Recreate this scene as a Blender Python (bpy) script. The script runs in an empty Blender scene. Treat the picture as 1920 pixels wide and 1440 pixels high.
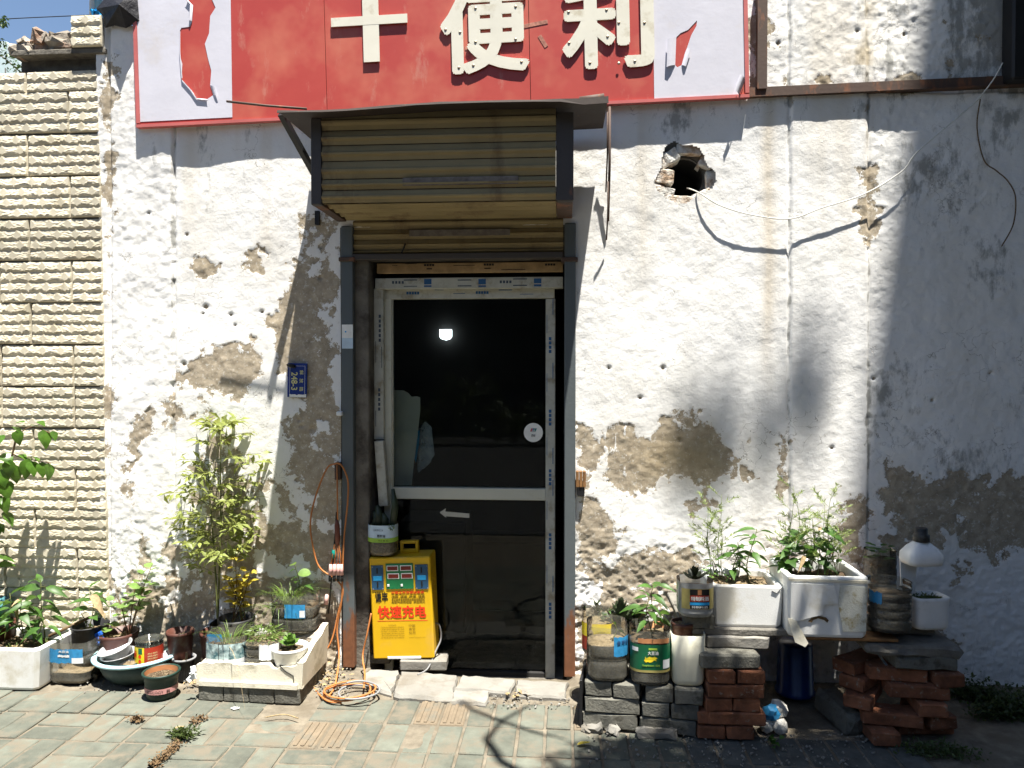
import bpy, bmesh, math, random
import numpy as np
from mathutils import Vector, Matrix, Euler, Quaternion
from mathutils.geometry import tessellate_polygon
sc = bpy.context.scene
COL = sc.collection
rnd = random.Random(7)

# ------------------------------------------------------------------ camera, sky, sun, exposure
F_PX, D, H = 1387.0, 3.85, 1.58
YAW, PITCH = math.radians(4.0), math.radians(-1.0)
cam = bpy.data.cameras.new('camera')
cam.sensor_width = 36.0
cam.lens = 36.0 * F_PX / 1920.0
cam.clip_start, cam.clip_end = 0.05, 500.0
cam_ob = bpy.data.objects.new('camera', cam)
COL.objects.link(cam_ob)
cam_ob.location = (0.0, -D, H)
cam_ob.rotation_euler = (math.radians(90) + PITCH, 0.0, YAW)
sc.camera = cam_ob

SUN_DIR = Vector((-0.62, 1.0, -4.6)).normalized()      # direction the light travels
world = bpy.data.worlds.new('World')
sc.world = world
world.use_nodes = True
wn = world.node_tree
bg = wn.nodes['Background']
sky = wn.nodes.new('ShaderNodeTexSky')
sky.sky_type = 'NISHITA'
sky.sun_disc = False
sky.sun_elevation = math.asin(-SUN_DIR.z)
sky.sun_rotation = math.atan2(-SUN_DIR.x, -SUN_DIR.y)
sky.air_density, sky.dust_density, sky.ozone_density = 1.0, 0.5, 1.6
wn.links.new(sky.outputs['Color'], bg.inputs['Color'])
bg.inputs['Strength'].default_value = 0.05

sun = bpy.data.lights.new('sun', 'SUN')
sun.energy = 5.0
sun.angle = math.radians(0.5)
sun.color = (1.0, 0.96, 0.885)
sun_ob = bpy.data.objects.new('sun', sun)
COL.objects.link(sun_ob)
sun_ob.rotation_euler = SUN_DIR.to_track_quat('-Z', 'Y').to_euler()
sun_ob.location = (3, -5, 20)

vs = sc.view_settings
vs.view_transform = 'Standard'
vs.look = 'None'
vs.exposure = 1.7
vs.gamma = 1.0
vs.use_curve_mapping = False
sc.cycles.max_bounces = 7
sc.cycles.use_adaptive_sampling = True
sc.cycles.adaptive_threshold = 0.02
sc.cycles.transparent_max_bounces = 16
sc.cycles.caustics_reflective = False
sc.cycles.caustics_refractive = False

# ------------------------------------------------------------------ photograph pixel -> place
FWD = Vector((-math.sin(YAW) * math.cos(PITCH), math.cos(YAW) * math.cos(PITCH), math.sin(PITCH)))
RGT = Vector((math.cos(YAW), math.sin(YAW), 0.0))
UPV = RGT.cross(FWD)
EYE = Vector((0.0, -D, H))


def ray(px, py):
    return FWD + RGT * ((px - 960.0) / F_PX) + UPV * ((720.0 - py) / F_PX)


def W(px, py, y=0.0):
    d = ray(px, py)
    return EYE + d * ((y - EYE.y) / d.y)


def G(px, py, z=0.0):
    d = ray(px, py)
    return EYE + d * ((z - EYE.z) / d.z)


def depth(p):
    return (Vector(p) - EYE).dot(FWD)


def m(px, p):
    """length in metres of px photograph pixels at place p"""
    return px * depth(p) / F_PX


def stand(px, pyb, r, z=0.0):
    """centre of a round thing whose front foot shows at px, pyb"""
    g = G(px, pyb, z)
    d = Vector((g.x - EYE.x, g.y - EYE.y, 0)).normalized()
    return Vector((g.x + d.x * r, g.y + d.y * r, z))


# ------------------------------------------------------------------ mesh builder
class MB:
    def __init__(self):
        self.v, self.f, self.s = [], [], []

    def add(self, vs_, fs_, smooth=False):
        n = len(self.v)
        self.v += [tuple(p) for p in vs_]
        for q in fs_:
            self.f.append(tuple(i + n for i in q))
            self.s.append(smooth)
        return self

    def box(self, c, s, rz=0.0, taper=1.0, M=None, bev=0.0):
        hx, hy, hz = s[0] / 2, s[1] / 2, s[2] / 2
        if bev > 0:
            bm = bmesh.new()
            bmesh.ops.create_cube(bm, size=1.0)
            for q in bm.verts:
                q.co = Vector((q.co.x * s[0], q.co.y * s[1], q.co.z * s[2]))
            bmesh.ops.bevel(bm, geom=list(bm.edges), offset=min(bev, min(s) * 0.45), segments=1, affect='EDGES')
            bm.verts.index_update()
            pts = [q.co.copy() for q in bm.verts]
            fs_ = [[q.index for q in fc.verts] for fc in bm.faces]
            bm.free()
        else:
            pts = [Vector((x * (taper if z > 0 else 1), y * (taper if z > 0 else 1), z)) for z in (-hz, hz) for x, y in ((-hx, -hy), (hx, -hy), (hx, hy), (-hx, hy))]
            fs_ = [(3, 2, 1, 0), (4, 5, 6, 7), (0, 1, 5, 4), (1, 2, 6, 5), (2, 3, 7, 6), (3, 0, 4, 7)]
        R = M if M is not None else Matrix.Rotation(rz, 3, 'Z')
        c = Vector(c)
        return self.add([R @ p + c for p in pts], fs_)

    def pxbox(self, x0, y0, x1, y1, y, thick, bev=0.0):
        """box whose front face at depth plane y covers the pixel rectangle"""
        a, b = W(x0, (y0 + y1) / 2, y), W(x1, (y0 + y1) / 2, y)
        t, u = W((x0 + x1) / 2, y0, y), W((x0 + x1) / 2, y1, y)
        return self.box(((a.x + b.x) / 2, y + thick / 2, (t.z + u.z) / 2), (b.x - a.x, thick, t.z - u.z), bev=bev)

    def tube(self, pts, r, n=7, caps=True, smooth=True):
        pts = [Vector(p) for p in pts]
        rs = r if isinstance(r, (list, tuple)) else [r] * len(pts)
        vs_, fs_ = [], []
        t0 = (pts[1] - pts[0]).normalized()
        up = Vector((0, 0, 1)) if abs(t0.z) < 0.9 else Vector((1, 0, 0))
        x = t0.cross(up).normalized()
        for i, p in enumerate(pts):
            t = (pts[min(i + 1, len(pts) - 1)] - pts[max(i - 1, 0)])
            t = t.normalized() if t.length > 1e-9 else t0
            x = (x - t * x.dot(t))
            x = x.normalized() if x.length > 1e-6 else t.orthogonal().normalized()
            yv = t.cross(x)
            for k in range(n):
                a = 2 * math.pi * k / n
                vs_.append(p + (x * math.cos(a) + yv * math.sin(a)) * rs[i])
        for i in range(len(pts) - 1):
            for k in range(n):
                a, b = i * n + k, i * n + (k + 1) % n
                fs_.append((a, b, b + n, a + n))
        if caps:
            fs_.append(tuple(reversed(range(n))))
            fs_.append(tuple(range((len(pts) - 1) * n, len(pts) * n)))
        return self.add(vs_, fs_, smooth)

    def lathe(self, prof, n=32, c=(0, 0, 0), sq=0.0, sx=1.0, sy=1.0, smooth=True, a0=0.0, a1=None, wob=0.0, seed=0):
        """revolve (radius, z); sq > 0 squares the outline; a0..a1 gives an open sector"""
        vs_, fs_ = [], []
        full = a1 is None
        cnt = n if full else n + 1
        rr = random.Random(seed)
        ph = [rr.uniform(0, 6.28) for _ in range(3)]
        for (r, z) in prof:
            for k in range(cnt):
                a = 2 * math.pi * k / n if full else a0 + (a1 - a0) * k / n
                ca, sa = math.cos(a), math.sin(a)
                q = r
                if sq > 0:
                    e = 2 + sq * 6
                    q = r * (abs(ca) ** e + abs(sa) ** e) ** (-1 / e)
                if wob:
                    q *= 1 + wob * (math.sin(2 * a + ph[0] + z * 9) + 0.5 * math.sin(3 * a + ph[1] - z * 13))
                vs_.append((c[0] + q * ca * sx, c[1] + q * sa * sy, c[2] + z))
        for i in range(len(prof) - 1):
            for k in range(n):
                a, b = i * cnt + k, i * cnt + ((k + 1) % cnt)
                fs_.append((a, b, b + cnt, a + cnt))
        return self.add(vs_, fs_, smooth)

    def prism(self, poly, d, fn):
        """polygon (u, v) extruded by d, placed by fn(u, v, w)"""
        n = len(poly)
        tri = tessellate_polygon([[Vector((p[0], p[1], 0)) for p in poly]])
        vs_ = [fn(p[0], p[1], 0) for p in poly] + [fn(p[0], p[1], d) for p in poly]
        fs_ = [tuple(t) for t in tri] + [tuple(i + n for i in reversed(t)) for t in tri]
        fs_ += [(i, (i + 1) % n, (i + 1) % n + n, i + n) for i in range(n)]
        return self.add(vs_, fs_)

    def text(self, body, fn, bold=0.0, depth_=0.0):
        v, f, (x0, x1, y0, y1) = text_mesh(body, bold, depth_)
        return self.add([fn((p[0] - x0) / (x1 - x0), (p[1] - y0) / (y1 - y0), p[2]) for p in v], f)

    def mesh(self, name, mats):
        me = bpy.data.meshes.new(name)
        me.from_pydata(self.v, [], self.f)
        for q in (mats if isinstance(mats, (list, tuple)) else [mats]):
            me.materials.append(q)
        if any(self.s):
            me.polygons.foreach_set('use_smooth', self.s)
        me.update()
        return me

    def obj(self, name, mat, parent=None):
        return link(name, self.mesh(name, mat), parent)


_tc = {}


def text_mesh(body, bold, ext):
    key = (body, bold, ext)
    if key not in _tc:
        cu = bpy.data.curves.new('lettering', 'FONT')
        cu.body = body
        cu.extrude = ext
        cu.resolution_u = 3
        o = bpy.data.objects.new('lettering', cu)
        COL.objects.link(o)
        bpy.context.view_layer.update()
        me = bpy.data.meshes.new_from_object(o.evaluated_get(bpy.context.evaluated_depsgraph_get()))
        v = [tuple(q.co) for q in me.vertices]
        f = [tuple(p.vertices) for p in me.polygons]
        if bold:                                     # heavier strokes: the outline repeated a little to every side
            v0, f0 = v, f
            v, f = list(v0), list(f0)
            for q in range(8):
                a_ = q * math.pi / 4
                n_ = len(v)
                v += [(p[0] + bold * math.cos(a_), p[1] + bold * math.sin(a_), p[2] + (0.00012 * (q + 1) if not ext else 0.02 * ext * (q + 1))) for p in v0]
                f += [tuple(i + n_ for i in t_) for t_ in f0]
        xs, ys = [p[0] for p in v], [p[1] for p in v]
        _tc[key] = (v, f, (min(xs), max(xs), min(ys), max(ys)))
        bpy.data.objects.remove(o)
        bpy.data.curves.remove(cu)
        bpy.data.meshes.remove(me)
    return _tc[key]


def link(name, me, parent=None, loc=None, rot=None, scl=None):
    o = bpy.data.objects.new(name, me)
    COL.objects.link(o)
    if parent is not None:
        o.parent = parent
    if loc is not None:
        o.location = loc
    if rot is not None:
        o.rotation_mode = 'QUATERNION'
        o.rotation_quaternion = rot
    if scl is not None:
        o.scale = scl
    return o


def tag(o, label, cat, group=None, kind=None):
    o['label'] = label
    o['category'] = cat
    if group:
        o['group'] = group
    if kind:
        o['kind'] = kind
    return o


def thing(name, label, cat, loc=(0, 0, 0), rz=0.0, group=None):
    o = bpy.data.objects.new(name, None)
    o.empty_display_size = 0.05
    COL.objects.link(o)
    o.location = loc
    o.rotation_euler = (0, 0, rz)
    return tag(o, label, cat, group)


def stuff(o):
    o['kind'] = 'stuff'
    return o


def structure(o, label=None):
    o['kind'] = 'structure'
    if label:
        o['label'] = label
    return o


# ------------------------------------------------------------------ materials
def nt(name):
    ma = bpy.data.materials.new(name)
    ma.use_nodes = True
    t = ma.node_tree
    return ma, t, t.nodes['Principled BSDF'], t.nodes, t.links


def mul(c, k):
    return (min(c[0] * k, 1), min(c[1] * k, 1), min(c[2] * k, 1), 1)


def noise(t, pos, scale, detail=5.0, rough=0.6, vec_scale=None):
    n = t.nodes.new('ShaderNodeTexNoise')
    n.inputs['Scale'].default_value = scale
    n.inputs['Detail'].default_value = detail
    n.inputs['Roughness'].default_value = rough
    if vec_scale:
        mp = t.nodes.new('ShaderNodeMapping')
        mp.inputs['Scale'].default_value = vec_scale
        t.links.new(pos, mp.inputs['Vector'])
        pos = mp.outputs['Vector']
    t.links.new(pos, n.inputs['Vector'])
    return n.outputs['Fac']


def ramp(t, fac, a, b, ca=(0, 0, 0, 1), cb=(1, 1, 1, 1)):
    r = t.nodes.new('ShaderNodeValToRGB')
    r.color_ramp.elements[0].position, r.color_ramp.elements[1].position = a, b
    r.color_ramp.elements[0].color, r.color_ramp.elements[1].color = ca, cb
    t.links.new(fac, r.inputs['Fac'])
    return r.outputs['Color']


def mix(t, fac, a, b, mode='MIX'):
    x = t.nodes.new('ShaderNodeMix')
    x.data_type = 'RGBA'
    x.blend_type = mode
    for k, q in ((0, fac), (6, a), (7, b)):
        if isinstance(q, (int, float)):
            x.inputs[k].default_value = q
        elif isinstance(q, tuple):
            x.inputs[k].default_value = q if len(q) == 4 else (*q, 1)
        else:
            t.links.new(q, x.inputs[k])
    return x.outputs[2]


def mth(t, op, a, b=None, clamp=False):
    x = t.nodes.new('ShaderNodeMath')
    x.operation = op
    x.use_clamp = clamp
    for k, q in ((0, a), (1, b)):
        if q is None:
            continue
        if isinstance(q, (int, float)):
            x.inputs[k].default_value = q
        else:
            t.links.new(q, x.inputs[k])
    return x.outputs[0]


def mat(name, col, rough=0.75, var=0.18, scale=9.0, bump=0.15, bscale=70.0, metal=0.0, dirt=None, dscale=6.0,
        damt=0.5, rv=0.0, spec=0.35, bdist=0.004, streak=False):
    ma, t, p, N, L = nt(name)
    pos = N.new('ShaderNodeNewGeometry').outputs['Position']
    f = noise(t, pos, scale)
    c = mix(t, ramp(t, f, 0.3, 0.7), mul(col, 1 - var), mul(col, 1 + var))
    if rv:
        oi = N.new('ShaderNodeObjectInfo').outputs['Random']
        k = mth(t, 'ADD', mth(t, 'MULTIPLY', oi, 2 * rv), 1 - rv)
        hs = N.new('ShaderNodeHueSaturation')
        L.new(k, hs.inputs['Value'])
        L.new(c, hs.inputs['Color'])
        c = hs.outputs['Color']
    if dirt:
        d = noise(t, pos, dscale, 7.0, 0.65, (1, 1, 0.25) if streak else None)
        c = mix(t, ramp(t, d, 0.62 - damt * 0.3, 0.72 - damt * 0.2), c, (*dirt, 1))
    L.new(c, p.inputs['Base Color'])
    p.inputs['Roughness'].default_value = rough
    p.inputs['Metallic'].default_value = metal
    p.inputs['Specular IOR Level'].default_value = spec
    if bump:
        b = N.new('ShaderNodeBump')
        b.inputs['Strength'].default_value = bump
        b.inputs['Distance'].default_value = bdist
        L.new(noise(t, pos, bscale, 6.0), b.inputs['Height'])
        L.new(b.outputs['Normal'], p.inputs['Normal'])
    return ma


def leafmat(name, col, var=0.35, trans=0.35, rough=0.45, rv=0.25):
    ma, t, p, N, L = nt(name)
    g = N.new('ShaderNodeNewGeometry')
    pos = g.outputs['Position']
    c = mix(t, ramp(t, noise(t, pos, 22.0, 3.0), 0.3, 0.7), mul(col, 1 - var), mul(col, 1 + var))
    oi = N.new('ShaderNodeObjectInfo').outputs['Random']
    k = mth(t, 'ADD', mth(t, 'MULTIPLY', mth(t, 'ADD', oi, g.outputs['Random Per Island']), rv), 1 - rv)
    hs = N.new('ShaderNodeHueSaturation')
    L.new(k, hs.inputs['Value'])
    L.new(c, hs.inputs['Color'])
    L.new(hs.outputs['Color'], p.inputs['Base Color'])
    p.inputs['Roughness'].default_value = rough
    p.inputs['Specular IOR Level'].default_value = 0.4
    tr = N.new('ShaderNodeBsdfTranslucent')
    h2 = N.new('ShaderNodeHueSaturation')
    h2.inputs['Value'].default_value = 1.5
    h2.inputs['Hue'].default_value = 0.485
    L.new(hs.outputs['Color'], h2.inputs['Color'])
    L.new(h2.outputs['Color'], tr.inputs['Color'])
    mx = N.new('ShaderNodeMixShader')
    mx.inputs[0].default_value = trans
    L.new(p.outputs[0], mx.inputs[1])
    L.new(tr.outputs[0], mx.inputs[2])
    L.new(mx.outputs[0], N['Material Output'].inputs['Surface'])
    return ma


def clearmat(name, tint=(0.9, 0.92, 0.9), haze=0.12, hazecol=(0.6, 0.6, 0.55), rough=0.08, fres=1.45):
    ma, t, p, N, L = nt(name)
    tr = N.new('ShaderNodeBsdfTransparent')
    tr.inputs[0].default_value = (*tint, 1)
    gl = N.new('ShaderNodeBsdfGlossy')
    gl.inputs['Roughness'].default_value = rough
    df = N.new('ShaderNodeBsdfDiffuse')
    df.inputs[0].default_value = (*hazecol, 1)
    m1 = N.new('ShaderNodeMixShader')
    pos = N.new('ShaderNodeNewGeometry').outputs['Position']
    L.new(mth(t, 'MULTIPLY', noise(t, pos, 14.0), haze * 2), m1.inputs[0])
    L.new(tr.outputs[0], m1.inputs[1])
    L.new(df.outputs[0], m1.inputs[2])
    m2 = N.new('ShaderNodeMixShader')
    fr = N.new('ShaderNodeFresnel')
    fr.inputs[0].default_value = fres
    L.new(fr.outputs[0], m2.inputs[0])
    L.new(m1.outputs[0], m2.inputs[1])
    L.new(gl.outputs[0], m2.inputs[2])
    L.new(m2.outputs[0], N['Material Output'].inputs['Surface'])
    return ma


def flat(name, col, rough=0.6, spec=0.3):
    return mat(name, col, rough, 0.08, 30.0, 0.0, spec=spec)


def wall_material():
    ma, t, p, N, L = nt('peeling_whitewash')
    pos = N.new('ShaderNodeNewGeometry').outputs['Position']
    at = N.new('ShaderNodeAttribute')
    at.attribute_name = 'wear_and_shade'
    se = N.new('ShaderNodeSeparateColor')
    L.new(at.outputs['Color'], se.inputs[0])
    peel, grime_and_shade, ochre = se.outputs[0], se.outputs[1], se.outputs[2]
    fine = noise(t, pos, 26.0, 8.0, 0.7)
    fine2 = noise(t, pos, 95.0, 6.0, 0.7)
    pm = mth(t, 'ADD', peel, mth(t, 'MULTIPLY', mth(t, 'SUBTRACT', fine, 0.5), 0.75))
    pm = mth(t, 'ADD', pm, mth(t, 'MULTIPLY', mth(t, 'SUBTRACT', fine2, 0.5), 0.5))
    pmask = ramp(t, pm, 0.485, 0.515)
    white = mix(t, ramp(t, noise(t, pos, 3.0, 6.0), 0.35, 0.7), (0.79, 0.78, 0.75), (0.86, 0.85, 0.83))
    wash = mth(t, 'MULTIPLY', ramp(t, noise(t, pos, 1.7, 7.0, 0.65, (1, 1, 0.5)), 0.45, 0.72), 0.45)
    white = mix(t, wash, white, (0.63, 0.59, 0.50, 1))
    sp = noise(t, pos, 55.0, 8.0, 0.75)
    white = mix(t, mth(t, 'MULTIPLY', ramp(t, sp, 0.60, 0.68), 0.35), white, (0.42, 0.40, 0.36, 1))
    gn = noise(t, pos, 34.0, 8.0, 0.72, (1, 1, 0.45))
    gm = ramp(t, mth(t, 'ADD', mth(t, 'MULTIPLY', grime_and_shade, 0.6), mth(t, 'MULTIPLY', gn, 0.9)), 0.64, 0.84)
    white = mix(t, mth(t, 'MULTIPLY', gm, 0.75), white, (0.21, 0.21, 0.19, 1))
    white = mix(t, mth(t, 'MULTIPLY', ochre, 0.8), white, (0.52, 0.42, 0.27, 1))
    mn = noise(t, pos, 18.0, 8.0, 0.7)
    mort = mix(t, ramp(t, mn, 0.3, 0.7), (0.26, 0.215, 0.155), (0.49, 0.42, 0.32))
    mort = mix(t, mth(t, 'MULTIPLY', ramp(t, noise(t, pos, 90.0, 4.0), 0.6, 0.7), 0.5), mort, (0.15, 0.13, 0.10, 1))
    mort = mix(t, mth(t, 'MULTIPLY', ramp(t, noise(t, pos, 48.0, 8.0, 0.75), 0.56, 0.62), 0.7), mort, (0.66, 0.63, 0.56, 1))
    mort = mix(t, mth(t, 'MULTIPLY', ochre, 0.5), mort, (0.50, 0.38, 0.20, 1))
    vo = N.new('ShaderNodeTexVoronoi')
    vo.feature = 'DISTANCE_TO_EDGE'
    vo.inputs['Scale'].default_value = 5.5
    wob = N.new('ShaderNodeVectorMath')
    wob.operation = 'ADD'
    nz = N.new('ShaderNodeTexNoise')
    nz.inputs['Scale'].default_value = 9.0
    nz.inputs['Detail'].default_value = 6.0
    L.new(pos, nz.inputs['Vector'])
    sc_ = N.new('ShaderNodeVectorMath')
    sc_.operation = 'SCALE'
    sc_.inputs['Scale'].default_value = 0.35
    L.new(nz.outputs['Color'], sc_.inputs[0])
    L.new(pos, wob.inputs[0])
    L.new(sc_.outputs[0], wob.inputs[1])
    L.new(wob.outputs[0], vo.inputs['Vector'])
    crack = mth(t, 'MULTIPLY', ramp(t, vo.outputs['Distance'], 0.004, 0.010, (1, 1, 1, 1), (0, 0, 0, 1)), ramp(t, noise(t, pos, 2.2, 3.0), 0.54, 0.60))
    white = mix(t, mth(t, 'MULTIPLY', crack, 0.7), white, (0.22, 0.20, 0.17, 1))
    L.new(mix(t, pmask, white, mort), p.inputs['Base Color'])
    p.inputs['Roughness'].default_value = 0.92
    p.inputs['Specular IOR Level'].default_value = 0.15
    hgt = mth(t, 'ADD', mth(t, 'MULTIPLY', noise(t, pos, 70.0, 8.0, 0.65), 0.55), mth(t, 'MULTIPLY', noise(t, pos, 220.0, 4.0, 0.6), 0.18))
    hgt = mth(t, 'SUBTRACT', hgt, mth(t, 'MULTIPLY', pmask, 0.65))
    hgt = mth(t, 'SUBTRACT', hgt, mth(t, 'MULTIPLY', crack, 0.35))
    b = N.new('ShaderNodeBump')
    b.inputs['Strength'].default_value = 0.5
    b.inputs['Distance'].default_value = 0.007
    L.new(hgt, b.inputs['Height'])
    L.new(b.outputs['Normal'], p.inputs['Normal'])
    return ma


def sign_red():
    ma, t, p, N, L = nt('faded_red_sign_sheet')
    pos = N.new('ShaderNodeNewGeometry').outputs['Position']
    c = mix(t, ramp(t, noise(t, pos, 1.6, 5.0), 0.35, 0.65), (0.42, 0.052, 0.043), (0.48, 0.075, 0.055))
    fade = ramp(t, noise(t, pos, 2.2, 4.0), 0.48, 0.68)                    # bleached patches
    c = mix(t, mth(t, 'MULTIPLY', fade, 0.8), c, (0.56, 0.17, 0.105, 1))
    scr = ramp(t, noise(t, pos, 9.0, 8.0, 0.75, (1, 1, 0.35)), 0.58, 0.68)
    c = mix(t, mth(t, 'MULTIPLY', scr, 0.40), c, (0.55, 0.30, 0.22, 1))
    L.new(c, p.inputs['Base Color'])
    p.inputs['Roughness'].default_value = 0.42
    p.inputs['Specular IOR Level'].default_value = 0.4
    b = N.new('ShaderNodeBump')
    b.inputs['Strength'].default_value = 0.12
    b.inputs['Distance'].default_value = 0.01
    L.new(noise(t, pos, 5.0, 3.0), b.inputs['Height'])
    L.new(b.outputs['Normal'], p.inputs['Normal'])
    return ma


def rusty(name, paint, rust=(0.16, 0.065, 0.03), amt=0.5, low=None, rough=0.6):
    """painted steel with rust; low = (z0, z1): rust takes over below"""
    ma, t, p, N, L = nt(name)
    pos = N.new('ShaderNodeNewGeometry').outputs['Position']
    f = noise(t, pos, 12.0, 8.0, 0.7, (1, 1, 0.3))
    if low:
        sx = N.new('ShaderNodeSeparateXYZ')
        L.new(pos, sx.inputs[0])
        k = mth(t, 'DIVIDE', mth(t, 'SUBTRACT', low[1], sx.outputs[2]), low[1] - low[0], True)
        f = mth(t, 'ADD', f, mth(t, 'MULTIPLY', k, 0.5))
    a = 0.75 - amt * 0.35
    pc = mix(t, noise(t, pos, 5.0), mul(paint, 0.75), mul(paint, 1.2))
    rc = mix(t, noise(t, pos, 30.0, 6.0), mul(rust, 0.5), mul(rust, 1.6))
    L.new(mix(t, ramp(t, f, a, a + 0.08), pc, rc), p.inputs['Base Color'])
    p.inputs['Roughness'].default_value = rough
    b = N.new('ShaderNodeBump')
    b.inputs['Strength'].default_value = 0.3
    b.inputs['Distance'].default_value = 0.003
    L.new(noise(t, pos, 60.0), b.inputs['Height'])
    L.new(b.outputs['Normal'], p.inputs['Normal'])
    return ma


def emit(name, col, s):
    ma, t, p, N, L = nt(name)
    p.inputs['Base Color'].default_value = (*col, 1)
    p.inputs['Emission Color'].default_value = (*col, 1)
    p.inputs['Emission Strength'].default_value = s
    return ma


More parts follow.
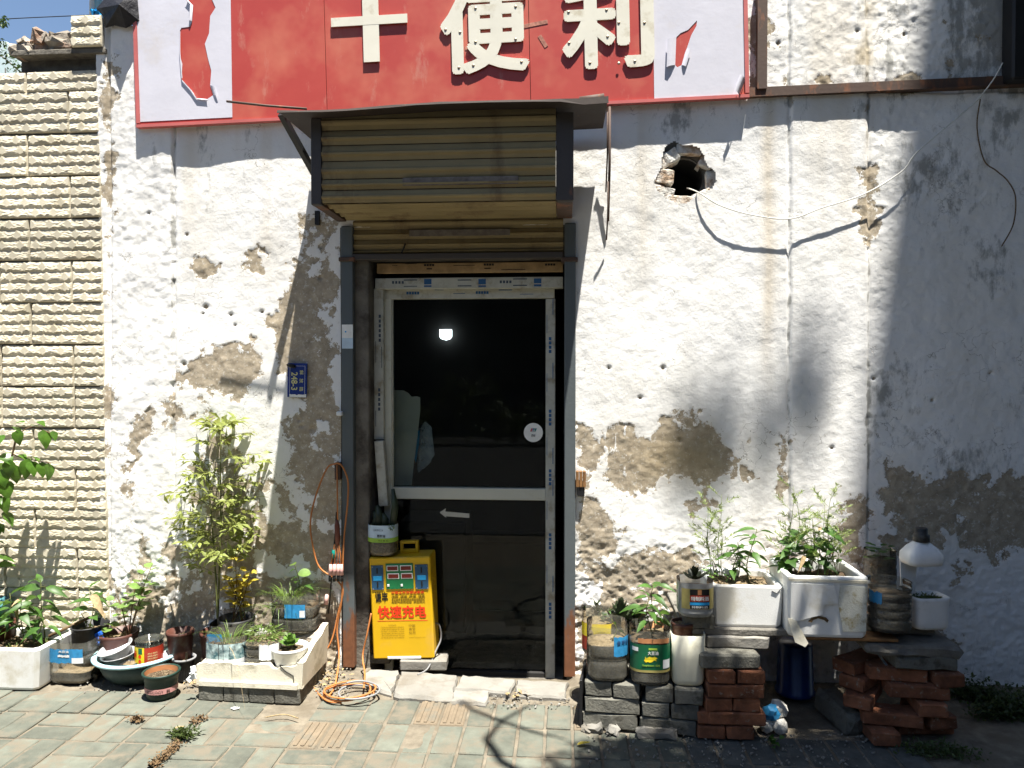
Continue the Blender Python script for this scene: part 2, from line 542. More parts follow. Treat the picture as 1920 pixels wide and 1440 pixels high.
MT = {
    'wall': wall_material(),
    'tile': mat('sandstone_look_tile', (0.59, 0.535, 0.41), 0.75, 0.16, 3.0, 0.25, 130.0, rv=0.15, dirt=(0.46, 0.405, 0.29), dscale=7, damt=0.35, bdist=0.002),
    'joint': mat('dark_mortar_joint', (0.16, 0.14, 0.11), 0.95, 0.3, 30),
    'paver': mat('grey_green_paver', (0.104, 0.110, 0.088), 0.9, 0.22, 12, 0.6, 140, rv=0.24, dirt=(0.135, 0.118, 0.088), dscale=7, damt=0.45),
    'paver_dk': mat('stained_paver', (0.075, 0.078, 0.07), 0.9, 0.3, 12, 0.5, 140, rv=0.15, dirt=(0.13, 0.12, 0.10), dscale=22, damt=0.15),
    'tan': mat('tan_ribbed_paver', (0.155, 0.122, 0.083), 0.9, 0.15, 16, 0.5, 140, rv=0.08, dirt=(0.125, 0.115, 0.09), dscale=9, damt=0.4),
    'dirt': mat('dry_dirt', (0.155, 0.134, 0.102), 1.0, 0.35, 14, 0.8, 60, dirt=(0.13, 0.11, 0.08), dscale=5, damt=0.4, spec=0.1, bdist=0.01),
    'soil': mat('potting_soil', (0.09, 0.065, 0.042), 1.0, 0.5, 60, 1.0, 90, spec=0.1, bdist=0.012),
    'soil_pale': mat('dried_out_soil', (0.19, 0.145, 0.09), 1.0, 0.45, 50, 1.0, 90, spec=0.1, bdist=0.012),
    'slab': mat('pale_concrete_slab', (0.205, 0.195, 0.172), 0.95, 0.15, 7, 0.5, 60, dirt=(0.15, 0.135, 0.11), dscale=6, damt=0.4, rv=0.12, bdist=0.006),
    'cblock': mat('grey_concrete_brick', (0.155, 0.15, 0.125), 0.95, 0.4, 18, 1.0, 110, dirt=(0.075, 0.07, 0.055), dscale=18, damt=0.45, rv=0.2),
    'brick': mat('red_clay_brick', (0.22, 0.085, 0.042), 0.95, 0.45, 14, 1.0, 80, dirt=(0.26, 0.21, 0.16), dscale=34, damt=0.12, rv=0.3),
    'slate': mat('dark_stone_slab', (0.15, 0.14, 0.12), 0.95, 0.3, 14, 0.8, 50, bdist=0.01),
    'foam': mat('white_polystyrene', (0.80, 0.80, 0.77), 0.75, 0.05, 10, 0.35, 160, dirt=(0.62, 0.59, 0.50), dscale=5, damt=0.25, spec=0.25, bdist=0.002),
    'foam_old': mat('yellowed_polystyrene', (0.68, 0.64, 0.52), 0.85, 0.10, 10, 0.5, 130, dirt=(0.45, 0.41, 0.30), dscale=7, damt=0.35, spec=0.2, bdist=0.003),
    'steel': rusty('grey_painted_steel', (0.085, 0.10, 0.105), amt=0.12, low=(0.0, 0.62)),
    'rust': rusty('brown_rusted_steel', (0.075, 0.045, 0.032), amt=0.6, rough=0.75),
    'rust_dark': rusty('dark_rusted_tin', (0.030, 0.019, 0.014), (0.085, 0.035, 0.018), amt=0.4, rough=0.8),
    'black_steel': mat('black_steel', (0.012, 0.012, 0.013), 0.55, 0.2, 10, 0.1),
    'shutter': mat('dusty_shutter_sheet', (0.27, 0.215, 0.115), 0.75, 0.16, 3.0, 0.08, 20, metal=0.0, spec=0.15, dirt=(0.17, 0.12, 0.07), dscale=4, damt=0.25, streak=True),
    'shutter_frame': rusty('dark_brown_shutter_frame', (0.05, 0.042, 0.038), amt=0.35),
    'tape': mat('grey_tape_residue', (0.16, 0.14, 0.125), 0.9, 0.3, 30, 0.3),
    'red': sign_red(),
    'redframe': mat('pale_red_sign_trim', (0.50, 0.13, 0.12), 0.5, 0.12, 8, 0.05),
    'film': mat('lilac_white_film', (0.62, 0.61, 0.67), 0.45, 0.05, 4, 0.25, 14, dirt=(0.58, 0.55, 0.56), dscale=3, damt=0.15),
    'letter': mat('cream_acrylic_letter', (0.72, 0.69, 0.58), 0.4, 0.05, 6, 0.05, 30, dirt=(0.55, 0.50, 0.38), dscale=7, damt=0.2),
    'screw': mat('corroded_screw', (0.40, 0.33, 0.24), 0.5, 0.3, 50, 0, metal=0.5),
    'upvc': mat('white_plastic_profile', (0.52, 0.52, 0.44), 0.45, 0.06, 6, 0.03, dirt=(0.40, 0.37, 0.27), dscale=6, damt=0.2),
    'upvc_film': mat('profile_protection_film', (0.46, 0.46, 0.40), 0.5, 0.1, 20, 0.15, 40, dirt=(0.30, 0.27, 0.20), dscale=12, damt=0.35),
    'filmblue': flat('blue_print', (0.03, 0.10, 0.24)),
    'filmdark': flat('dark_blue_print', (0.06, 0.08, 0.11)),
    'woodfilm': mat('orange_printed_film', (0.36, 0.24, 0.12), 0.6, 0.35, 14, 0.1),
    'glass': clearmat('door_glass', (0.80, 0.84, 0.82), 0.008, (0.4, 0.4, 0.36), 0.01, 1.24),
    'pet': clearmat('clear_plastic_bottle', (0.86, 0.87, 0.82), 0.13, (0.55, 0.53, 0.45), 0.12),
    'pet_grey': clearmat('cloudy_grey_bottle', (0.70, 0.72, 0.72), 0.45, (0.55, 0.57, 0.57), 0.2),
    'bag': clearmat('thin_plastic_bag', (0.75, 0.8, 0.85), 0.35, (0.6, 0.65, 0.7), 0.2),
    'jar': clearmat('clear_jar', (0.93, 0.93, 0.88), 0.05, (0.6, 0.6, 0.5), 0.05),
    'asphalt': mat('street_asphalt', (0.05, 0.05, 0.05), 0.9, 0.2, 3.0, 0.3, 60),
    'dark_render': mat('dark_weathered_render', (0.05, 0.05, 0.045), 0.95, 0.3, 0.5, 0.1, 8),
    'dark': mat('dark_interior', (0.02, 0.019, 0.018), 0.9, 0.2, 4, 0),
    'jamb': mat('dirty_concrete_jamb', (0.16, 0.145, 0.12), 0.95, 0.3, 9, 0.7, 40, dirt=(0.07, 0.06, 0.05), dscale=5, damt=0.5, bdist=0.01),
    'board': mat('grey_white_board', (0.45, 0.44, 0.38), 0.7, 0.08, 6, 0.05),
    'yellow': mat('yellow_enamel', (0.66, 0.40, 0.010), 0.38, 0.05, 6, 0.04, 20, dirt=(0.62, 0.38, 0.05), dscale=4, damt=0.15),
    'panel_blue': flat('blue_coin_plate', (0.02, 0.075, 0.15), 0.4),
    'panel_green': flat('green_panel', (0.012, 0.16, 0.055), 0.4),
    'display': flat('dull_red_display', (0.17, 0.02, 0.015), 0.3),
    'white': flat('white_print', (0.78, 0.78, 0.74)),
    'black': flat('black_print', (0.012, 0.012, 0.012)),
    'olive': flat('olive_print', (0.28, 0.17, 0.01)),
    'redprint': flat('red_print', (0.75, 0.045, 0.01)),
    'blueplate': mat('blue_enamel_plate', (0.012, 0.035, 0.20), 0.4, 0.12, 14, 0.05),
    'paleyellow': flat('pale_yellow_print', (0.62, 0.60, 0.28)),
    'card': flat('pale_blue_card', (0.50, 0.62, 0.72), 0.4),
    'sky_blue': flat('sky_blue_print', (0.02, 0.30, 0.62), 0.45),
    'cord': mat('orange_rubber_cord', (0.42, 0.155, 0.045), 0.6, 0.12, 20, 0.05),
    'cord_gray': mat('grey_rubber_cord', (0.20, 0.20, 0.20), 0.6, 0.1, 20, 0.05),
    'plug_brown': flat('brown_plug', (0.14, 0.045, 0.03), 0.5),
    'plug_pink': flat('pink_plug', (0.65, 0.38, 0.34), 0.5),
    'teal_plug': flat('teal_plug', (0.0, 0.28, 0.22), 0.5),
    'pot_black': mat('black_plastic_pot', (0.017, 0.017, 0.018), 0.5, 0.3, 20, 0.05, dirt=(0.06, 0.055, 0.045), dscale=12, damt=0.3),
    'pot_green': mat('dark_green_pot', (0.012, 0.032, 0.024), 0.45, 0.2, 20, 0.05, dirt=(0.05, 0.055, 0.045), dscale=14, damt=0.2),
    'pot_brown': mat('brown_plastic_pot', (0.075, 0.027, 0.018), 0.5, 0.2, 20, 0.05, dirt=(0.10, 0.07, 0.05), dscale=14, damt=0.25),
    'terra': mat('terracotta', (0.42, 0.18, 0.075), 0.8, 0.15, 12, 0.2),
    'pot_white': mat('white_plastic_pot', (0.72, 0.72, 0.70), 0.4, 0.04, 10, 0.03, dirt=(0.5, 0.5, 0.46), dscale=8, damt=0.15),
    'cream': mat('cream_plastic_can', (0.62, 0.60, 0.48), 0.45, 0.06, 7, 0.05, dirt=(0.45, 0.42, 0.30), dscale=6, damt=0.2),
    'basin': mat('dirty_teal_basin', (0.055, 0.085, 0.08), 0.5, 0.3, 14, 0.1, dirt=(0.11, 0.10, 0.075), dscale=7, damt=0.35),
    'basin_rim': mat('pale_blue_rim', (0.36, 0.58, 0.64), 0.4, 0.06, 10, 0.02),
    'teal': mat('teal_basin', (0.07, 0.22, 0.24), 0.45, 0.15, 8, 0.05, dirt=(0.05, 0.10, 0.11), dscale=9, damt=0.3),
    'bowl': clearmat('milky_bowl', (0.75, 0.76, 0.76), 0.42, (0.72, 0.72, 0.72), 0.2),
    'pink': mat('pink_label_band', (0.52, 0.26, 0.24), 0.55, 0.1, 20, 0.02),
    'label_blue': mat('blue_bottle_label', (0.03, 0.22, 0.44), 0.45, 0.3, 26, 0.1, 25),
    'label_white': mat('white_bottle_label', (0.70, 0.72, 0.72), 0.5, 0.08, 20, 0.1, 25),
    'label_green': mat('green_bottle_label', (0.006, 0.105, 0.045), 0.4, 0.12, 20, 0.1, 25),
    'label_red': mat('red_tin_label', (0.38, 0.035, 0.015), 0.4, 0.15, 20, 0.05),
    'label_yellow': mat('yellow_label', (0.72, 0.55, 0.02), 0.4, 0.1, 20, 0.05),
    'label_olive': mat('olive_label', (0.36, 0.30, 0.10), 0.45, 0.15, 20, 0.05),
    'label_lime': flat('lime_label', (0.30, 0.48, 0.06)),
    'label_net': mat('net_label', (0.35, 0.45, 0.45), 0.5, 0.7, 45, 0.1, dirt=(0.03, 0.10, 0.12), dscale=16, damt=0.5),
    'moss': mat('green_moss', (0.05, 0.075, 0.02), 1.0, 0.5, 70, 1.0, 80, bdist=0.012),
    'bluebin': mat('blue_plastic_drum', (0.004, 0.020, 0.10), 0.3, 0.3, 9, 0.05),
    'rag_blue': mat('blue_rag', (0.01, 0.09, 0.42), 0.8, 0.2, 30, 0.3),
    'tarp': mat('black_tarpaulin', (0.012, 0.012, 0.016), 0.55, 0.3, 9, 0.5, 12, bdist=0.03),
    'stone': mat('rubble_stone', (0.30, 0.26, 0.21), 0.95, 0.35, 12, 0.8, 40, dirt=(0.33, 0.16, 0.09), dscale=8, damt=0.35, rv=0.2, bdist=0.01),
    'wood': mat('worn_brown_wood', (0.22, 0.11, 0.04), 0.7, 0.4, 25, 0.4, 40),
    'wire_w': flat('white_cable', (0.62, 0.61, 0.55)),
    'wire_dk': flat('dark_wire', (0.03, 0.035, 0.05)),
    'straw': mat('dry_straw', (0.27, 0.20, 0.105), 0.8, 0.4, 60, 0),
    'stem': mat('green_stem', (0.10, 0.11, 0.03), 0.7, 0.3, 40, 0.1),
    'stem_br': mat('brown_stem', (0.12, 0.075, 0.035), 0.8, 0.3, 40, 0.2),
    'pale_bldg': mat('pale_blue_render', (0.50, 0.60, 0.60), 0.9, 0.06, 0.4, 0),
    'bldg': mat('grey_render', (0.22, 0.21, 0.19), 0.9, 0.15, 0.6, 0.1, 8),
    'bldg_glass': mat('dark_window', (0.03, 0.035, 0.04), 0.15, 0.1, 1, 0),
    'bark': mat('tree_bark', (0.10, 0.08, 0.06), 0.95, 0.3, 10, 0.8, 20, bdist=0.03),
    'lamp': emit('lit_lamp', (0.85, 0.92, 1.0), 3.0),
    'lf_chili': leafmat('chili_leaf', (0.055, 0.125, 0.022)),
    'lf_big': leafmat('big_shiny_leaf', (0.065, 0.14, 0.02), rough=0.25),
    'lf_yel': leafmat('yellow_green_leaf', (0.23, 0.27, 0.07), trans=0.4),
    'lf_gold': leafmat('golden_leaf', (0.44, 0.36, 0.045), trans=0.35),
    'lf_pale': leafmat('pale_green_leaf', (0.14, 0.23, 0.055)),
    'lf_grass': leafmat('grass_blade', (0.11, 0.17, 0.035)),
    'lf_dill': leafmat('feathery_leaf', (0.20, 0.26, 0.08)),
    'lf_succ': leafmat('dark_succulent_leaf', (0.033, 0.045, 0.022), trans=0.05, rough=0.4),
    'lf_ros': leafmat('fresh_rosette_leaf', (0.10, 0.19, 0.035), trans=0.15),
    'lf_tree': leafmat('street_tree_leaf', (0.05, 0.09, 0.02), trans=0.15),
    'lf_weed': leafmat('weed_leaf', (0.05, 0.075, 0.018)),
}
# ------------------------------------------------------------------ numpy noise
def vnoise(X, Y, seed):
    rs = np.random.RandomState(seed)
    T = rs.rand(256, 256)
    xi, yi = np.floor(X).astype(int), np.floor(Y).astype(int)
    fx, fy = X - xi, Y - yi
    fx, fy = fx * fx * (3 - 2 * fx), fy * fy * (3 - 2 * fy)
    a, b = T[xi & 255, yi & 255], T[(xi + 1) & 255, yi & 255]
    c, d = T[xi & 255, (yi + 1) & 255], T[(xi + 1) & 255, (yi + 1) & 255]
    return (a * (1 - fx) + b * fx) * (1 - fy) + (c * (1 - fx) + d * fx) * fy


def fbm(X, Y, scale, octs=5, seed=0, gain=0.5):
    s, amp, tot = 0.0, 1.0, 0.0
    for k in range(octs):
        s = s + amp * (vnoise(X * scale * 2 ** k + 13.7 * k, Y * scale * 2 ** k + 7.3 * k, seed + k) - 0.5)
        tot += amp
        amp *= gain
    return s / tot * 2.0


def polydist(PX, PY, poly):
    """signed distance in pixels, positive inside"""
    n = len(poly)
    dmin = np.full(PX.shape, 1e9)
    ins = np.zeros(PX.shape, bool)
    for i in range(n):
        x0, y0 = poly[i]
        x1, y1 = poly[(i + 1) % n]
        ex, ey = x1 - x0, y1 - y0
        tt = np.clip(((PX - x0) * ex + (PY - y0) * ey) / (ex * ex + ey * ey + 1e-9), 0, 1)
        dmin = np.minimum(dmin, (PX - x0 - tt * ex) ** 2 + (PY - y0 - tt * ey) ** 2)
        cond = ((y0 > PY) != (y1 > PY))
        xin = x0 + (PY - y0) * ex / (ey if abs(ey) > 1e-9 else 1e-9)
        ins ^= cond & (PX < xin)
    d = np.sqrt(dmin)
    return np.where(ins, d, -d)


def grid_mesh(name, P, faces_mask=None, mats=None, attr=None, smooth=True):
    """P: (r, c, 3) array of points"""
    r, c = P.shape[:2]
    idx = np.arange(r * c).reshape(r, c)
    q = np.stack([idx[:-1, :-1], idx[:-1, 1:], idx[1:, 1:], idx[1:, :-1]], -1).reshape(-1, 4)
    if faces_mask is not None:
        q = q[faces_mask.reshape(-1)]
    me = bpy.data.meshes.new(name)
    me.vertices.add(r * c)
    me.vertices.foreach_set('co', P.reshape(-1).astype(np.float32))
    nf = len(q)
    me.loops.add(nf * 4)
    me.loops.foreach_set('vertex_index', q.reshape(-1).astype(np.int32))
    me.polygons.add(nf)
    me.polygons.foreach_set('loop_start', (np.arange(nf) * 4).astype(np.int32))
    me.polygons.foreach_set('use_smooth', np.full(nf, smooth))
    if attr is not None:
        a = me.attributes.new('wear_and_shade', 'FLOAT_COLOR', 'POINT')
        a.data.foreach_set('color', attr.reshape(-1).astype(np.float32))
    for q_ in (mats if isinstance(mats, (list, tuple)) else [mats]):
        me.materials.append(q_)
    me.update(calc_edges=True)
    me.validate()
    return me


# ------------------------------------------------------------------ ground
def ground_z(X, Y):
    return -0.009 + 0.005 * fbm(X, Y, 3.0, 4, 3)


gx = np.concatenate([[-60, -20, -8, -4], np.arange(-2.9, 2.9, 0.022), [4, 8, 20, 60]])
gy = np.concatenate([[-60, -25, -10, -4, -2], np.arange(-1.25, 0.06, 0.022), [0.3, 1.0]])
GX, GY = np.meshgrid(gx, gy)
GZ = ground_z(GX, GY)
GZ = np.where((GY > -0.045) & (GX > -1.03) & (GX < 0.04), -0.16, GZ)        # the shop floor lies a little lower than the pavement
GZ = GZ + 0.022 * np.clip(fbm(GX, GY, 9.0, 4, 8), 0, 1) * (GY > -0.42) * (GX > -2.8) * (GX < 2.8)      # crumbs and heaps of soil at the foot of the wall
g_ob = link('ground', grid_mesh('ground', np.stack([GX, GY, GZ], -1), None, MT['dirt']))
structure(g_ob, 'dry brown dirt strip along the foot of the wall')

rd = MB().box((0, -17.0, -0.02), (80, 28.2, 0.05)).obj('road', MT['asphalt'])
structure(rd, 'asphalt street behind the photographer')
pav = bpy.data.objects.new('pavement', None)
COL.objects.link(pav)
structure(pav, 'grey green paving blocks with tan ribbed blocks by the doorstep')


def brick_mesh(name, l, w, h, mt, bev=0.006, jit=0.002, seed=0, sub=1):
    bm = bmesh.new()
    bmesh.ops.create_cube(bm, size=1.0)
    if sub:
        bmesh.ops.subdivide_edges(bm, edges=[e for e in bm.edges if abs(e.verts[0].co.x - e.verts[1].co.x) > 0.5], cuts=sub, use_grid_fill=True)
    for q in bm.verts:
        q.co = Vector((q.co.x * l, q.co.y * w, q.co.z * h))
    if bev:
        ed = [e for e in bm.edges if e.calc_face_angle(0) > 0.5]
        bmesh.ops.bevel(bm, geom=ed, offset=bev, segments=1, affect='EDGES')
    r = random.Random(seed)
    for q in bm.verts:
        q.co += Vector((r.uniform(-1, 1), r.uniform(-1, 1), r.uniform(-1, 1))) * jit
    me = bpy.data.meshes.new(name)
    bm.to_mesh(me)
    bm.free()
    me.materials.append(mt)
    return me


def ribbed_mesh(name, l, w, h, mt):
    b = MB()
    b.box((0, 0, -h / 2), (l, w, h), bev=0.004)
    for k in range(3):
        b.box(((k - 1) * l * 0.3, 0, 0.002), (l * 0.15, w * 0.9, 0.007), bev=0.002)
    return b.mesh(name, mt)


PA = [brick_mesh('paver', 0.229, 0.108, 0.05, MT['paver'], 0.004, 0.0012, k) for k in range(4)]
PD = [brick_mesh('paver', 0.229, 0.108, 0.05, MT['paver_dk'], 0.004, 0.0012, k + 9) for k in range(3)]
PT = ribbed_mesh('ribbed_paver', 0.109, 0.230, 0.05, MT['tan'])
C = 0.24
tan_cells = {(-5, 1), (-3, 2), (1, 2), (0, 2)}
pr = random.Random(5)
for i in range(-12, 8):
    for j in range(-3, 3):
        cx, cy = 0.04 + i * C + C / 2, -1.08 + j * C + C / 2
        if j == 2 and (i > 1 or i in (-6,)):
            continue
        if j == 1 and i > 5:
            continue
        tan = (i, j) in tan_cells
        vert = tan or (i > -5 and i < 8 and j >= 0) or ((i + j) % 2 == 0)
        for k in (-1, 1):
            if i > 5 and j == 0 and pr.random() < 0.5:
                continue
            z = -0.004 + pr.uniform(-0.004, 0.003)
            dz = pr.uniform(-0.008, 0.008)
            if tan:
                o = link('ribbed_paver', PT, pav, (cx + k * C / 4, cy, z))
            else:
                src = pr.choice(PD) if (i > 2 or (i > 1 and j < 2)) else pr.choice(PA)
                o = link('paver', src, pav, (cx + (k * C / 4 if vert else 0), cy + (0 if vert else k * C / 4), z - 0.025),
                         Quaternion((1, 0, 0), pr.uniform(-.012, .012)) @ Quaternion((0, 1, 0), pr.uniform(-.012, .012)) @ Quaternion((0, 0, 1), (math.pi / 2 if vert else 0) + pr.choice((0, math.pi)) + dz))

# ------------------------------------------------------------------ the peeling wall
WX0, WX1, WZ0, WZ1, ST = W(190, 720).x, 2.75, -0.06, 3.80, 0.0072
wx, wz = np.arange(WX0, WX1, ST), np.arange(WZ0, WZ1, ST)
XX, ZZ = np.meshgrid(wx, wz)
# pixel of each wall point
dx, dy, dz_ = XX - EYE.x, 0 - EYE.y, ZZ - EYE.z
dd = dx * FWD.x + dy * FWD.y + dz_ * FWD.z
PXA = 960 + F_PX * (dx * RGT.x + dy * RGT.y + dz_ * RGT.z) / dd
PYA = 720 - F_PX * (dx * UPV.x + dy * UPV.y + dz_ * UPV.z) / dd

n1 = fbm(XX, ZZ, 7.0, 5, 21)
n2 = fbm(XX, ZZ, 18.0, 4, 31)
n3 = fbm(XX, ZZ, 2.0, 4, 41)
peel = np.full(XX.shape, -2.5)
patches = [
    ([(252, 790), (288, 775), (280, 830), (258, 880), (240, 935), (226, 965), (216, 950), (226, 900), (240, 850)], 1),
    ([(365, 672), (400, 652), (440, 670), (470, 640), (500, 650), (482, 700), (440, 735), (400, 722), (370, 712)], 1),
    ([(492, 600), (545, 520), (575, 430), (592, 440), (585, 560), (622, 600), (640, 650), (632, 700), (642, 795), (600, 800), (560, 765), (540, 740), (520, 690), (512, 640)], 1),
    ([(372, 488), (396, 488), (402, 512), (385, 514)], 1), ([(463, 480), (490, 477), (490, 512), (470, 508)], 1),
    ([(555, 790), (610, 788), (642, 830), (642, 865), (600, 850), (580, 820)], 1),
    ([(470, 1000), (485, 975), (520, 985), (600, 1000), (642, 1010), (642, 1075), (560, 1062), (500, 1045)], 1),
    ([(500, 918), (540, 922), (552, 952), (520, 945)], 1), ([(600, 880), (642, 870), (642, 960), (612, 970)], 1),
    ([(322, 710), (336, 690), (334, 740), (322, 760)], 1), ([(310, 760), (345, 750), (360, 780), (330, 800), (318, 785)], 1),
    ([(335, 790), (372, 750), (380, 780), (345, 800)], 1),
    ([(300, 1000), (335, 1005), (345, 1050), (320, 1060), (305, 1040)], 1), ([(255, 1010), (280, 1000), (290, 1060), (265, 1080)], 1),
    ([(390, 905), (440, 895), (470, 930), (450, 990), (470, 1060), (400, 1085), (350, 1060), (370, 1000)], 1),
    ([(320, 1060), (640, 1080), (640, 1290), (205, 1290), (205, 1110)], 0.25),
    ([(1085, 800), (1150, 822), (1200, 802), (1260, 790), (1330, 800), (1390, 832), (1432, 900), (1400, 932), (1340, 902), (1280, 882), (1230, 912), (1160, 932), (1120, 912), (1085, 932)], 1),
    ([(1085, 960), (1150, 980), (1162, 1040), (1120, 1052), (1085, 1030)], 1), ([(1085, 930), (1120, 915), (1140, 970), (1085, 965)], 0.6),
    ([(1085, 1060), (1330, 1020), (1330, 1290), (1085, 1290)], 0.35), ([(1230, 1030), (1300, 1010), (1330, 1060), (1260, 1090)], 0.8),
    ([(1590, 940), (1627, 948), (1627, 1060), (1598, 1062), (1580, 1000)], 1),
    ([(1665, 888), (1735, 898), (1735, 962), (1700, 952), (1662, 942)], 1),
    ([(1730, 962), (1800, 930), (1990, 880), (1990, 990), (1850, 1002), (1800, 962), (1760, 1032), (1690, 1022), (1680, 980)], 1),
    ([(1637, 980), (1700, 1000), (1722, 1042), (1637, 1062)], 1), ([(1725, 1196), (1802, 1192), (1790, 1232), (1740, 1222)], 1),
    ([(1845, 1035), (1870, 1000), (1885, 1040), (1860, 1060)], 0.8), ([(1780, 1060), (1800, 1050), (1820, 1075), (1795, 1080)], 0.8),
    ([(1404, -30), (1441, -30), (1441, 60), (1428, 120), (1440, 172), (1404, 172)], 1), ([(1455, 95), (1480, 95), (1482, 168), (1466, 168)], 1),
    ([(1530, 150), (1560, 140), (1600, 155), (1600, 172), (1520, 172)], 0.9), ([(1690, 150), (1720, 130), (1760, 155), (1790, 110), (1830, 150), (1840, 160), (1690, 165)], 0.9),
    ([(1627, 195), (1650, 215), (1642, 330), (1634, 460), (1627, 460)], 0.8), ([(1770, 30), (1800, 45), (1790, 70), (1772, 60)], 0.9), ([(1830, 60), (1850, 55), (1845, 90), (1833, 85)], 0.9),
    ([(1440, 820), (1480, 830), (1478, 950), (1445, 930)], 0.15), ([(205, 150), (214, 120), (210, 640), (207, 1100), (203, 1100)], 0.9),
    ([(560, 400), (640, 400), (640, 1000), (545, 960), (530, 760), (500, 640)], 0.18), ([(330, 820), (440, 800), (520, 960), (460, 1010), (340, 1000)], 0.1),
    ([(1640, 900), (1990, 880), (1990, 1015), (1640, 1065)], 0.40),
    ([(1260, 950), (1330, 900), (1400, 960), (1330, 1010)], 0.1),
]
for poly, wgt in patches:
    xs, ys = [p[0] for p in poly], [p[1] for p in poly]
    bb = (PXA > min(xs) - 60) & (PXA < max(xs) + 60) & (PYA > min(ys) - 60) & (PYA < max(ys) + 60)
    if not bb.any():
        continue
    d = polydist(PXA[bb], PYA[bb], poly) / 21.0
    if wgt < 1:
        d = np.clip(d, -2.5, 1) - (1 - wgt) * 1.0
    peel[bb] = np.maximum(peel[bb], np.clip(d, -2.5, 1.2))
peel = peel + 1.9 * n1 + 1.0 * n2 + 0.5 * fbm(XX, ZZ, 40.0, 3, 61)
peel = peel + 0.35 * np.clip((PYA - 1000) / 200, 0, 1)
peelA = np.clip(0.5 + 0.28 * peel, 0, 1)
# paint dribbles hanging over the bare patches
drib = (fbm(XX, ZZ * 0.05, 38.0, 2, 55) > 0.42) & (PYA > 800) & (PYA < 900) & (PXA > 1100)
peelA = np.where(drib, peelA - 0.2, peelA)

grime_and_shade = np.zeros(XX.shape)
grime_and_shade += 0.30 * np.clip(n3 * 1.5 + 0.3, 0, 1) * np.clip((PXA - 1640) / 200, 0, 1)
grime_and_shade += 0.45 * np.clip((PXA - 1560) / 100, 0, 1) * np.clip((450 - PYA) / 150, 0, 1) * np.clip(n1 + 0.5, 0, 1)
streak = np.clip(fbm(XX, ZZ * 0.06, 16.0, 3, 71) * 2.0 + 0.1, 0, 1)
grime_and_shade += 0.38 * streak * np.clip((420 - np.abs(PYA - 260) * 1.6) / 300, 0, 1) * ((PXA < 640) & (PXA > 260))
grime_and_shade += 0.32 * streak * np.clip((320 - PYA) / 140, 0, 1) * ((PXA > 1100))
for gx0, gy0, gr in ((1280, 235, 55), (1415, 195, 40), (1470, 195, 25), (1250, 215, 40), (1640, 770, 60), (1700, 800, 70), (1800, 870, 60), (1500, 540 + 190, 40), (1680, 700, 60), (1850, 480, 60), (1780, 420, 70), (1720, 330, 50)):
    grime_and_shade += 0.34 * np.exp(-((PXA - gx0) ** 2 + (PYA - gy0) ** 2) / gr ** 2) * np.clip(n2 + 0.7, 0, 1)
grime_and_shade += 0.3 * np.clip((PYA - 1120) / 150, 0, 1)
grime_and_shade += 0.9 * np.clip((PYA - 930) / 60, 0, 1) * np.exp(-((PXA - 400) / 55) ** 2) * np.clip(n1 * 1.5 + 0.6, 0, 1)
for sx_ in (325, 1480, 1628):
    grime_and_shade += 0.8 * np.exp(-((PXA - sx_ - 3 * n1) / 4.0) ** 2) * np.clip(n2 + 0.5, 0, 1)
grime_and_shade = np.clip(grime_and_shade + 0.12 * n1, 0, 1)
ochre = 0.75 * np.exp(-((PXA - 1441 - 6 * n3) / 13.0) ** 2) * np.clip((760 - PYA) / 250, 0, 0.75) * (PYA > 180)
ochre += 0.9 * np.exp(-(((PXA - 1290) / 100) ** 2 + ((PYA - 855) / 55) ** 2)) * np.clip(n1 + 0.8, 0, 1)
ochre += 0.7 * np.exp(-((PXA - 1640 + 0.5 * PYA * 0.4) / 25.0) ** 2) * (PYA < 120) * np.clip(n1 + 0.6, 0, 1)
ochre += 0.35 * np.exp(-((PXA - 500 - 20 * n1) / 60.0) ** 2) * np.clip((PYA - 300) / 200, 0, 1) * np.clip((720 - PYA) / 200, 0, 1) * np.clip(n1 + 0.5, 0, 1)
ochre += 0.30 * np.clip(fbm(XX, ZZ * 0.05, 12.0, 3, 75) * 2, 0, 1) * np.clip((620 - PYA) / 260, 0, 1) * ((PXA > 330) & (PXA < 640) | (PXA > 1090) & (PXA < 1640))
grime_and_shade = np.clip(grime_and_shade + 0.8 * np.clip((PXA - 1760) / 130, 0, 1) * np.clip((185 - PYA) / 70, 0, 1), 0, 1)  # stain with a soft overhead shadow painted in, darkening the top right
ochre = np.clip(ochre, 0, 1)

low = np.clip((PYA - 930) / 180, 0, 1)
rough = 0.35 + 0.5 * (PXA < 330) + 0.5 * ((PXA > 1640)) + 0.6 * low + 0.5 * ((PYA < 175) & (PXA > 1400))
rel = 0.010 * n3 + rough * 0.0045 * n1 + rough * 0.0030 * fbm(XX, ZZ, 36.0, 3, 91) + 0.0012 * n2
lowk = low * np.where(PXA > 1600, 0.45, 1.0)
rub = np.abs(fbm(XX, ZZ * 1.15, 24.0, 4, 101, 0.6))
rub2 = fbm(XX, ZZ * 1.3, 5.0, 3, 111)
rel += lowk * (0.006 * rub2 + 0.004 * np.clip(rub * 2.2 - 0.4, -0.4, 0.7) + 0.008 * np.round(2.2 * fbm(XX, ZZ * 1.2, 10.0, 5, 121, 0.6)) / 2.2)
YY = -rel
YY += np.where(PXA < 325 + 2 * n1, -0.012, 0.0)
YY += np.where((PXA > 1480) & (PXA < 1628), -0.004, 0.0) + np.where(PXA >= 1628 + 1.5 * n1, 0.008, 0.0)
pk = np.clip((peelA - 0.47) / 0.06, 0, 1)
YY += 0.0022 * pk + 0.003 * pk * fbm(XX, ZZ, 30.0, 4, 66)
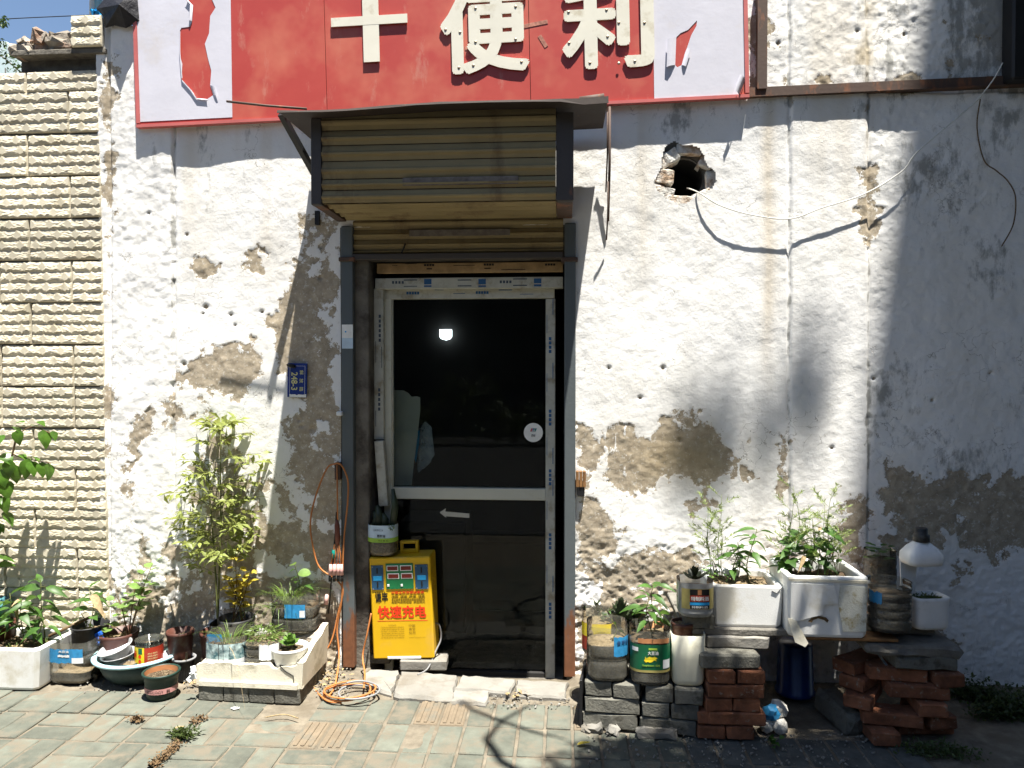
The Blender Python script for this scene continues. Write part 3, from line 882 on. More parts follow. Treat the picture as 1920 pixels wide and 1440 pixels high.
for sx_, dp in ((326, 0.012), (1480, 0.010), (1628, 0.006), (207, 0.012)):
    YY += dp * np.exp(-((PXA - sx_ - 2.0 * n1) / 2.6) ** 2)
YY += 0.02 * np.exp(-((PXA - 205) / 3.0) ** 2)
# step at the ledge under the upper right wall
YY += np.where((PYA < 172) & (PXA > 1400), 0.012, 0.0)
for (qx, qy, qr) in ((345, 682, 5), (385, 576, 6), (380, 588, 3), (432, 590, 4), (490, 585, 4), (440, 610, 3), (600, 520, 5), (602, 462, 6), (560, 788, 4), (565, 798, 4), (586, 805, 8), (556, 900, 5), (1142, 690, 4), (1200, 746, 4), (1243, 690, 5), (1275, 826, 5), (1560, 840, 4), (1640, 710, 4), (1700, 60, 5), (1460, 80, 4), (1610, 55, 4), (350, 440, 3), (280, 400, 3), (520, 700, 3), (1860, 700, 4), (1750, 750, 4)):
    pit = np.exp(-((PXA - qx) ** 2 + (PYA - qy) ** 2) / (qr * 0.8) ** 2)
    YY += 0.012 * pit
    peelA = np.maximum(peelA, np.where(pit > 0.4, 0.85, 0))
    grime_and_shade = np.maximum(grime_and_shade, np.where(pit > 0.4, 0.6, 0))
hole_r = 53 * (1 + 0.10 * np.sin(3 * np.arctan2(PYA - 326, PXA - 1283) + 1) + 0.06 * np.sin(5 * np.arctan2(PYA - 326, PXA - 1283)) + 0.12 * n2)
hd = np.sqrt((PXA - 1281) ** 2 + ((PYA - 326) * 0.97) ** 2)
DX0, DX1 = W(641, 900).x, W(1079, 900).x
OPEN_Z = W(860, 424).z
cellx, cellz = XX[:-1, :-1] + ST / 2, ZZ[:-1, :-1] + ST / 2
opening = (cellx > DX0) & (cellx < DX1) & (cellz < OPEN_Z)
ragtop = (PXA < 262) & (PYA < 44 + 14 * n1)
keep = ~(opening | (hd < hole_r)[:-1, :-1] | ragtop[:-1, :-1])
attr = np.stack([peelA, grime_and_shade, ochre, np.ones_like(ochre)], -1)
wall = thing('plaster_wall', 'whitewashed plaster wall of the shop, peeling to brown mortar, with a round hole', 'wall', (0, 0, 0))
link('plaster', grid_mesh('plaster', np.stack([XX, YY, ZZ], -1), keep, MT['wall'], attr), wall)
# masonry behind the plaster around the hole
hc = W(1285, 330)
b = MB()
b.lathe([(0.105, 0.0), (0.10, 0.30)], 24, smooth=True, wob=0.05)
lin = b.obj('hole_lining', MT['dark'], wall)
lin.rotation_euler = (math.radians(-90), 0, 0)
lin.location = (hc.x, 0.05, hc.z)
b = MB()
b.lathe([(0.0, 0.0), (0.12, 0.0)], 20)
o = b.obj('hole_back', MT['dark'], wall)
o.rotation_euler = (math.radians(-90), 0, 0)
o.location = (hc.x, 0.34, hc.z)
b = MB()
b.lathe([(0.10, 0.06), (0.13, 0.055), (0.24, 0.05)], 24, smooth=True, wob=0.03)
o = b.obj('hole_masonry', MT['jamb'], wall)
o.rotation_euler = (math.radians(-90), 0, 0)
o.location = (hc.x, 0.0, hc.z)
hole_mat = mat('broken_brick_whitewashed', (0.52, 0.37, 0.25), 0.95, 0.35, 26, 0.9, 60, dirt=(0.74, 0.72, 0.66), dscale=13, damt=0.75, bdist=0.01)
for k, (px, py, w_, h_, rz, yd) in enumerate([(1253, 297, 40, 24, -30, 0.030), (1292, 281, 46, 20, 2, 0.035), (1326, 300, 26, 34, 25, 0.045), (1240, 332, 44, 26, 4, 0.022),
                                              (1243, 362, 42, 24, 14, 0.026), (1275, 380, 54, 24, 6, 0.025), (1318, 372, 40, 26, -25, 0.035), (1333, 340, 22, 36, -4, 0.05)]):
    p = W(px, py, yd)
    me = brick_mesh('broken_brick', m(w_, p), 0.11, m(h_, p), hole_mat, 0.006, 0.004, 300 + k, 3)
    link('broken_brick', me, wall, (p.x, yd + 0.038, p.z), Quaternion((0, 1, 0), math.radians(rz)))

# door reveals and lintel
jambs = thing('door_jamb', 'rough dirty concrete sides and lintel lining the dark doorway', 'doorway', (W(860, 1262).x, 0.1, 0))
inv = -jambs.location


def jbox(name, c, s):
    b_ = MB().box(Vector(c) + inv, s, bev=0.006)
    return b_.obj(name, MT['jamb'], jambs)


YD = 0.15          # plane of the door
xl, xr = W(704, 900, YD).x, W(1056, 900, YD).x
jbox('side', ((DX0 - 0.02 + xl) / 2, 0.16, 1.1), (xl - DX0 + 0.02, 0.28, 2.62))
jbox('side', ((DX1 + 0.02 + xr) / 2 + 0.01, 0.16, 1.1), (DX1 - xr + 0.0, 0.28, 2.62))
jbox('lintel', (0.5 * (xl + xr), 0.17, W(860, 455, 0.05).z + 0.12), (xr - xl + 0.1, 0.2, 0.42))

# dark shop behind the door
room = MB()
rx0, rx1, ry0, ry1, rz1 = -2.2, 1.4, 0.32, 4.2, 2.75
RF = -0.17
room.add([(rx0, ry0, RF), (rx1, ry0, RF), (rx1, ry1, RF), (rx0, ry1, RF), (rx0, ry0, rz1), (rx1, ry0, rz1), (rx1, ry1, rz1), (rx0, ry1, rz1)],
         [(0, 1, 2, 3), (4, 7, 6, 5), (3, 2, 6, 7), (0, 3, 7, 4), (1, 5, 6, 2)])
ro = room.obj('shop_interior', MT['dark'])
structure(ro, 'dark unlit shop interior behind the glass door')
fr = MB()
fr.box((rx0 / 2 + xl / 2 - 0.0, 0.31, rz1 / 2), (xl - rx0, 0.02, rz1))
fr.box((rx1 / 2 + xr / 2, 0.31, rz1 / 2), (rx1 - xr, 0.02, rz1))
fr.box(((xl + xr) / 2, 0.31, (2.2 + rz1) / 2), (xr - xl, 0.02, rz1 - 2.2))
fo = fr.obj('shop_interior_front', MT['dark'])
structure(fo, 'dark back face of the shop front inside')

# ------------------------------------------------------------------ tile-clad wall on the left
TS = 1.0


def tile_mesh(name, w, rows, seed):
    rh = 0.0555
    h = rows * rh
    nu, nv = max(10, int(w / 0.0048)), rows * 14
    u, v = np.linspace(0, w, nu), np.linspace(0, h, nv)
    U, V = np.meshgrid(u, v)
    rs = np.random.RandomState(seed)
    row = np.minimum((V / rh).astype(int), rows - 1)
    vv = V / rh - row                                   # 0 bottom .. 1 top of a strip
    crest = np.clip(0.26 + 0.32 * fbm(U, row * 3.1, 26.0, 4, seed + 5, 0.65), 0.10, 0.60)   # ragged crest line of each strip
    up = (1 - vv) / (1 - crest)
    dn = np.maximum(vv / crest, 0) ** 0.7
    hgt = 0.0075 * np.where(vv > crest, up ** 0.8, dn) + 0.001
    flow = fbm(U + 0.05 * row, V * 2.6 + 0.4 * U, 20.0, 3, seed + 9)
    step = np.abs(((vv * 2.6 + 1.6 * flow) % 1.0) - 0.5) * 2
    hgt += 0.0024 * np.clip(step * 1.4 - 0.4, 0, 1) * np.clip(4 * vv * (1 - vv), 0, 1) * (vv < 0.85)
    hgt += 0.0016 * fbm(U, V, 60.0, 3, seed)
    for r in range(rows):
        off = rs.uniform(0, 0.10)
        for cxx in np.arange(off, w + 0.05, 0.103):
            d = np.abs(U - cxx) / 0.027 + np.abs(vv - 0.5) / 0.5
            sel = (d < 1) & (row == r)
            hgt = np.where(sel, 0.0074, hgt)
    edge = np.minimum(np.minimum(U, w - U) / 0.004, np.minimum(V, h - V) / 0.003)
    hgt = np.where(edge < 1, np.minimum(hgt, 0.006 * np.clip(edge, 0, 1)), hgt) + 0.008
    rim = (U <= 0) | (U >= w) | (V <= 0) | (V >= h)
    hgt = np.where(rim, 0.0, hgt)
    return grid_mesh(name, np.stack([U, -hgt, V], -1), None, MT['tile'], smooth=False)


TY = -0.004
twall = thing('tile_clad_wall', 'beige wall clad in large embossed stone look tiles, broken at the top', 'wall', (W(100, 1250).x, 0, 0))
tinv = Vector((-twall.location.x, 0, 0))
long_v = [tile_mesh('stone_tile', 0.405, 4, 400 + k) for k in range(5)]
short_v = [tile_mesh('stone_tile', 0.168, 4, 420 + k) for k in range(3)]
half_l = tile_mesh('stone_tile', 0.405, 2, 431)
half_s = tile_mesh('stone_tile', 0.168, 2, 432)
tr_ = random.Random(3)
XR = W(198, 700, TY).x
course_y = [(1256, 'A'), (1180, 'B'), (1104, 'B'), (1030, 'A'), (956, 'B'), (881, 'A'), (803, 'B'), (725, 'B'), (646, 'A'), (568, 'B'), (489, 'A'), (409, 'B'), (330, 'A'), (250, 'B'), (173, 'Ah')]
for yb, kind in course_y:
    zb = W(150, yb, TY).z
    x = XR + 0.004 + (yb - 700) * 0.000028
    segs = [0.405, 0.405, 0.405, 0.405] if kind[0] == 'A' else [0.168, 0.405, 0.405, 0.405]
    for w_ in segs:
        half = kind.endswith('h')
        me = (half_l if half else tr_.choice(long_v)) if w_ > 0.3 else (half_s if half else tr_.choice(short_v))
        x -= w_ + 0.007
        o = link('stone_tile', me, twall, Vector((x, TY + tr_.uniform(-0.002, 0.002), zb + 0.003)) + tinv)
        o.rotation_euler = (0, tr_.uniform(-0.004, 0.004), 0)
ztop = W(150, 138, TY).z
b = MB()
b.box(((XR - 4.5) / 2 + tinv.x, 0.10, ztop / 2 - 0.01), (XR + 4.5 - 0.004, 0.199, ztop))
b.obj('wall_body', MT['joint'], twall)
b = MB()
x0_, x1_ = W(40, 120, 0.05).x, W(190, 120, 0.05).x
zz0, zz1 = W(100, 140, 0.05).z, W(100, 100, 0.05).z
b.box(((x0_ + x1_) / 2 + tinv.x, 0.13, (zz0 + zz1) / 2), (x1_ - x0_, 0.16, zz1 - zz0))
b.obj('beam', MT['jamb'], twall)
b = MB()
x0_, x1_ = W(20, 100, -0.03).x, W(196, 100, -0.03).x
zs = W(100, 97, -0.03).z
b.box(((x0_ + x1_) / 2 + tinv.x, 0.09, zs), (x1_ - x0_, 0.24, 0.03), bev=0.004)
b.obj('coping_slab', MT['jamb'], twall)
top_t = tile_mesh('stone_tile', 0.17, 3, 440)
o = link('stone_tile', top_t, twall, Vector((W(135, 88, -0.035).x, -0.035, W(135, 89, -0.035).z)) + tinv)
b = MB()
p = W(165, 62, -0.03)
b.box((p.x + tinv.x, 0.05, p.z), (0.165, 0.165, 0.155))
b.obj('coping_block', MT['slab'], twall)
for k, (px, py, w_, h_, rz) in enumerate([(38, 94, 44, 22, -4), (80, 90, 46, 26, 5), (122, 84, 42, 24, -8), (72, 68, 30, 24, 20), (106, 68, 40, 24, -5), (128, 66, 20, 20, 12), (42, 78, 24, 12, 0), (44, 72, 14, 9, 15), (60, 80, 40, 14, 5), (110, 78, 50, 16, 3)]):
    p = W(px, py, -0.02)
    me = brick_mesh('rubble_stone', m(w_, p), 0.12, m(h_, p), MT['stone'], 0.012, 0.011, 500 + k, 2)
    link('rubble_stone', me, twall, Vector((p.x, 0.03 + 0.02 * (k % 3), p.z)) + tinv, Quaternion((0, 1, 0), math.radians(rz)))
# ------------------------------------------------------------------ shop sign
SY = -0.040
s_bl, s_br = W(256, 238, SY), W(1405, 181, SY)
su = (s_br - s_bl)
SLEN = su.length
su = su.normalized()
sv = Vector((-su.z, 0, su.x))
sign = thing('shop_sign', 'long red shop sign with big cream lettering and torn white film', 'sign', s_bl)
sign.rotation_euler = (0, -math.atan2(su.z, su.x), 0)
SH = 0.98


def sxy(px, py, y=SY):
    p = W(px, py, y) - s_bl
    return (p.dot(su), p.dot(sv))


b = MB()
seams = [0.0, sxy(610, 100)[0], sxy(993, 100)[0], SLEN]
for k in range(3):
    x0_, x1_ = seams[k] + (0.0015 if k else 0), seams[k + 1] - (0.0015 if k < 2 else 0)
    MB().box(((x0_ + x1_) / 2, 0.0135, SH / 2), (x1_ - x0_, 0.022, SH - 0.02)).obj('red_sheet', MT['red'], sign)
b.box((SLEN / 2, 0.0125, 0.004), (SLEN, 0.033, 0.016))
b.obj('bottom_trim', MT['redframe'], sign)
MB().box((0.010, 0.012, SH / 2 + 0.012), (0.020, 0.032, SH - 0.012)).obj('side_trim', MT['redframe'], sign)
MB().box((SLEN - 0.010, 0.012, SH / 2 + 0.012), (0.020, 0.032, SH - 0.012)).obj('side_trim', MT['redframe'], sign)
b = MB()
b.box((SLEN / 2, 0.027, SH / 2), (SLEN - 0.04, 0.004, SH - 0.03))
b.obj('backing', MT['black_steel'], sign)


def sheet_poly(name, outer, holes, y, mt, parent, thick=0.0012):
    polys = [outer] + holes
    tri = tessellate_polygon([[Vector((p[0], p[1], 0)) for p in q] for q in polys])
    flatp = [p for q in polys for p in q]
    return MB().add([(p[0], y, p[1]) for p in flatp], [tuple(t) for t in tri]).obj(name, mt, parent)


pl = lambda pts: [sxy(*p) for p in pts]
tear1 = pl([(336, 60), (340, 52), (356, 50), (360, 40), (362, 10), (352, 0), (360, -10), (392, -14), (404, 14), (394, 30), (392, 62), (384, 82), (390, 110), (396, 132), (394, 160), (400, 178), (388, 186), (368, 184), (356, 166), (340, 148), (342, 120), (336, 100)])
outer1 = [(0.021, 0.026), (sxy(435, 200)[0], 0.026), (sxy(435, 20)[0], SH), (0.021, SH)]
sheet_poly('white_film', outer1, [tear1], 0.0005, MT['film'], sign)
tear2 = pl([(1266, 122), (1268, 70), (1276, 62), (1290, 56), (1307, 38), (1306, 48), (1296, 66), (1288, 90), (1284, 100), (1278, 122), (1270, 126)])
outer2 = [(sxy(1225, 100)[0], 0.014), (sxy(1386, 180)[0], 0.014), sxy(1397, 150), (SLEN - 0.021, SH), (sxy(1225, -40)[0], SH)]
sheet_poly('white_film', outer2, [tear2], 0.0005, MT['film'], sign)


def curl(pts, out):
    """a lifted strip of film: pts = photo pixels along its root, out = (dx, dz, dy) at its free edge"""
    a = [sxy(*p) for p in pts]
    vs_, fs_ = [], []
    n = len(a)
    for k in range(4):
        t = k / 3
        for q in a:
            vs_.append((q[0] + out[0] * t, -0.001 - out[2] * math.sin(t * 2.2), q[1] + out[1] * t))
    for k in range(3):
        for i in range(n - 1):
            fs_.append((k * n + i, k * n + i + 1, (k + 1) * n + i + 1, (k + 1) * n + i))
    return MB().add(vs_, fs_, True).obj('film_curl', MT['film'], sign)


curl([(336, 60), (336, 100), (340, 148)], (0.010, 0.0, 0.008))
curl([(340, 148), (356, 166), (368, 184), (388, 186)], (0.010, -0.010, 0.006))
curl([(394, 160), (400, 178)], (0.03, -0.01, 0.007))
curl([(360, 40), (362, 10), (352, 0)], (-0.014, 0.004, 0.008))
curl([(1268, 70), (1266, 122)], (-0.045, -0.012, 0.014))
curl([(1278, 122), (1288, 90)], (0.02, -0.012, 0.008))
curl([(1386, 180), (1397, 150)], (-0.03, 0.02, 0.03))


def letter(body, x0, y0, x1, y1, bold):
    (ua, va), (ub, vb) = sxy(x0, y1), sxy(x1, y0)
    b_ = MB()
    v, f, (a0, a1, c0, c1) = text_mesh(body, bold, 0.0028)
    b_.add([(ua + (p[0] - a0) / (a1 - a0) * (ub - ua), -0.0062 - p[2], va + (p[1] - c0) / (c1 - c0) * (vb - va)) for p in v], f)
    o_ = b_.obj('letter', MT['letter'], sign)
    o_['label'] = 'cream raised character ' + body
    sd_ = random.Random(len(body) + int(x0))
    return o_, b_


screws = {0: [(836, 57), (863, 62), (892, 17), (967, 14), (892, 80), (967, 75), (861, 128), (888, 124), (978, 117)], 1: [(1066, 24), (1137, 20), (1067, 82), (1139, 70), (1106, 119), (1160, 44), (1160, 120), (1208, 44), (1190, 116)]}
for q, (ch, x0, y0, x1, y1) in enumerate([('便', 828, -30, 990, 143), ('利', 1055, -38, 1224, 134)]):
    o, _ = letter(ch, x0, y0, x1, y1, 0.030)
    for (px, py) in screws[q]:
        u, w_ = sxy(px, py)
        MB().lathe([(0.0, 0.003), (0.006, 0.002), (0.008, 0.0)], 8).obj('screw', MT['screw'], o).matrix_basis = Matrix.Translation((u, -0.0095, w_)) @ Matrix.Rotation(math.radians(90), 4, 'X')
b = MB()
for (x0, y0, x1, y1) in ((683, -60, 708, 118), (622, 27, 764, 52)):
    (ua, va), (ub, vb) = sxy(x0, y1), sxy(x1, y0)
    b.box(((ua + ub) / 2, -0.0062 - (0.0005 if y0 > 0 else 0), (va + vb) / 2), (ub - ua, 0.006, vb - va))
o = b.obj('letter', MT['letter'], sign)
o['label'] = 'cream raised character strokes, the rest of it missing'
glue = mat('glue_marks', (0.40, 0.17, 0.12), 0.8, 0.4, 60, 0.1)
for (x0, y0, x1, y1, a_) in ((978, 40, 1026, 50, 8), (872, 84, 885, 96, 0), (1006, 74, 1030, 80, -60)):      # marks where something used to hang
    u, w_ = sxy((x0 + x1) / 2, (y0 + y1) / 2)
    MB().box((u, 0.0014, w_), (m(x1 - x0, s_bl), 0.0012, m(7, s_bl)), M=Matrix.Rotation(math.radians(-a_), 3, 'Y')).obj('glue_mark', glue, sign)

# ------------------------------------------------------------------ tin canopy, shutter box, shutter
CFY = -0.52
zc = W(800, 196, CFY).z
can = thing('tin_canopy', 'thin rusty tin sheet sticking out over the shutter box below the sign', 'canopy', (W(840, 200, -0.25).x, -0.06, zc))
b = MB()
xa, xb = W(520, 200, CFY).x - can.location.x, W(1141, 176, CFY).x - can.location.x
n = 14
vs_, fs_ = [], []
for i in range(n + 1):
    t = i / n
    x = xa + (xb - xa) * t
    sag = -0.006 * math.sin(t * 9) + 0.028 * t - 0.012
    for (yy, dz) in ((0.0, 0.012), (-0.24, 0.008), (CFY + 0.06, 0.0), (CFY + 0.057, -0.009 - 0.02 * (t > 0.9))):
        vs_.append((x, yy, sag + dz + rnd.uniform(-0.002, 0.002)))
for i in range(n):
    for k in range(3):
        a = i * 4 + k
        fs_.append((a, a + 4, a + 5, a + 1))
o = b.add(vs_, fs_).obj('sheet', MT['rust_dark'], can)
md = o.modifiers.new('thick', 'SOLIDIFY')
md.thickness = 0.003
b = MB()
p0, p1 = W(425, 190, -0.3) - can.location, W(575, 204, -0.3) - can.location
b.tube([p0, (p0 + p1) / 2 + Vector((0, 0, -0.003)), p1], 0.006, 6).obj('rod', MT['rust'], can)
b = MB()
q = W(1112, 188, -0.47) - can.location
b.tube([q + Vector((-0.06, 0, 0)), q + Vector((0.05, 0.0, 0.012))], 0.017, 10).obj('pipe_stub', MT['rust'], can)
# hanging strips at the right end
b = MB()
for (px, y0, y1, w_) in ((1140, 200, 415, 5), (1136, 210, 360, 3), (1137, 340, 450, 3)):
    p0, p1 = W(px + 3, y0, -0.10) - can.location, W(px, y1, -0.02) - can.location
    b.tube([p0, p0.lerp(p1, 0.5) + Vector((0.004, 0, 0)), p1], m(w_ / 2, (0, 0, 0)), 5)
b.obj('hanging_strip', MT['rust'], can)

BXY = -0.41
zb, zt = W(800, 380, BXY).z, zc - 0.004
xl0, xr0 = W(582, 300, BXY).x, W(1076, 300, BXY).x
shut = thing('roller_shutter', 'rolled up metal shutter in its boxy housing over the doorway', 'shutter', ((xl0 + xr0) / 2, 0, zb))
si = -shut.location
ys = [(W(800, y_, BXY).z) for y_ in (206, 240, 268, 298, 332, 353, 378)]
xi0, xi1 = W(603, 300, BXY).x, W(1042, 300, BXY).x


def slat(z0, z1, y, x0, x1, ax='z'):
    """one rolled shutter slat with a shallow double wave section, facing the street"""
    b_ = MB()
    k = 9
    vs2, fs2 = [], []
    for i in range(k):
        t = i / (k - 1)
        z = z0 + (z1 - z0) * t
        yy = y - 0.010 * math.sin(t * math.pi) - 0.009 * (1 if 0.30 < t < 0.62 else 0)
        for x in (x0, x1):
            vs2.append((x, yy, z) if ax == 'z' else (x, z, y + (y - yy)))
    fs2 = [(2 * i, 2 * i + 1, 2 * i + 3, 2 * i + 2) for i in range(k - 1)]
    b_.add([Vector(p) + si for p in vs2], fs2)
    o_ = b_.obj('slat', MT['shutter'], shut)
    o_.modifiers.new('thick', 'SOLIDIFY').thickness = 0.002
    return o_


for k in range(len(ys) - 1):
    slat(ys[k + 1] + 0.002, ys[k] - 0.002, BXY + 0.012, xi0, xi1)
nb = 4
for k in range(nb):                                        # underside of the housing
    y0_, y1_ = BXY + 0.03 + (0.40 - 0.03) * k / nb, BXY + 0.03 + (0.40 - 0.03) * (k + 1) / nb
    slat(y0_, y1_ - 0.003, zb + 0.006, xi0, xi1, 'y')
lz = [W(860, y_, -0.012).z for y_ in (402, 428, 447, 466, 474)]
lx0, lx1 = W(663, 440, 0).x, W(1056, 440, 0).x
for k in range(len(lz) - 1):
    slat(lz[k + 1] + 0.001, lz[k] - 0.001, 0.005, lx0, lx1)
MB().box(Vector(((lx0 + lx1) / 2, 0.0, W(860, 481, 0).z)) + si, (lx1 - lx0, 0.05, 0.032), bev=0.003).obj('bottom_bar', MT['shutter_frame'], shut)
for (x0, x1) in ((xl0, xi0), (xi1, xr0)):
    xm = (x0 + x1) / 2
    MB().box(Vector((xm, BXY + 0.02, (zb + zt) / 2 - 0.004)) + si, (x1 - x0 - 0.003, 0.04, zt - zb - 0.006), bev=0.003).obj('corner_post', MT['shutter_frame'], shut)
    MB().box(Vector((xm, (BXY + 0.04) / 2 + 0.0, zb + 0.012)) + si, (x1 - x0 - 0.006, -BXY - 0.05, 0.024), bev=0.002).obj('bottom_rail', MT['rust'], shut)
MB().box(Vector((xl0 + 0.004, BXY / 2 + 0.02, (zb + zt) / 2)) + si, (0.003, -BXY - 0.05, zt - zb - 0.06)).obj('side_plate', MT['rust'], shut)
MB().box(Vector((xr0 - 0.004, BXY / 2 + 0.02, (zb + zt) / 2)) + si, (0.003, -BXY - 0.05, zt - zb - 0.06)).obj('side_plate', MT['rust'], shut)
MB().box(Vector(((xi0 + xi1) / 2, BXY / 2, zt - 0.02)) + si, (xi1 - xi0, -BXY - 0.06, 0.003)).obj('top_plate', MT['rust'], shut)
MB().box(Vector(((xi0 + xi1) / 2, BXY + 0.035, (zb + zt) / 2)) + si, (xi1 - xi0, 0.004, zt - zb - 0.03)).obj('inner_plate', MT['rust'], shut)
p0, p1 = W(755, 344, BXY), W(972, 334, BXY)
MB().box(Vector(((p0.x + p1.x) / 2, BXY + 0.0, (p0.z + p1.z) / 2)) + si, (p1.x - p0.x, 0.006, m(15, p0)), bev=0.002).obj('tape_residue', MT['tape'], shut)
p0 = W(862, 437, 0)
MB().box(Vector((p0.x, -0.012, p0.z)) + si, (m(190, p0), 0.004, m(12, p0)), bev=0.001).obj('tape_residue', MT['tape'], shut)
b = MB()
p0, p1 = W(753, 474, -0.015), W(760, 457, -0.015)
b.tube([p0 + si, p0.lerp(p1, 0.6) + si + Vector((0.004, -0.01, 0)), p1 + si], 0.004, 6).obj('latch_pin', MT['black_steel'], shut)

br = MB()
p0, p1 = W(527, 213, -0.30), W(592, 330, -0.03)
st_ = MB()
dr = (p1 - p0).normalized()
Q = dr.to_track_quat('Z', 'Y').to_matrix()
st_.box((0, 0, (p1 - p0).length / 2), (0.028, 0.028, (p1 - p0).length))
o = st_.obj('steel_strut', MT['black_steel'])
o.rotation_mode = 'QUATERNION'
o.rotation_quaternion = dr.to_track_quat('Z', 'Y')
o.location = p0
tag(o, 'black diagonal steel strut propping the canopy beside the shutter housing', 'strut')
o = MB().pxbox(590, 395, 598, 421, -0.03, 0.02).obj('wall_bracket', MT['black_steel'])
tag(o, 'short black bracket stub on the wall under the housing', 'bracket')

# ------------------------------------------------------------------ steel door posts
posts = thing('steel_door_frame', 'grey steel posts either side of the doorway, rusting near the ground', 'door frame', (W(860, 1260).x, 0, 0))
pi_ = -posts.location
for (x0, x1, ybm) in ((641, 663, 1251), (1058, 1079, 1282)):
    a, c = W(x0, 900, -0.025), W(x1, 900, -0.025)
    zt_ = W(650, 424, -0.02).z
    zb_ = max(W(x0, ybm, -0.02).z, -0.01)
    MB().box(Vector(((a.x + c.x) / 2, 0.02, (zt_ + zb_) / 2)) + pi_, (c.x - a.x, 0.09, zt_ - zb_), bev=0.004).obj('post', MT['steel'], posts)
for px in (650, 1068):
    p = W(px, 486, -0.03)
    MB().box(Vector((p.x, 0.0, p.z)) + pi_, (0.085, 0.07, 0.022), bev=0.003).obj('weld_plate', MT['rust'], posts)

# ------------------------------------------------------------------ glazed door
door = thing('shop_door', 'white plastic framed glass door with film print left on its frame', 'door', (W(870, 1270, YD).x, YD, 0))
di = -door.location


def rail(name, x0, y0, x1, y1, y, th, mt):
    b_ = MB().pxbox(x0, y0, x1, y1, y, th, bev=0.003)
    b_.v = [tuple(Vector(p) + di) for p in b_.v]
    return b_.obj(name, mt, door)


MB().pxbox(706, 492, 1056, 511, YD - 0.03, 0.02)
o = rail('printed_board', 706, 492, 1056, 511, YD - 0.06, 0.03, MT['woodfilm'])
hd_ = rail('header', 703, 520, 1056, 541, YD - 0.045, 0.06, MT['upvc_film'])
lj = rail('side_jamb', 701, 541, 719, 824, YD - 0.035, 0.07, MT['upvc_film'])
rail('top_rail', 720, 542, 1040, 560, YD, 0.05, MT['upvc_film'])
rs_ = rail('hinge_stile', 1023, 560, 1041, 1272, YD, 0.05, MT['upvc_film'])
rail('lock_stile', 720, 560, 735, 1272, YD, 0.05, MT['upvc'])
rail('stile_bead', 735, 560, 737, 915, YD + 0.006, 0.03, MT['upvc'])
rail('middle_rail', 735, 915, 1023, 937, YD + 0.002, 0.05, MT['upvc'])
rail('bottom_rail', 735, 1258, 1023, 1274, YD + 0.002, 0.05, MT['dark'])
b = MB()
a, c = W(711, 826, YD - 0.04) + di, W(722, 948, YD - 0.06) + di
b.box((a + c) / 2, (m(18, (0, 0, 0)), 0.05, (a - c).length), M=Matrix.Rotation(math.radians(-4), 3, 'Y'), bev=0.003).obj('broken_jamb_piece', MT['upvc_film'], door)
for (y0, y1) in ((560, 915), (937, 1258)):
    a, c = W(735, y0, YD + 0.025) + di, W(1023, y1, YD + 0.025) + di
    MB().box((a + c) / 2, (c.x - a.x, 0.004, a.z - c.z)).obj('glass_pane', MT['glass'], door)


def printed(parent, marks, y, mt):
    b_ = MB()
    for (x0, y0, x1, y1) in marks:
        b_.pxbox(x0, y0, x1, y1, y, 0.001)
    b_.v = [tuple(Vector(p) + di) for p in b_.v]
    return b_.obj('film_print', mt, parent)


fy = YD - 0.0462
printed(hd_, [(795, 523, 809, 533), (795, 535, 809, 538), (897, 523, 911, 533), (897, 535, 911, 538), (1001, 522, 1015, 531), (1001, 533, 1015, 537)], fy, MT['filmblue'])
printed(hd_, [(757, 524, 782, 526), (757, 536, 782, 537.5), (858, 524, 884, 526), (858, 535, 884, 537), (962, 522, 988, 524), (962, 534, 988, 536)]
        + [(735 + k * 6, 527, 739 + k * 6, 532) for k in range(4)] + [(937 + k * 6, 526, 941 + k * 6, 531) for k in range(4)], fy, MT['filmdark'])
printed(lj, [(710, 590 + k * 9, 714, 596 + k * 9) for k in range(6)] + [(709, 728 + k * 9, 713, 734 + k * 9) for k in range(5)] + [(704, 640, 705, 680), (715, 650, 716, 690), (704, 770, 705, 800)], YD - 0.0362, MT['filmdark'])
printed(rs_, [(1029, y_ + k * 8, 1034, y_ + 6 + k * 8) for y_ in (632, 768, 880, 1000, 1130) for k in range(4)] + [(1025, y_, 1026, y_ + 34) for y_ in (590, 700, 820, 940, 1060)] + [(1036, y_, 1037.5, y_ + 30) for y_ in (560, 680, 840, 900, 1080)], YD - 0.0012, MT['filmblue'])
printed(hd_, [(795 + k * 5, 495, 799 + k * 5, 499) for k in range(4)] + [(907 + k * 5, 494, 911 + k * 5, 498) for k in range(4)] + [(1022 + k * 5, 494, 1026 + k * 5, 498) for k in range(4)] + [(800, 503, 810, 505), (908, 502, 920, 504), (735, 497, 745, 498), (760, 494, 782, 495), (850, 497, 890, 498), (940, 505, 985, 506)], YD - 0.0612, MT['black'])
printed(rs_, [(762 + k * 5, 547, 766 + k * 5, 552) for k in range(5)] + [(892 + k * 5, 546, 896 + k * 5, 551) for k in range(5)] + [(815, 542.5, 832, 544), (935, 543, 960, 544.5), (850, 550, 872, 551), (975, 551, 1000, 552)], YD - 0.0012, MT['filmblue'])

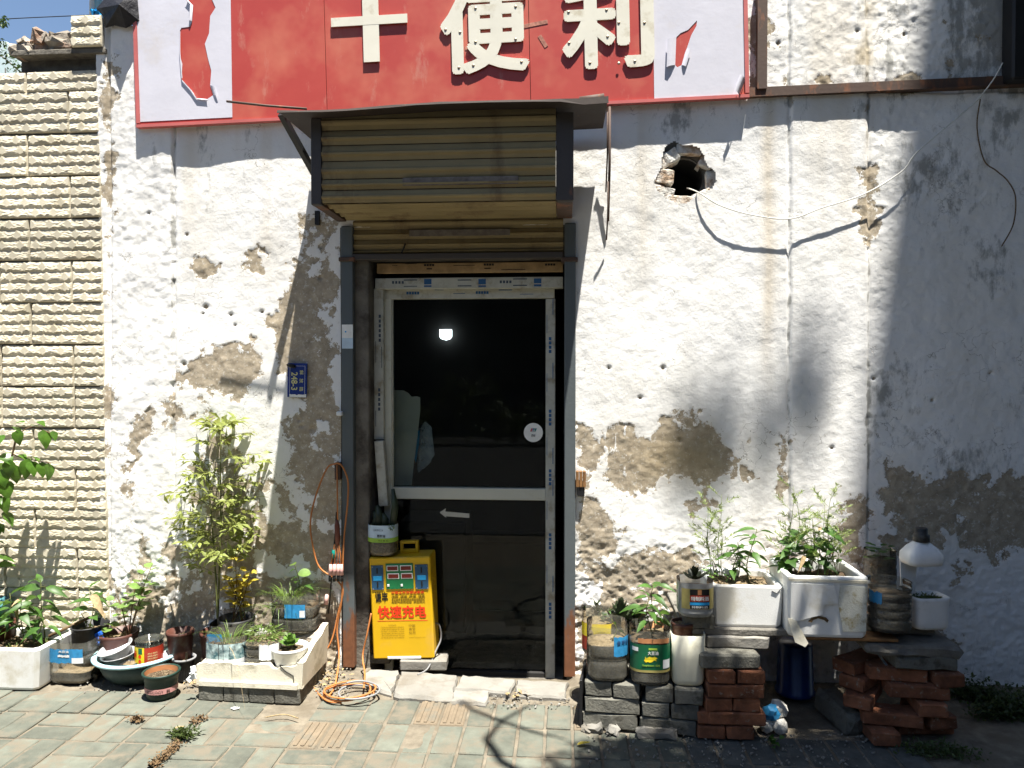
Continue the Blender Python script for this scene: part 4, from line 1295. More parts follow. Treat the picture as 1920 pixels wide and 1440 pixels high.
# round payment sticker on the glass
ctr = W(1000, 811, YD + 0.022) + di
R0 = m(18, W(1000, 811, YD))
b = MB()
b.lathe([(0.0, 0.0), (R0, 0.0)], 28)
stk = b.obj('round_sticker', MT['white'], door)
stk.rotation_euler = (math.radians(90), 0, 0)
stk.location = ctr
for k, (cx_, cl) in enumerate(((-0.008, (0.50, 0.03, 0.03)), (0.0, (0.03, 0.10, 0.30)), (0.008, (0.02, 0.20, 0.20)))):
    b = MB()
    h_ = 0.0085
    b.add([(x_ * 1.0 + cx_ + 0.003 * (z_ / h_), z_ + 0.014, 0.0006 + 0.0003 * k) for (x_, z_) in ((-0.0065, -h_), (0.008, -h_), (0.008, h_), (-0.0065, h_))], [(0, 1, 2, 3)])
    b.obj('emblem_bar', flat('emblem_colour', cl), stk)
b = MB()
b.text('UnionPay', lambda u, v, w_: (-0.010 + u * 0.021, 0.0155 + v * 0.004, 0.0015 + w_), 0.01)
b.text('银联', lambda u, v, w_: (-0.009 + u * 0.019, 0.0075 + v * 0.0055, 0.0015 + w_), 0.01)
b.obj('sticker_lettering', MT['white'], stk)
b = MB()
b.text('闪付', lambda u, v, w_: (-0.011 + u * 0.022, -0.024 + v * 0.015, 0.0008 + w_), 0.03)
b.obj('sticker_lettering', MT['black'], stk)

# things seen through the door
def at(px, py, y):
    return W(px, py, y)


lamp_p = at(835, 627, 4.12)
lm = MB()
s_ = m(11, lamp_p)
lm.prism([(-s_, s_ * 0.85), (-s_, -0.35 * s_), (-0.7 * s_, -0.75 * s_), (0, -0.95 * s_), (0.7 * s_, -0.75 * s_), (s_, -0.35 * s_), (s_, s_ * 0.85)], 0.06, lambda u, v, w_: (u, w_, v))
o = thing('wall_lamp', 'small lit white lamp glowing deep inside the dark shop', 'lamp', lamp_p)
lm.obj('shade', MT['lamp'], o)
MB().box((0, 0.068, 0), (0.05, 0.016, 0.05)).obj('wall_bracket', MT['black_steel'], o)
bp = MB()
o = thing('leaning_board', 'torn grey white board leaning inside behind the door glass', 'board', at(755, 910, 0.30))
oi_ = -o.location
bp.prism([(735, 731), (757, 732), (766, 737), (772, 744), (781, 743), (788, 745), (788, 770), (783, 815), (776, 870), (772, 910), (735, 910)][::-1], 0.012, lambda u, v, w_: at(u, v, 0.29 + w_) + oi_)
bp.obj('panel', MT['board'], o)
bg_ = MB()
bagp = at(800, 880, 0.40)
for k in range(5):
    pts = [(786, 805), (797, 790), (808, 800), (813, 850), (805, 866), (795, 878), (784, 884)]
    bg_.add([at(px + rnd.uniform(-3, 3), py + rnd.uniform(-3, 3), 0.36 + 0.012 * k) - bagp for (px, py) in pts], [tuple(range(7))])
o = thing('plastic_bag', 'crumpled clear plastic bag hanging beside the leaning board', 'bag', bagp)
bg_.obj('film', MT['bag'], o)
MB().add([at(px, py, 0.355) - bagp for (px, py) in ((779, 812), (787, 806), (786, 830), (780, 868), (777, 860))], [(0, 1, 2, 3, 4)]).obj('blue_lining', MT['sky_blue'], o)
o = MB().prism([(824, 961), (836, 953), (835, 959), (880, 963), (880, 971), (836, 968), (837, 971)], 0.003, lambda u, v, w_: at(u, v, YD + 0.022 - w_)).obj('arrow_sign', MT['board'])
tag(o, 'faint white paper arrow pointing left on the lower door glass', 'sign')
for k, (px, py, w_, h_, y_) in enumerate(((820, 1262, 0.45, 0.75, 1.2), (960, 1255, 0.6, 0.5, 1.7))):
    p = at(px, py, y_)
    o = MB().box((0, 0, h_ / 2), (w_, 0.4, h_), bev=0.01).obj('storage_crate', MT['dark'])
    o.location = (p.x, y_, RF)
    tag(o, ('tall dark crate in the shop close behind the charging box' if k == 0 else 'low dark crate deep inside the shop on the hinge side'), 'crate')

# ------------------------------------------------------------------ small things on the wall
p0 = W(557, 713, -0.016)
pw, ph = m(37, p0), m(64, p0)
plate = thing('house_number_plate', 'blue enamel house number plate mounted sideways on the bare mortar', 'number plate', (p0.x, -0.016, p0.z))
plate.rotation_euler = (0, math.radians(1.5), 0)
MB().box((0, 0.006, 0), (pw, 0.012, ph), bev=0.002).obj('enamel', MT['blueplate'], plate)
b = MB()
for (x, z, w_, h_) in ((-pw * 0.38, 0, 0.0012, ph * 0.82), (pw * 0.40, 0, 0.0012, ph * 0.82), (0.0, ph * 0.42, pw * 0.8, 0.0012)):
    b.box((x, -0.0004, z), (w_, 0.0008, h_))
b.obj('border_line', MT['white'], plate)
MB().prism([(-pw * .38, -ph * .5 + .001), (pw * .49, -ph * .5 + .001), (pw * .49, -ph * .40), (pw * .3, -ph * .42), (0.01, -ph * .41), (0, -ph * .44), (-0.01, -ph * .41), (-pw * .3, -ph * .42), (-pw * .38, -ph * .40)], 0.001, lambda u, v, w_: (u, -0.001 + w_, v)).obj('bottom_band', MT['white'], plate)
# lettering reads downwards: text u runs along -z, text v along +x
MB().text('248-3', lambda u, v, w_: (-pw * 0.30 + v * pw * 0.33, -0.0008 - w_, ph * 0.24 - u * ph * 0.53), 0.02).obj('lettering', MT['paleyellow'], plate)
for k, ch in enumerate('解放路'):
    MB().text(ch, lambda u, v, w_: (pw * 0.13 + v * pw * 0.20, -0.0008 - w_, ph * (0.30 - 0.245 * k) - u * ph * 0.13), 0.01).obj('lettering', MT['paleyellow'], plate)
p = W(547, 686, -0.02)
b = MB().lathe([(0.0, 0.011), (0.018, 0.009), (0.03, 0.0), (0.02, -0.008), (0.0, -0.01)], 12, sy=0.5, wob=0.15)
o = b.obj('cord_knot', MT['black_steel'])
o.location = (p.x, -0.028, p.z)
o.rotation_euler = (0, math.radians(15), 0)
tag(o, 'black tarry lump stuck over the top of the blue number plate', 'lump')

p0 = W(651, 631, -0.030)
card = thing('payment_card', 'small pale blue card stuck on the grey post beside the doorway', 'card', (p0.x, -0.0262, p0.z))
cw, chh = m(21, p0), m(45, p0)
MB().box((0, 0, 0), (cw, 0.0012, chh)).obj('card_sheet', MT['card'], card)
MB().box((0, -0.0008, chh * 0.22), (cw, 0.0006, chh * 0.56)).obj('upper_half', MT['white'], card)
b = MB().lathe([(0, 0), (0.0045, 0)], 12)
o = b.obj('blue_dot', MT['sky_blue'], card)
o.rotation_euler = (math.radians(90), 0, 0)
o.location = (-cw * 0.15, -0.0016, chh * 0.20)

# wooden socket block at the right post, hook on the left
p0 = W(1089, 905, -0.02)
so = thing('socket_block', 'brown wooden block nailed beside the rusty right hand post', 'block', (p0.x, -0.012, p0.z))
for k in range(3):
    MB().box((-0.018 + 0.018 * k, -0.012, 0.02), (0.016, 0.024, 0.085), bev=0.003).obj('wood_strip', MT['wood'], so)
MB().box((0, -0.010, -0.045), (0.038, 0.018, 0.05), bev=0.003).obj('dark_base', MT['black_steel'], so)
p0 = W(640, 775, -0.02)
o = MB().box((0, 0, 0), (0.03, 0.05, 0.022), bev=0.004).obj('wall_hook', MT['label_white'])
o.location = (p0.x - 0.004, -0.026, p0.z)
tag(o, 'small white hook on the wall at the left post', 'hook')

# ------------------------------------------------------------------ rusty beam frame upper right
beam = thing('rusty_angle_iron', 'long rusty angle iron beam under the upper plaster on the right', 'beam', W(1660, 165, -0.02))
bi = -beam.location
a, c = W(1405, 178, -0.03), W(2060, 148, -0.03)
d_ = (c - a)
R = Matrix.Rotation(-math.atan2(d_.z, d_.x), 3, 'Y')
MB().box((a + c) / 2 + bi + Vector((0, 0.012, 0.018)), (d_.length, 0.006, 0.045), M=R).obj('web', MT['rust'], beam)
MB().box((a + c) / 2 + bi + Vector((0, 0.022, -0.007)), (d_.length, 0.05, 0.005), M=R).obj('flange', MT['rust'], beam)
a, c = W(1421, -40, -0.03), W(1438, 166, -0.03)
b = MB().box(((a.x + c.x) / 2 + 0.0, -0.018, (a.z + c.z) / 2), (c.x - a.x, 0.03, a.z - c.z))
o = b.obj('rusty_upright', MT['rust'])
tag(o, 'rusty steel upright standing on the beam beside the sign', 'upright')
o = MB().pxbox(1900, -60, 2040, 146, -0.10, 0.1, bev=0.01).obj('dark_corner_box', MT['black_steel'])  # added box standing in for the dark, shadowed corner
tag(o, 'added black box standing in for the dark top right corner', 'dark box')

# ------------------------------------------------------------------ cables


def smooth_path(pts, k=8):
    pts = [Vector(p) for p in pts]
    P = [pts[0]] + pts + [pts[-1]]
    out = []
    for i in range(1, len(P) - 2):
        for s in range(k):
            t = s / k
            a_, b_, c_, d__ = P[i - 1], P[i], P[i + 1], P[i + 2]
            out.append(0.5 * ((2 * b_) + (c_ - a_) * t + (2 * a_ - 5 * b_ + 4 * c_ - d__) * t * t + (3 * b_ - a_ - 3 * c_ + d__) * t ** 3))
    out.append(pts[-1])
    return out


def cable(name, label, pts, r, mt, cat='cable', parent=None):
    b_ = MB().tube(smooth_path(pts), r, 6)
    if parent is not None:
        return b_.obj(name, mt, parent)
    return tag(b_.obj(name, mt), label, cat)


cable('white_cable', 'thin white cable sagging from the round hole across the right wall',
      [W(1288, 352, 0.06), W(1310, 361, -0.01), W(1350, 385, -0.03), W(1410, 403, -0.034), W(1481, 410, -0.036), W(1540, 390, -0.034), W(1620, 364, -0.034), W(1690, 322, -0.03), W(1720, 285, -0.03), W(1790, 225, -0.03), W(1830, 190, -0.03), W(1862, 150, -0.06), W(1880, 118, -0.06)], 0.0032, MT['wire_w'])
cable('loose_cable', 'loose grey cable dangling down the shaded wall at the far right',
      [W(1838, 186, -0.03), W(1832, 240, -0.022), W(1845, 300, -0.02), W(1868, 320, -0.02), W(1890, 340, -0.022), W(1904, 370, -0.02), W(1900, 420, -0.02), W(1878, 462, -0.02)], 0.003, MT['stem_br'])
cable('overhead_wire', 'thin dark wire crossing the blue sky above the tiled wall', [W(-80, 40, 0.8), W(60, 33, 0.8), W(195, 27, 0.8)], 0.003, MT['wire_dk'])

oc = thing('orange_extension_cord', 'orange extension cord hung in a loop on the left post, coiled on the ground', 'cord', G(650, 1300))
oci = -oc.location
yv = -0.06
pts = [G(640, 1318, 0.012), G(610, 1312, 0.012), W(585, 1280, -0.20), W(600, 1240, -0.12), W(622, 1200, -0.08), W(634, 1150, yv), W(643, 1110, yv), W(632, 1088, yv), W(600, 1065, yv), W(588, 1030, yv), W(582, 980, yv), W(592, 930, yv), W(612, 880, yv), W(626, 870, yv), W(640, 872, yv), W(652, 900, yv), W(652, 940, yv), W(645, 1010, yv), W(642, 1080, yv), W(640, 1130, yv), W(632, 1180, yv), W(636, 1230, -0.1), G(628, 1285, 0.012), G(616, 1305, 0.012)]
b = MB().tube(smooth_path([p + oci for p in pts]), 0.0046, 7)
b.obj('cord', MT['cord'], oc)
loop = []
for k in range(26):
    a_ = k / 25 * 4.2 * math.pi
    rr = 0.115 + 0.018 * math.sin(a_ * 0.7)
    loop.append(G(648, 1318) + Vector((rr * math.cos(a_), 0.075 + 0.10 * math.sin(a_) * (1 + 0.1 * math.sin(k)), 0.012 + 0.0012 * k)) + oci)
MB().tube(smooth_path(loop, 4), 0.0046, 7).obj('coil', MT['cord'], oc)
pts = [G(682, 1290, 0.03), G(684, 1262, 0.04), W(680, 1230, -0.06), W(688, 1190, -0.05), W(696, 1150, -0.03)]
MB().tube(smooth_path([p + oci for p in pts]), 0.0046, 7).obj('branch_cord', MT['cord'], oc)
MB().tube([p + oci for p in (W(632, 872, yv), W(633, 980, yv))], 0.004, 6).obj('hanging_lead', MT['cord'], oc)
MB().tube([p + oci for p in (W(632, 975, yv), W(632, 985, yv), W(633, 1012, yv), W(632, 1022, yv))], [0.007, 0.014, 0.015, 0.008], 8).obj('splitter', MT['plug_brown'], oc)
for k, dx_ in enumerate((-11, -4, 3, 9)):
    pts = [W(632 + dx_ * 0.4, 1020, yv), W(632 + dx_ * 0.7, 1040, yv), W(631 + dx_, 1060, yv - 0.004 * k)]
    MB().tube([p + oci for p in pts], 0.0036, 6).obj('lead', MT['cord'], oc)
    pg = MB().tube([p + oci for p in (W(631 + dx_, 1058, yv - 0.004 * k), W(631 + dx_, 1068, yv - 0.004 * k), W(631 + dx_ * 1.1, 1078, yv - 0.004 * k))], [0.008, 0.010, 0.011], 8)
    pg = pg.obj('socket_head', MT['plug_pink'], oc)
    MB().tube([p + oci for p in (W(631 + dx_ * 1.1, 1078, yv - 0.004 * k), W(631 + dx_ * 1.1, 1090, yv - 0.004 * k))], 0.0085, 8).obj('socket_tip', MT['black'], pg)
ex = thing('grey_cord_coil', 'grey flex coiled in rings on the ground over the orange cord', 'cord', G(655, 1310))
ei = -ex.location
loop = []
for k in range(18):
    a_ = 0.6 + k / 17 * 2.6 * math.pi
    rr = 0.098 + 0.012 * math.sin(a_ * 1.3)
    loop.append(G(662, 1322) + Vector((rr * math.cos(a_), 0.07 + 0.09 * math.sin(a_), 0.024 + 0.0015 * k)) + ei)
MB().tube(smooth_path(loop, 4), 0.005, 7).obj('coil', MT['cord_gray'], ex)
bl = thing('black_plug_lead', 'black lead with teal and pink plugs hanging by the post', 'lead', W(612, 1170, -0.05))
bli = -bl.location
MB().tube([p + bli for p in (W(631, 960, -0.05), W(627, 1020, -0.05), W(622, 1080, -0.05), W(616, 1150, -0.05))], 0.004, 6).obj('flex', MT['black'], bl)
MB().tube([p + bli for p in (W(626, 1030, -0.053), W(626, 1046, -0.053))], 0.011, 8).obj('teal_plug', MT['teal_plug'], bl)
MB().tube([p + bli for p in (W(613, 1115, -0.053), W(611, 1133, -0.053))], [0.009, 0.012], 8).obj('pink_plug', MT['plug_pink'], bl)
o = MB().pxbox(627, 868, 637, 900, -0.05, 0.05, bev=0.003).obj('cord_bracket', MT['rust'])
tag(o, 'rusty iron bracket on the wall that holds the orange cord', 'bracket')

# ------------------------------------------------------------------ sky line at the left
tarp = MB()
tp = [W(184, 18, -0.02), W(205, -8, -0.02), W(262, -30, -0.02), W(262, 40, -0.03), W(238, 52, -0.035), W(215, 46, -0.03), W(200, 52, -0.03), W(196, 30, -0.025)]
tc_ = W(225, 10, -0.10)
tarp.add([tc_] + tp, [(0, i + 1, (i + 1) % 8 + 1) for i in range(8)])
o = tarp.obj('black_tarpaulin', MT['tarp'])
md = o.modifiers.new('s', 'SOLIDIFY')
md.thickness = 0.01
tag(o, 'black tarpaulin flap bulging over the wall top beside the sign', 'tarpaulin')
pipe = thing('white_pipe', 'white vertical pipe tied with blue string above the tiled wall', 'pipe', W(175, 60, 0.5))
pii = -pipe.location
MB().tube([W(173, 60, 0.5) + pii, W(173, -120, 0.5) + pii], 0.016, 12).obj('tube', MT['pot_white'], pipe)
MB().tube([W(185, 60, 0.52) + pii, W(185, -120, 0.52) + pii], 0.022, 12).obj('tube', MT['basin_rim'], pipe)
bt = MB()
for k in range(9):
    bt.box(W(180 + rnd.uniform(-7, 9), 25 + rnd.uniform(-4, 3), 0.45) + pii, (0.03, 0.012, 0.014), M=Euler((rnd.uniform(0, 3), rnd.uniform(0, 3), rnd.uniform(0, 3))).to_matrix())
bt.obj('blue_tie', MT['sky_blue'], pipe)
far = thing('distant_building', 'pale blue green building end seen beyond the tiled wall', 'building', (W(0, 110, 9.0).x, 9, 0))
fi = -far.location
a, c = W(-300, 70, 9.0), W(41, 70, 9.0)
zt1, zt0 = W(0, 78, 9.0).z, W(38, 122, 9.0).z
MB().prism([(a.x, 0), (c.x, 0), (c.x, zt0), (W(12, 80, 9).x, zt1), (a.x, zt1 + 0.3)], 5.0, lambda u, v, w_: Vector((u, 9.0 + w_, v)) + fi).obj('wall', MT['pale_bldg'], far)
for k in range(3):
    p = W(-10 + 20 * k, 110, 8.99)
    MB().box(Vector((p.x, 8.99, zt0 / 2)) + fi, (0.012, 0.02, zt0 - 0.1)).obj('wall_joint', MT['bldg'], far)
# ------------------------------------------------------------------ doorstep
step = thing('doorstep', 'broken pale concrete slabs laid as a doorstep', 'doorstep', G(880, 1290))
spi = -step.location


def slab_px(name, pts, z0, z1, mt, parent, off, jit=0.007, seed=0):
    r_ = random.Random(seed)
    P = []
    for i, p in enumerate(pts):
        q = pts[(i + 1) % len(pts)]
        g0, g1 = G(p[0], p[1], z1), G(q[0], q[1], z1)
        nseg = max(2, int((g1 - g0).length / 0.04))
        for k in range(nseg):
            g = g0.lerp(g1, k / nseg)
            P.append((g.x + r_.uniform(-jit, jit), g.y + r_.uniform(-jit, jit)))
    n = len(P)
    cx_, cy_ = sum(p[0] for p in P) / n, sum(p[1] for p in P) / n
    b_ = MB()
    vs2 = [(x + off.x, y + off.y, z0 + off.z) for x, y in P]
    vs2 += [(x + off.x, y + off.y, z1 - 0.008 + off.z) for x, y in P]
    vs2 = [(x + off.x, y + off.y, z0 + off.z) for x, y in P] + [(x + off.x, y + off.y, z1 - 0.014 + off.z) for x, y in P]
    vs2 += [(cx_ + (x - cx_) * 0.955 + off.x, cy_ + (y - cy_) * 0.90 + off.y, z1 - 0.002 + r_.uniform(-0.004, 0.004) + off.z) for x, y in P]
    vs2 += [(cx_ + off.x, cy_ + off.y, z1 + off.z)]
    fs2 = []
    for k in range(n):
        j = (k + 1) % n
        fs2 += [(k, j, j + n, k + n), (k + n, j + n, j + 2 * n, k + 2 * n), (k + 2 * n, j + 2 * n, 3 * n)]
    return b_.add(vs2, fs2).obj(name, mt, parent)


slab_px('slab', [(690, 1285), (733, 1300), (750, 1256), (698, 1253), (680, 1262)], -0.03, 0.016, MT['slab'], step, spi, seed=1)
slab_px('slab', [(735, 1302), (848, 1311), (860, 1264), (752, 1256)], -0.03, 0.02, MT['slab'], step, spi, seed=2)
slab_px('slab', [(846, 1316), (912, 1318), (916, 1292), (852, 1290)], -0.03, 0.014, MT['slab'], step, spi, seed=3)
slab_px('slab', [(853, 1289), (958, 1296), (966, 1272), (864, 1264)], -0.03, 0.024, MT['slab'], step, spi, seed=4)
slab_px('slab', [(964, 1302), (1060, 1304), (1066, 1276), (970, 1274)], -0.03, 0.02, MT['slab'], step, spi, seed=5)
thr = MB()
thr.box((0.5 * (xl + xr), 0.17, -0.12), (xr - xl, 0.34, 0.06))
o = thr.obj('threshold', MT['jamb'])
tag(o, 'dark concrete threshold under the glass door', 'threshold')

# ------------------------------------------------------------------ charging box
cb = G(755, 1236, 0.085)
CH = thing('charging_box', 'yellow coin operated charging box standing on a brick in the doorway', 'charger', (W(757, 1235, -0.02).x, -0.02, 0.062))
CH.rotation_euler = (0, math.radians(-2.3), 0)
cw, ch, cd = m(116, CH.location), m(191, CH.location), 0.16
body = MB().box((0, cd / 2, ch / 2), (cw, cd, ch), bev=0.006).obj('body', MT['yellow'], CH)


def cpt(u, v, w_=0.0):          # u, v from 0..1 on the front, v down
    return (-cw / 2 + u * cw, -0.0012 - w_, ch * (1 - v))


def cplate(name, u0, v0, u1, v1, th, mt, parent=None):
    a_, c_ = cpt(u0, v0), cpt(u1, v1)
    return MB().box(((a_[0] + c_[0]) / 2, -th / 2, (a_[2] + c_[2]) / 2), (c_[0] - a_[0], th, a_[2] - c_[2]), bev=0.001).obj(name, mt, parent or CH)


for (u0, u1) in ((0.03, 0.225), (0.745, 0.955)):
    pl_ = cplate('coin_plate', u0, 0.075, u1, 0.315, 0.004, MT['panel_blue'])
    um = (u0 + u1) / 2
    cplate('coin_slot', um - 0.012, 0.10, um + 0.012, 0.155, 0.006, MT['black'], pl_)
    cplate('coin_slot', um - 0.012, 0.235, um + 0.012, 0.29, 0.006, MT['black'], pl_)
    cplate('blue_badge', um - 0.07, 0.18, um + 0.07, 0.225, 0.005, MT['sky_blue'], pl_)
    for (a_, c_) in ((u0 + 0.015, 0.085), (u1 - 0.02, 0.085), (u0 + 0.015, 0.303), (u1 - 0.02, 0.303)):
        cplate('screw', a_, c_, a_ + 0.014, c_ + 0.008, 0.0055, MT['screw'], pl_)
gp = cplate('display_panel', 0.268, 0.06, 0.715, 0.31, 0.004, MT['panel_green'])
for (u0, v0) in ((0.285, 0.078), (0.505, 0.078), (0.295, 0.155), (0.515, 0.155)):
    cplate('display_frame', u0, v0, u0 + 0.19, v0 + 0.055, 0.0052, MT['white'], gp)
    cplate('display', u0 + 0.012, v0 + 0.008, u0 + 0.178, v0 + 0.047, 0.0062, MT['display'], gp)
for u0 in (0.285, 0.505):
    cplate('button', u0, 0.262, u0 + 0.035, 0.285, 0.0062, MT['white'], gp)


def ctext(body_, u0, v0, u1, v1, mt, bold=0.0):
    return MB().text(body_, lambda u, v, w_: cpt(u0 + u * (u1 - u0), v1 + v * (v0 - v1), w_), bold).obj('lettering', mt, CH)


ctext('谦丰', 0.075, 0.335, 0.285, 0.44, MT['black'], 0.02)
ctext('中国太平洋保险承保', 0.345, 0.332, 0.88, 0.36, MT['redprint'], 0.012)
ctext('低碳  绿色  环保  便民', 0.345, 0.368, 0.89, 0.39, MT['olive'], 0.01)
ctext('专业生产电池修复仪充电仪检测仪', 0.345, 0.397, 0.89, 0.419, MT['olive'], 0.01)
ctext('电动汽车充电站  承区招火', 0.345, 0.424, 0.89, 0.444, MT['olive'], 0.01)
ctext('快速充电', 0.105, 0.475, 0.90, 0.60, MT['redprint'], 0.03)
cplate('rule_line', 0.095, 0.622, 0.92, 0.627, 0.0008, MT['redprint'])
ctext('充电指南', 0.27, 0.66, 0.40, 0.672, MT['olive'])
lines = ['1.充电前请检查插座是否松动,以免接触不良', '2.充电时请将充电器插头插入本机', '3.投入硬币一元,充电时间为十分钟左右', '4.投币后请确认显示屏时间后离开', '5.请勿在雨天使用本机充电,注意安全', '6.充满后请及时拔下插头,谢谢配合']
for k, tx in enumerate(lines):
    ctext(tx, 0.14, 0.682 + 0.0205 * k, 0.53, 0.696 + 0.0205 * k, MT['olive'])
for k, tx in enumerate(('中国', '赛宝', '检测')):
    ctext(tx, 0.605, 0.66 + 0.035 * k, 0.71, 0.688 + 0.035 * k, MT['olive'])
ctext('www.hanyidi.com', 0.60, 0.785, 0.87, 0.797, MT['olive'])
vt = MB()
for k in range(7):
    for r in range(2):
        vt.box((cw / 2 + 0.001, 0.05 + 0.055 * r, ch * 0.86 - k * 0.022), (0.004, 0.035, 0.006), bev=0.001)
vt.obj('side_vent', MT['yellow'], CH)
hb = MB()
hx, hw = 0.035, 0.10
hb.box((hx - hw / 2 + 0.008, 0.10, ch + 0.033), (0.016, 0.03, 0.066), bev=0.003)
hb.box((hx + hw / 2 - 0.008, 0.10, ch + 0.033), (0.016, 0.03, 0.066), bev=0.003)
hb.box((hx, 0.10, ch + 0.058), (hw - 0.03, 0.03, 0.016), bev=0.003)
hb.box((hx, 0.10, ch + 0.010), (hw - 0.03, 0.03, 0.02), bev=0.003)
hb.obj('top_handle', MT['yellow'], CH)
MB().box((cw / 2 - 0.16, 0.004, 0.006), (cw * 0.55, 0.012, 0.014), bev=0.002).obj('worn_paint', MT['label_white'], CH)
MB().tube(smooth_path([(cw / 2, 0.08, 0.16), (cw / 2 + 0.025, 0.06, 0.15), (cw / 2 + 0.028, 0.06, 0.08), (cw / 2 + 0.005, 0.03, 0.03), (cw / 2 - 0.03, -0.03, -0.04), (cw / 2 - 0.07, -0.10, -0.045)]), 0.0045, 6).obj('mains_lead', MT['cord_gray'], CH)
p = G(790, 1260, 0.012)
o = link('support_brick', brick_mesh('support_brick', 0.245, 0.115, 0.053, MT['slab'], 0.006, 0.0015, 77))
o.location = (p.x, p.y + 0.085, 0.033)
o.rotation_euler = (0, 0, math.radians(3))
tag(o, 'pale concrete brick lying under the yellow charging box', 'brick')
o = link('support_brick', brick_mesh('support_brick', 0.12, 0.115, 0.051, MT['cblock'], 0.006, 0.0015, 78))
o.location = (W(712, 1240, 0.05).x, 0.09, 0.033)
tag(o, 'dark half brick hidden in shade under the yellow box corner', 'brick')

# ------------------------------------------------------------------ leaves and plants


def leaf_mesh(name, mt, w=0.42, kind='ovate', fold=0.18, droop=0.25, n=6):
    b_ = MB()
    vs2, fs2 = [], []
    for i in range(n + 1):
        t = i / n
        if kind == 'ovate':
            ww = w * 0.5 * (math.sin(math.pi * t ** 0.75) ** 0.9) * (1 - 0.25 * t)
        elif kind == 'round':
            ww = w * 0.5 * math.sqrt(max(0.0, 1 - (2 * t - 1) ** 2))
        elif kind == 'lance':
            ww = w * 0.5 * math.sin(math.pi * min(1, t * 1.02) ** 0.8)
        elif kind == 'lobed':
            ww = w * 0.5 * (math.sin(math.pi * t ** 0.6)) * (1 + 0.25 * math.cos(t * 14))
        else:                                        # spoon: succulent leaf widest near the tip
            ww = w * 0.5 * (0.35 + 0.65 * math.sin(math.pi * min(1, 0.12 + t * 0.76))) * (1 if t < 0.95 else 0.35)
        ww = max(ww, 0.004)
        z = -droop * t * t
        rag = 0.02 * math.sin(i * 2.4)
        for s in (-1, 0, 1):
            vs2.append((s * ww * (1 + rag * s), t, z + abs(s) * fold * ww * 1.2))
    for i in range(n):
        for s in range(2):
            a_ = i * 3 + s
            fs2.append((a_, a_ + 1, a_ + 4, a_ + 3))
    b_.add(vs2, fs2, True)
    return b_.mesh(name, mt)


LM = {
    'chili': leaf_mesh('leaf', MT['lf_chili'], 0.42, 'ovate', 0.25, 0.35),
    'chili_b': leaf_mesh('leaf', MT['lf_chili'], 0.36, 'lance', 0.35, 0.55),
    'big': leaf_mesh('leaf', MT['lf_big'], 0.80, 'ovate', 0.15, 0.35),
    'pale': leaf_mesh('leaf', MT['lf_pale'], 0.95, 'round', 0.12, 0.15),
    'gold': leaf_mesh('leaf', MT['lf_gold'], 0.55, 'ovate', 0.2, 0.2),
    'succ': leaf_mesh('leaf', MT['lf_succ'], 0.48, 'spoon', 0.35, -0.35),
    'ros': leaf_mesh('leaf', MT['lf_ros'], 0.60, 'spoon', 0.3, -0.3),
    'pink': leaf_mesh('leaf', MT['stem_br'], 0.40, 'spoon', 0.3, -0.3),
    'dead': leaf_mesh('leaf', MT['straw'], 0.32, 'ovate', 0.6, 0.7),
    'clover': leaf_mesh('leaf', MT['lf_chili'], 0.9, 'round', 0.1, 0.1, 5),
    'lobed': leaf_mesh('leaf', MT['lf_chili'], 0.75, 'lobed', 0.12, 0.3, 8),
}


def put_leaf(root, kind, base, direc, length, roll=0.0, wide=1.0, name='leaf'):
    d = Vector(direc).normalized()
    q = d.to_track_quat('Y', 'Z')
    q = q @ Quaternion((0, 1, 0), roll)
    return link(name, LM[kind], root, base, q, (length * wide, length, length))


def chili(root, base, h, nl, ll, seed, kinds=('chili', 'chili', 'chili_b'), lean=0.08, mt='stem', spread=1.0, start=0.3):
    r_ = random.Random(seed)
    base = Vector(base)
    lx, ly = r_.uniform(-lean, lean), r_.uniform(-lean, lean) * 0.5
    path = [base + Vector((lx * t * t * h + 0.012 * math.sin(t * 5 + seed), ly * t * h + 0.01 * math.sin(t * 4), h * t)) for t in [k / 6 for k in range(7)]]
    MB().tube(path, [0.0034 - 0.0018 * k / 6 for k in range(7)], 5).obj('stem', MT[mt], root)
    for k in range(nl):
        t = start + (1 - start) * (k + 0.5) / nl
        i = min(5, int(t * 6))
        p_ = path[i].lerp(path[i + 1], t * 6 - i)
        a_ = k * 2.4 + r_.uniform(-0.4, 0.4) + seed
        el = r_.uniform(-0.35, 0.35) + 0.5 * (t > 0.9)
        dv = Vector((math.cos(a_) * spread, math.sin(a_) * 0.8 * spread, el))
        L = ll * r_.uniform(0.65, 1.15) * (0.75 if t > 0.92 else 1)
        pet = p_ + dv.normalized() * L * 0.28
        if k % 2 == 0:
            MB().tube([p_, pet], 0.0013, 4, False).obj('petiole', MT[mt], root)
        kd = r_.choice(kinds) if r_.random() > 0.06 else 'dead'
        put_leaf(root, kd, pet - dv.normalized() * L * (0.0 if k % 2 == 0 else 0.25), dv, L, r_.uniform(-0.7, 0.7), r_.uniform(0.85, 1.15))


def leaflets(b_, p_, d, L, w_, r_):
    """one small folded leaflet of 2 quads added to a joined mesh"""
    d = d.normalized()
    s = d.cross(Vector((r_.uniform(-1, 1), r_.uniform(-1, 1), 1))).normalized() * w_ * 0.5
    up = s.cross(d).normalized()
    mid = p_ + d * L * 0.5 - up * 0.0
    tip = p_ + d * L - up * L * 0.2
    b_.add([p_, mid + s + up * w_ * .15, tip, mid - s + up * w_ * .15, mid], [(0, 1, 4), (1, 2, 4), (0, 4, 3), (4, 2, 3)], True)


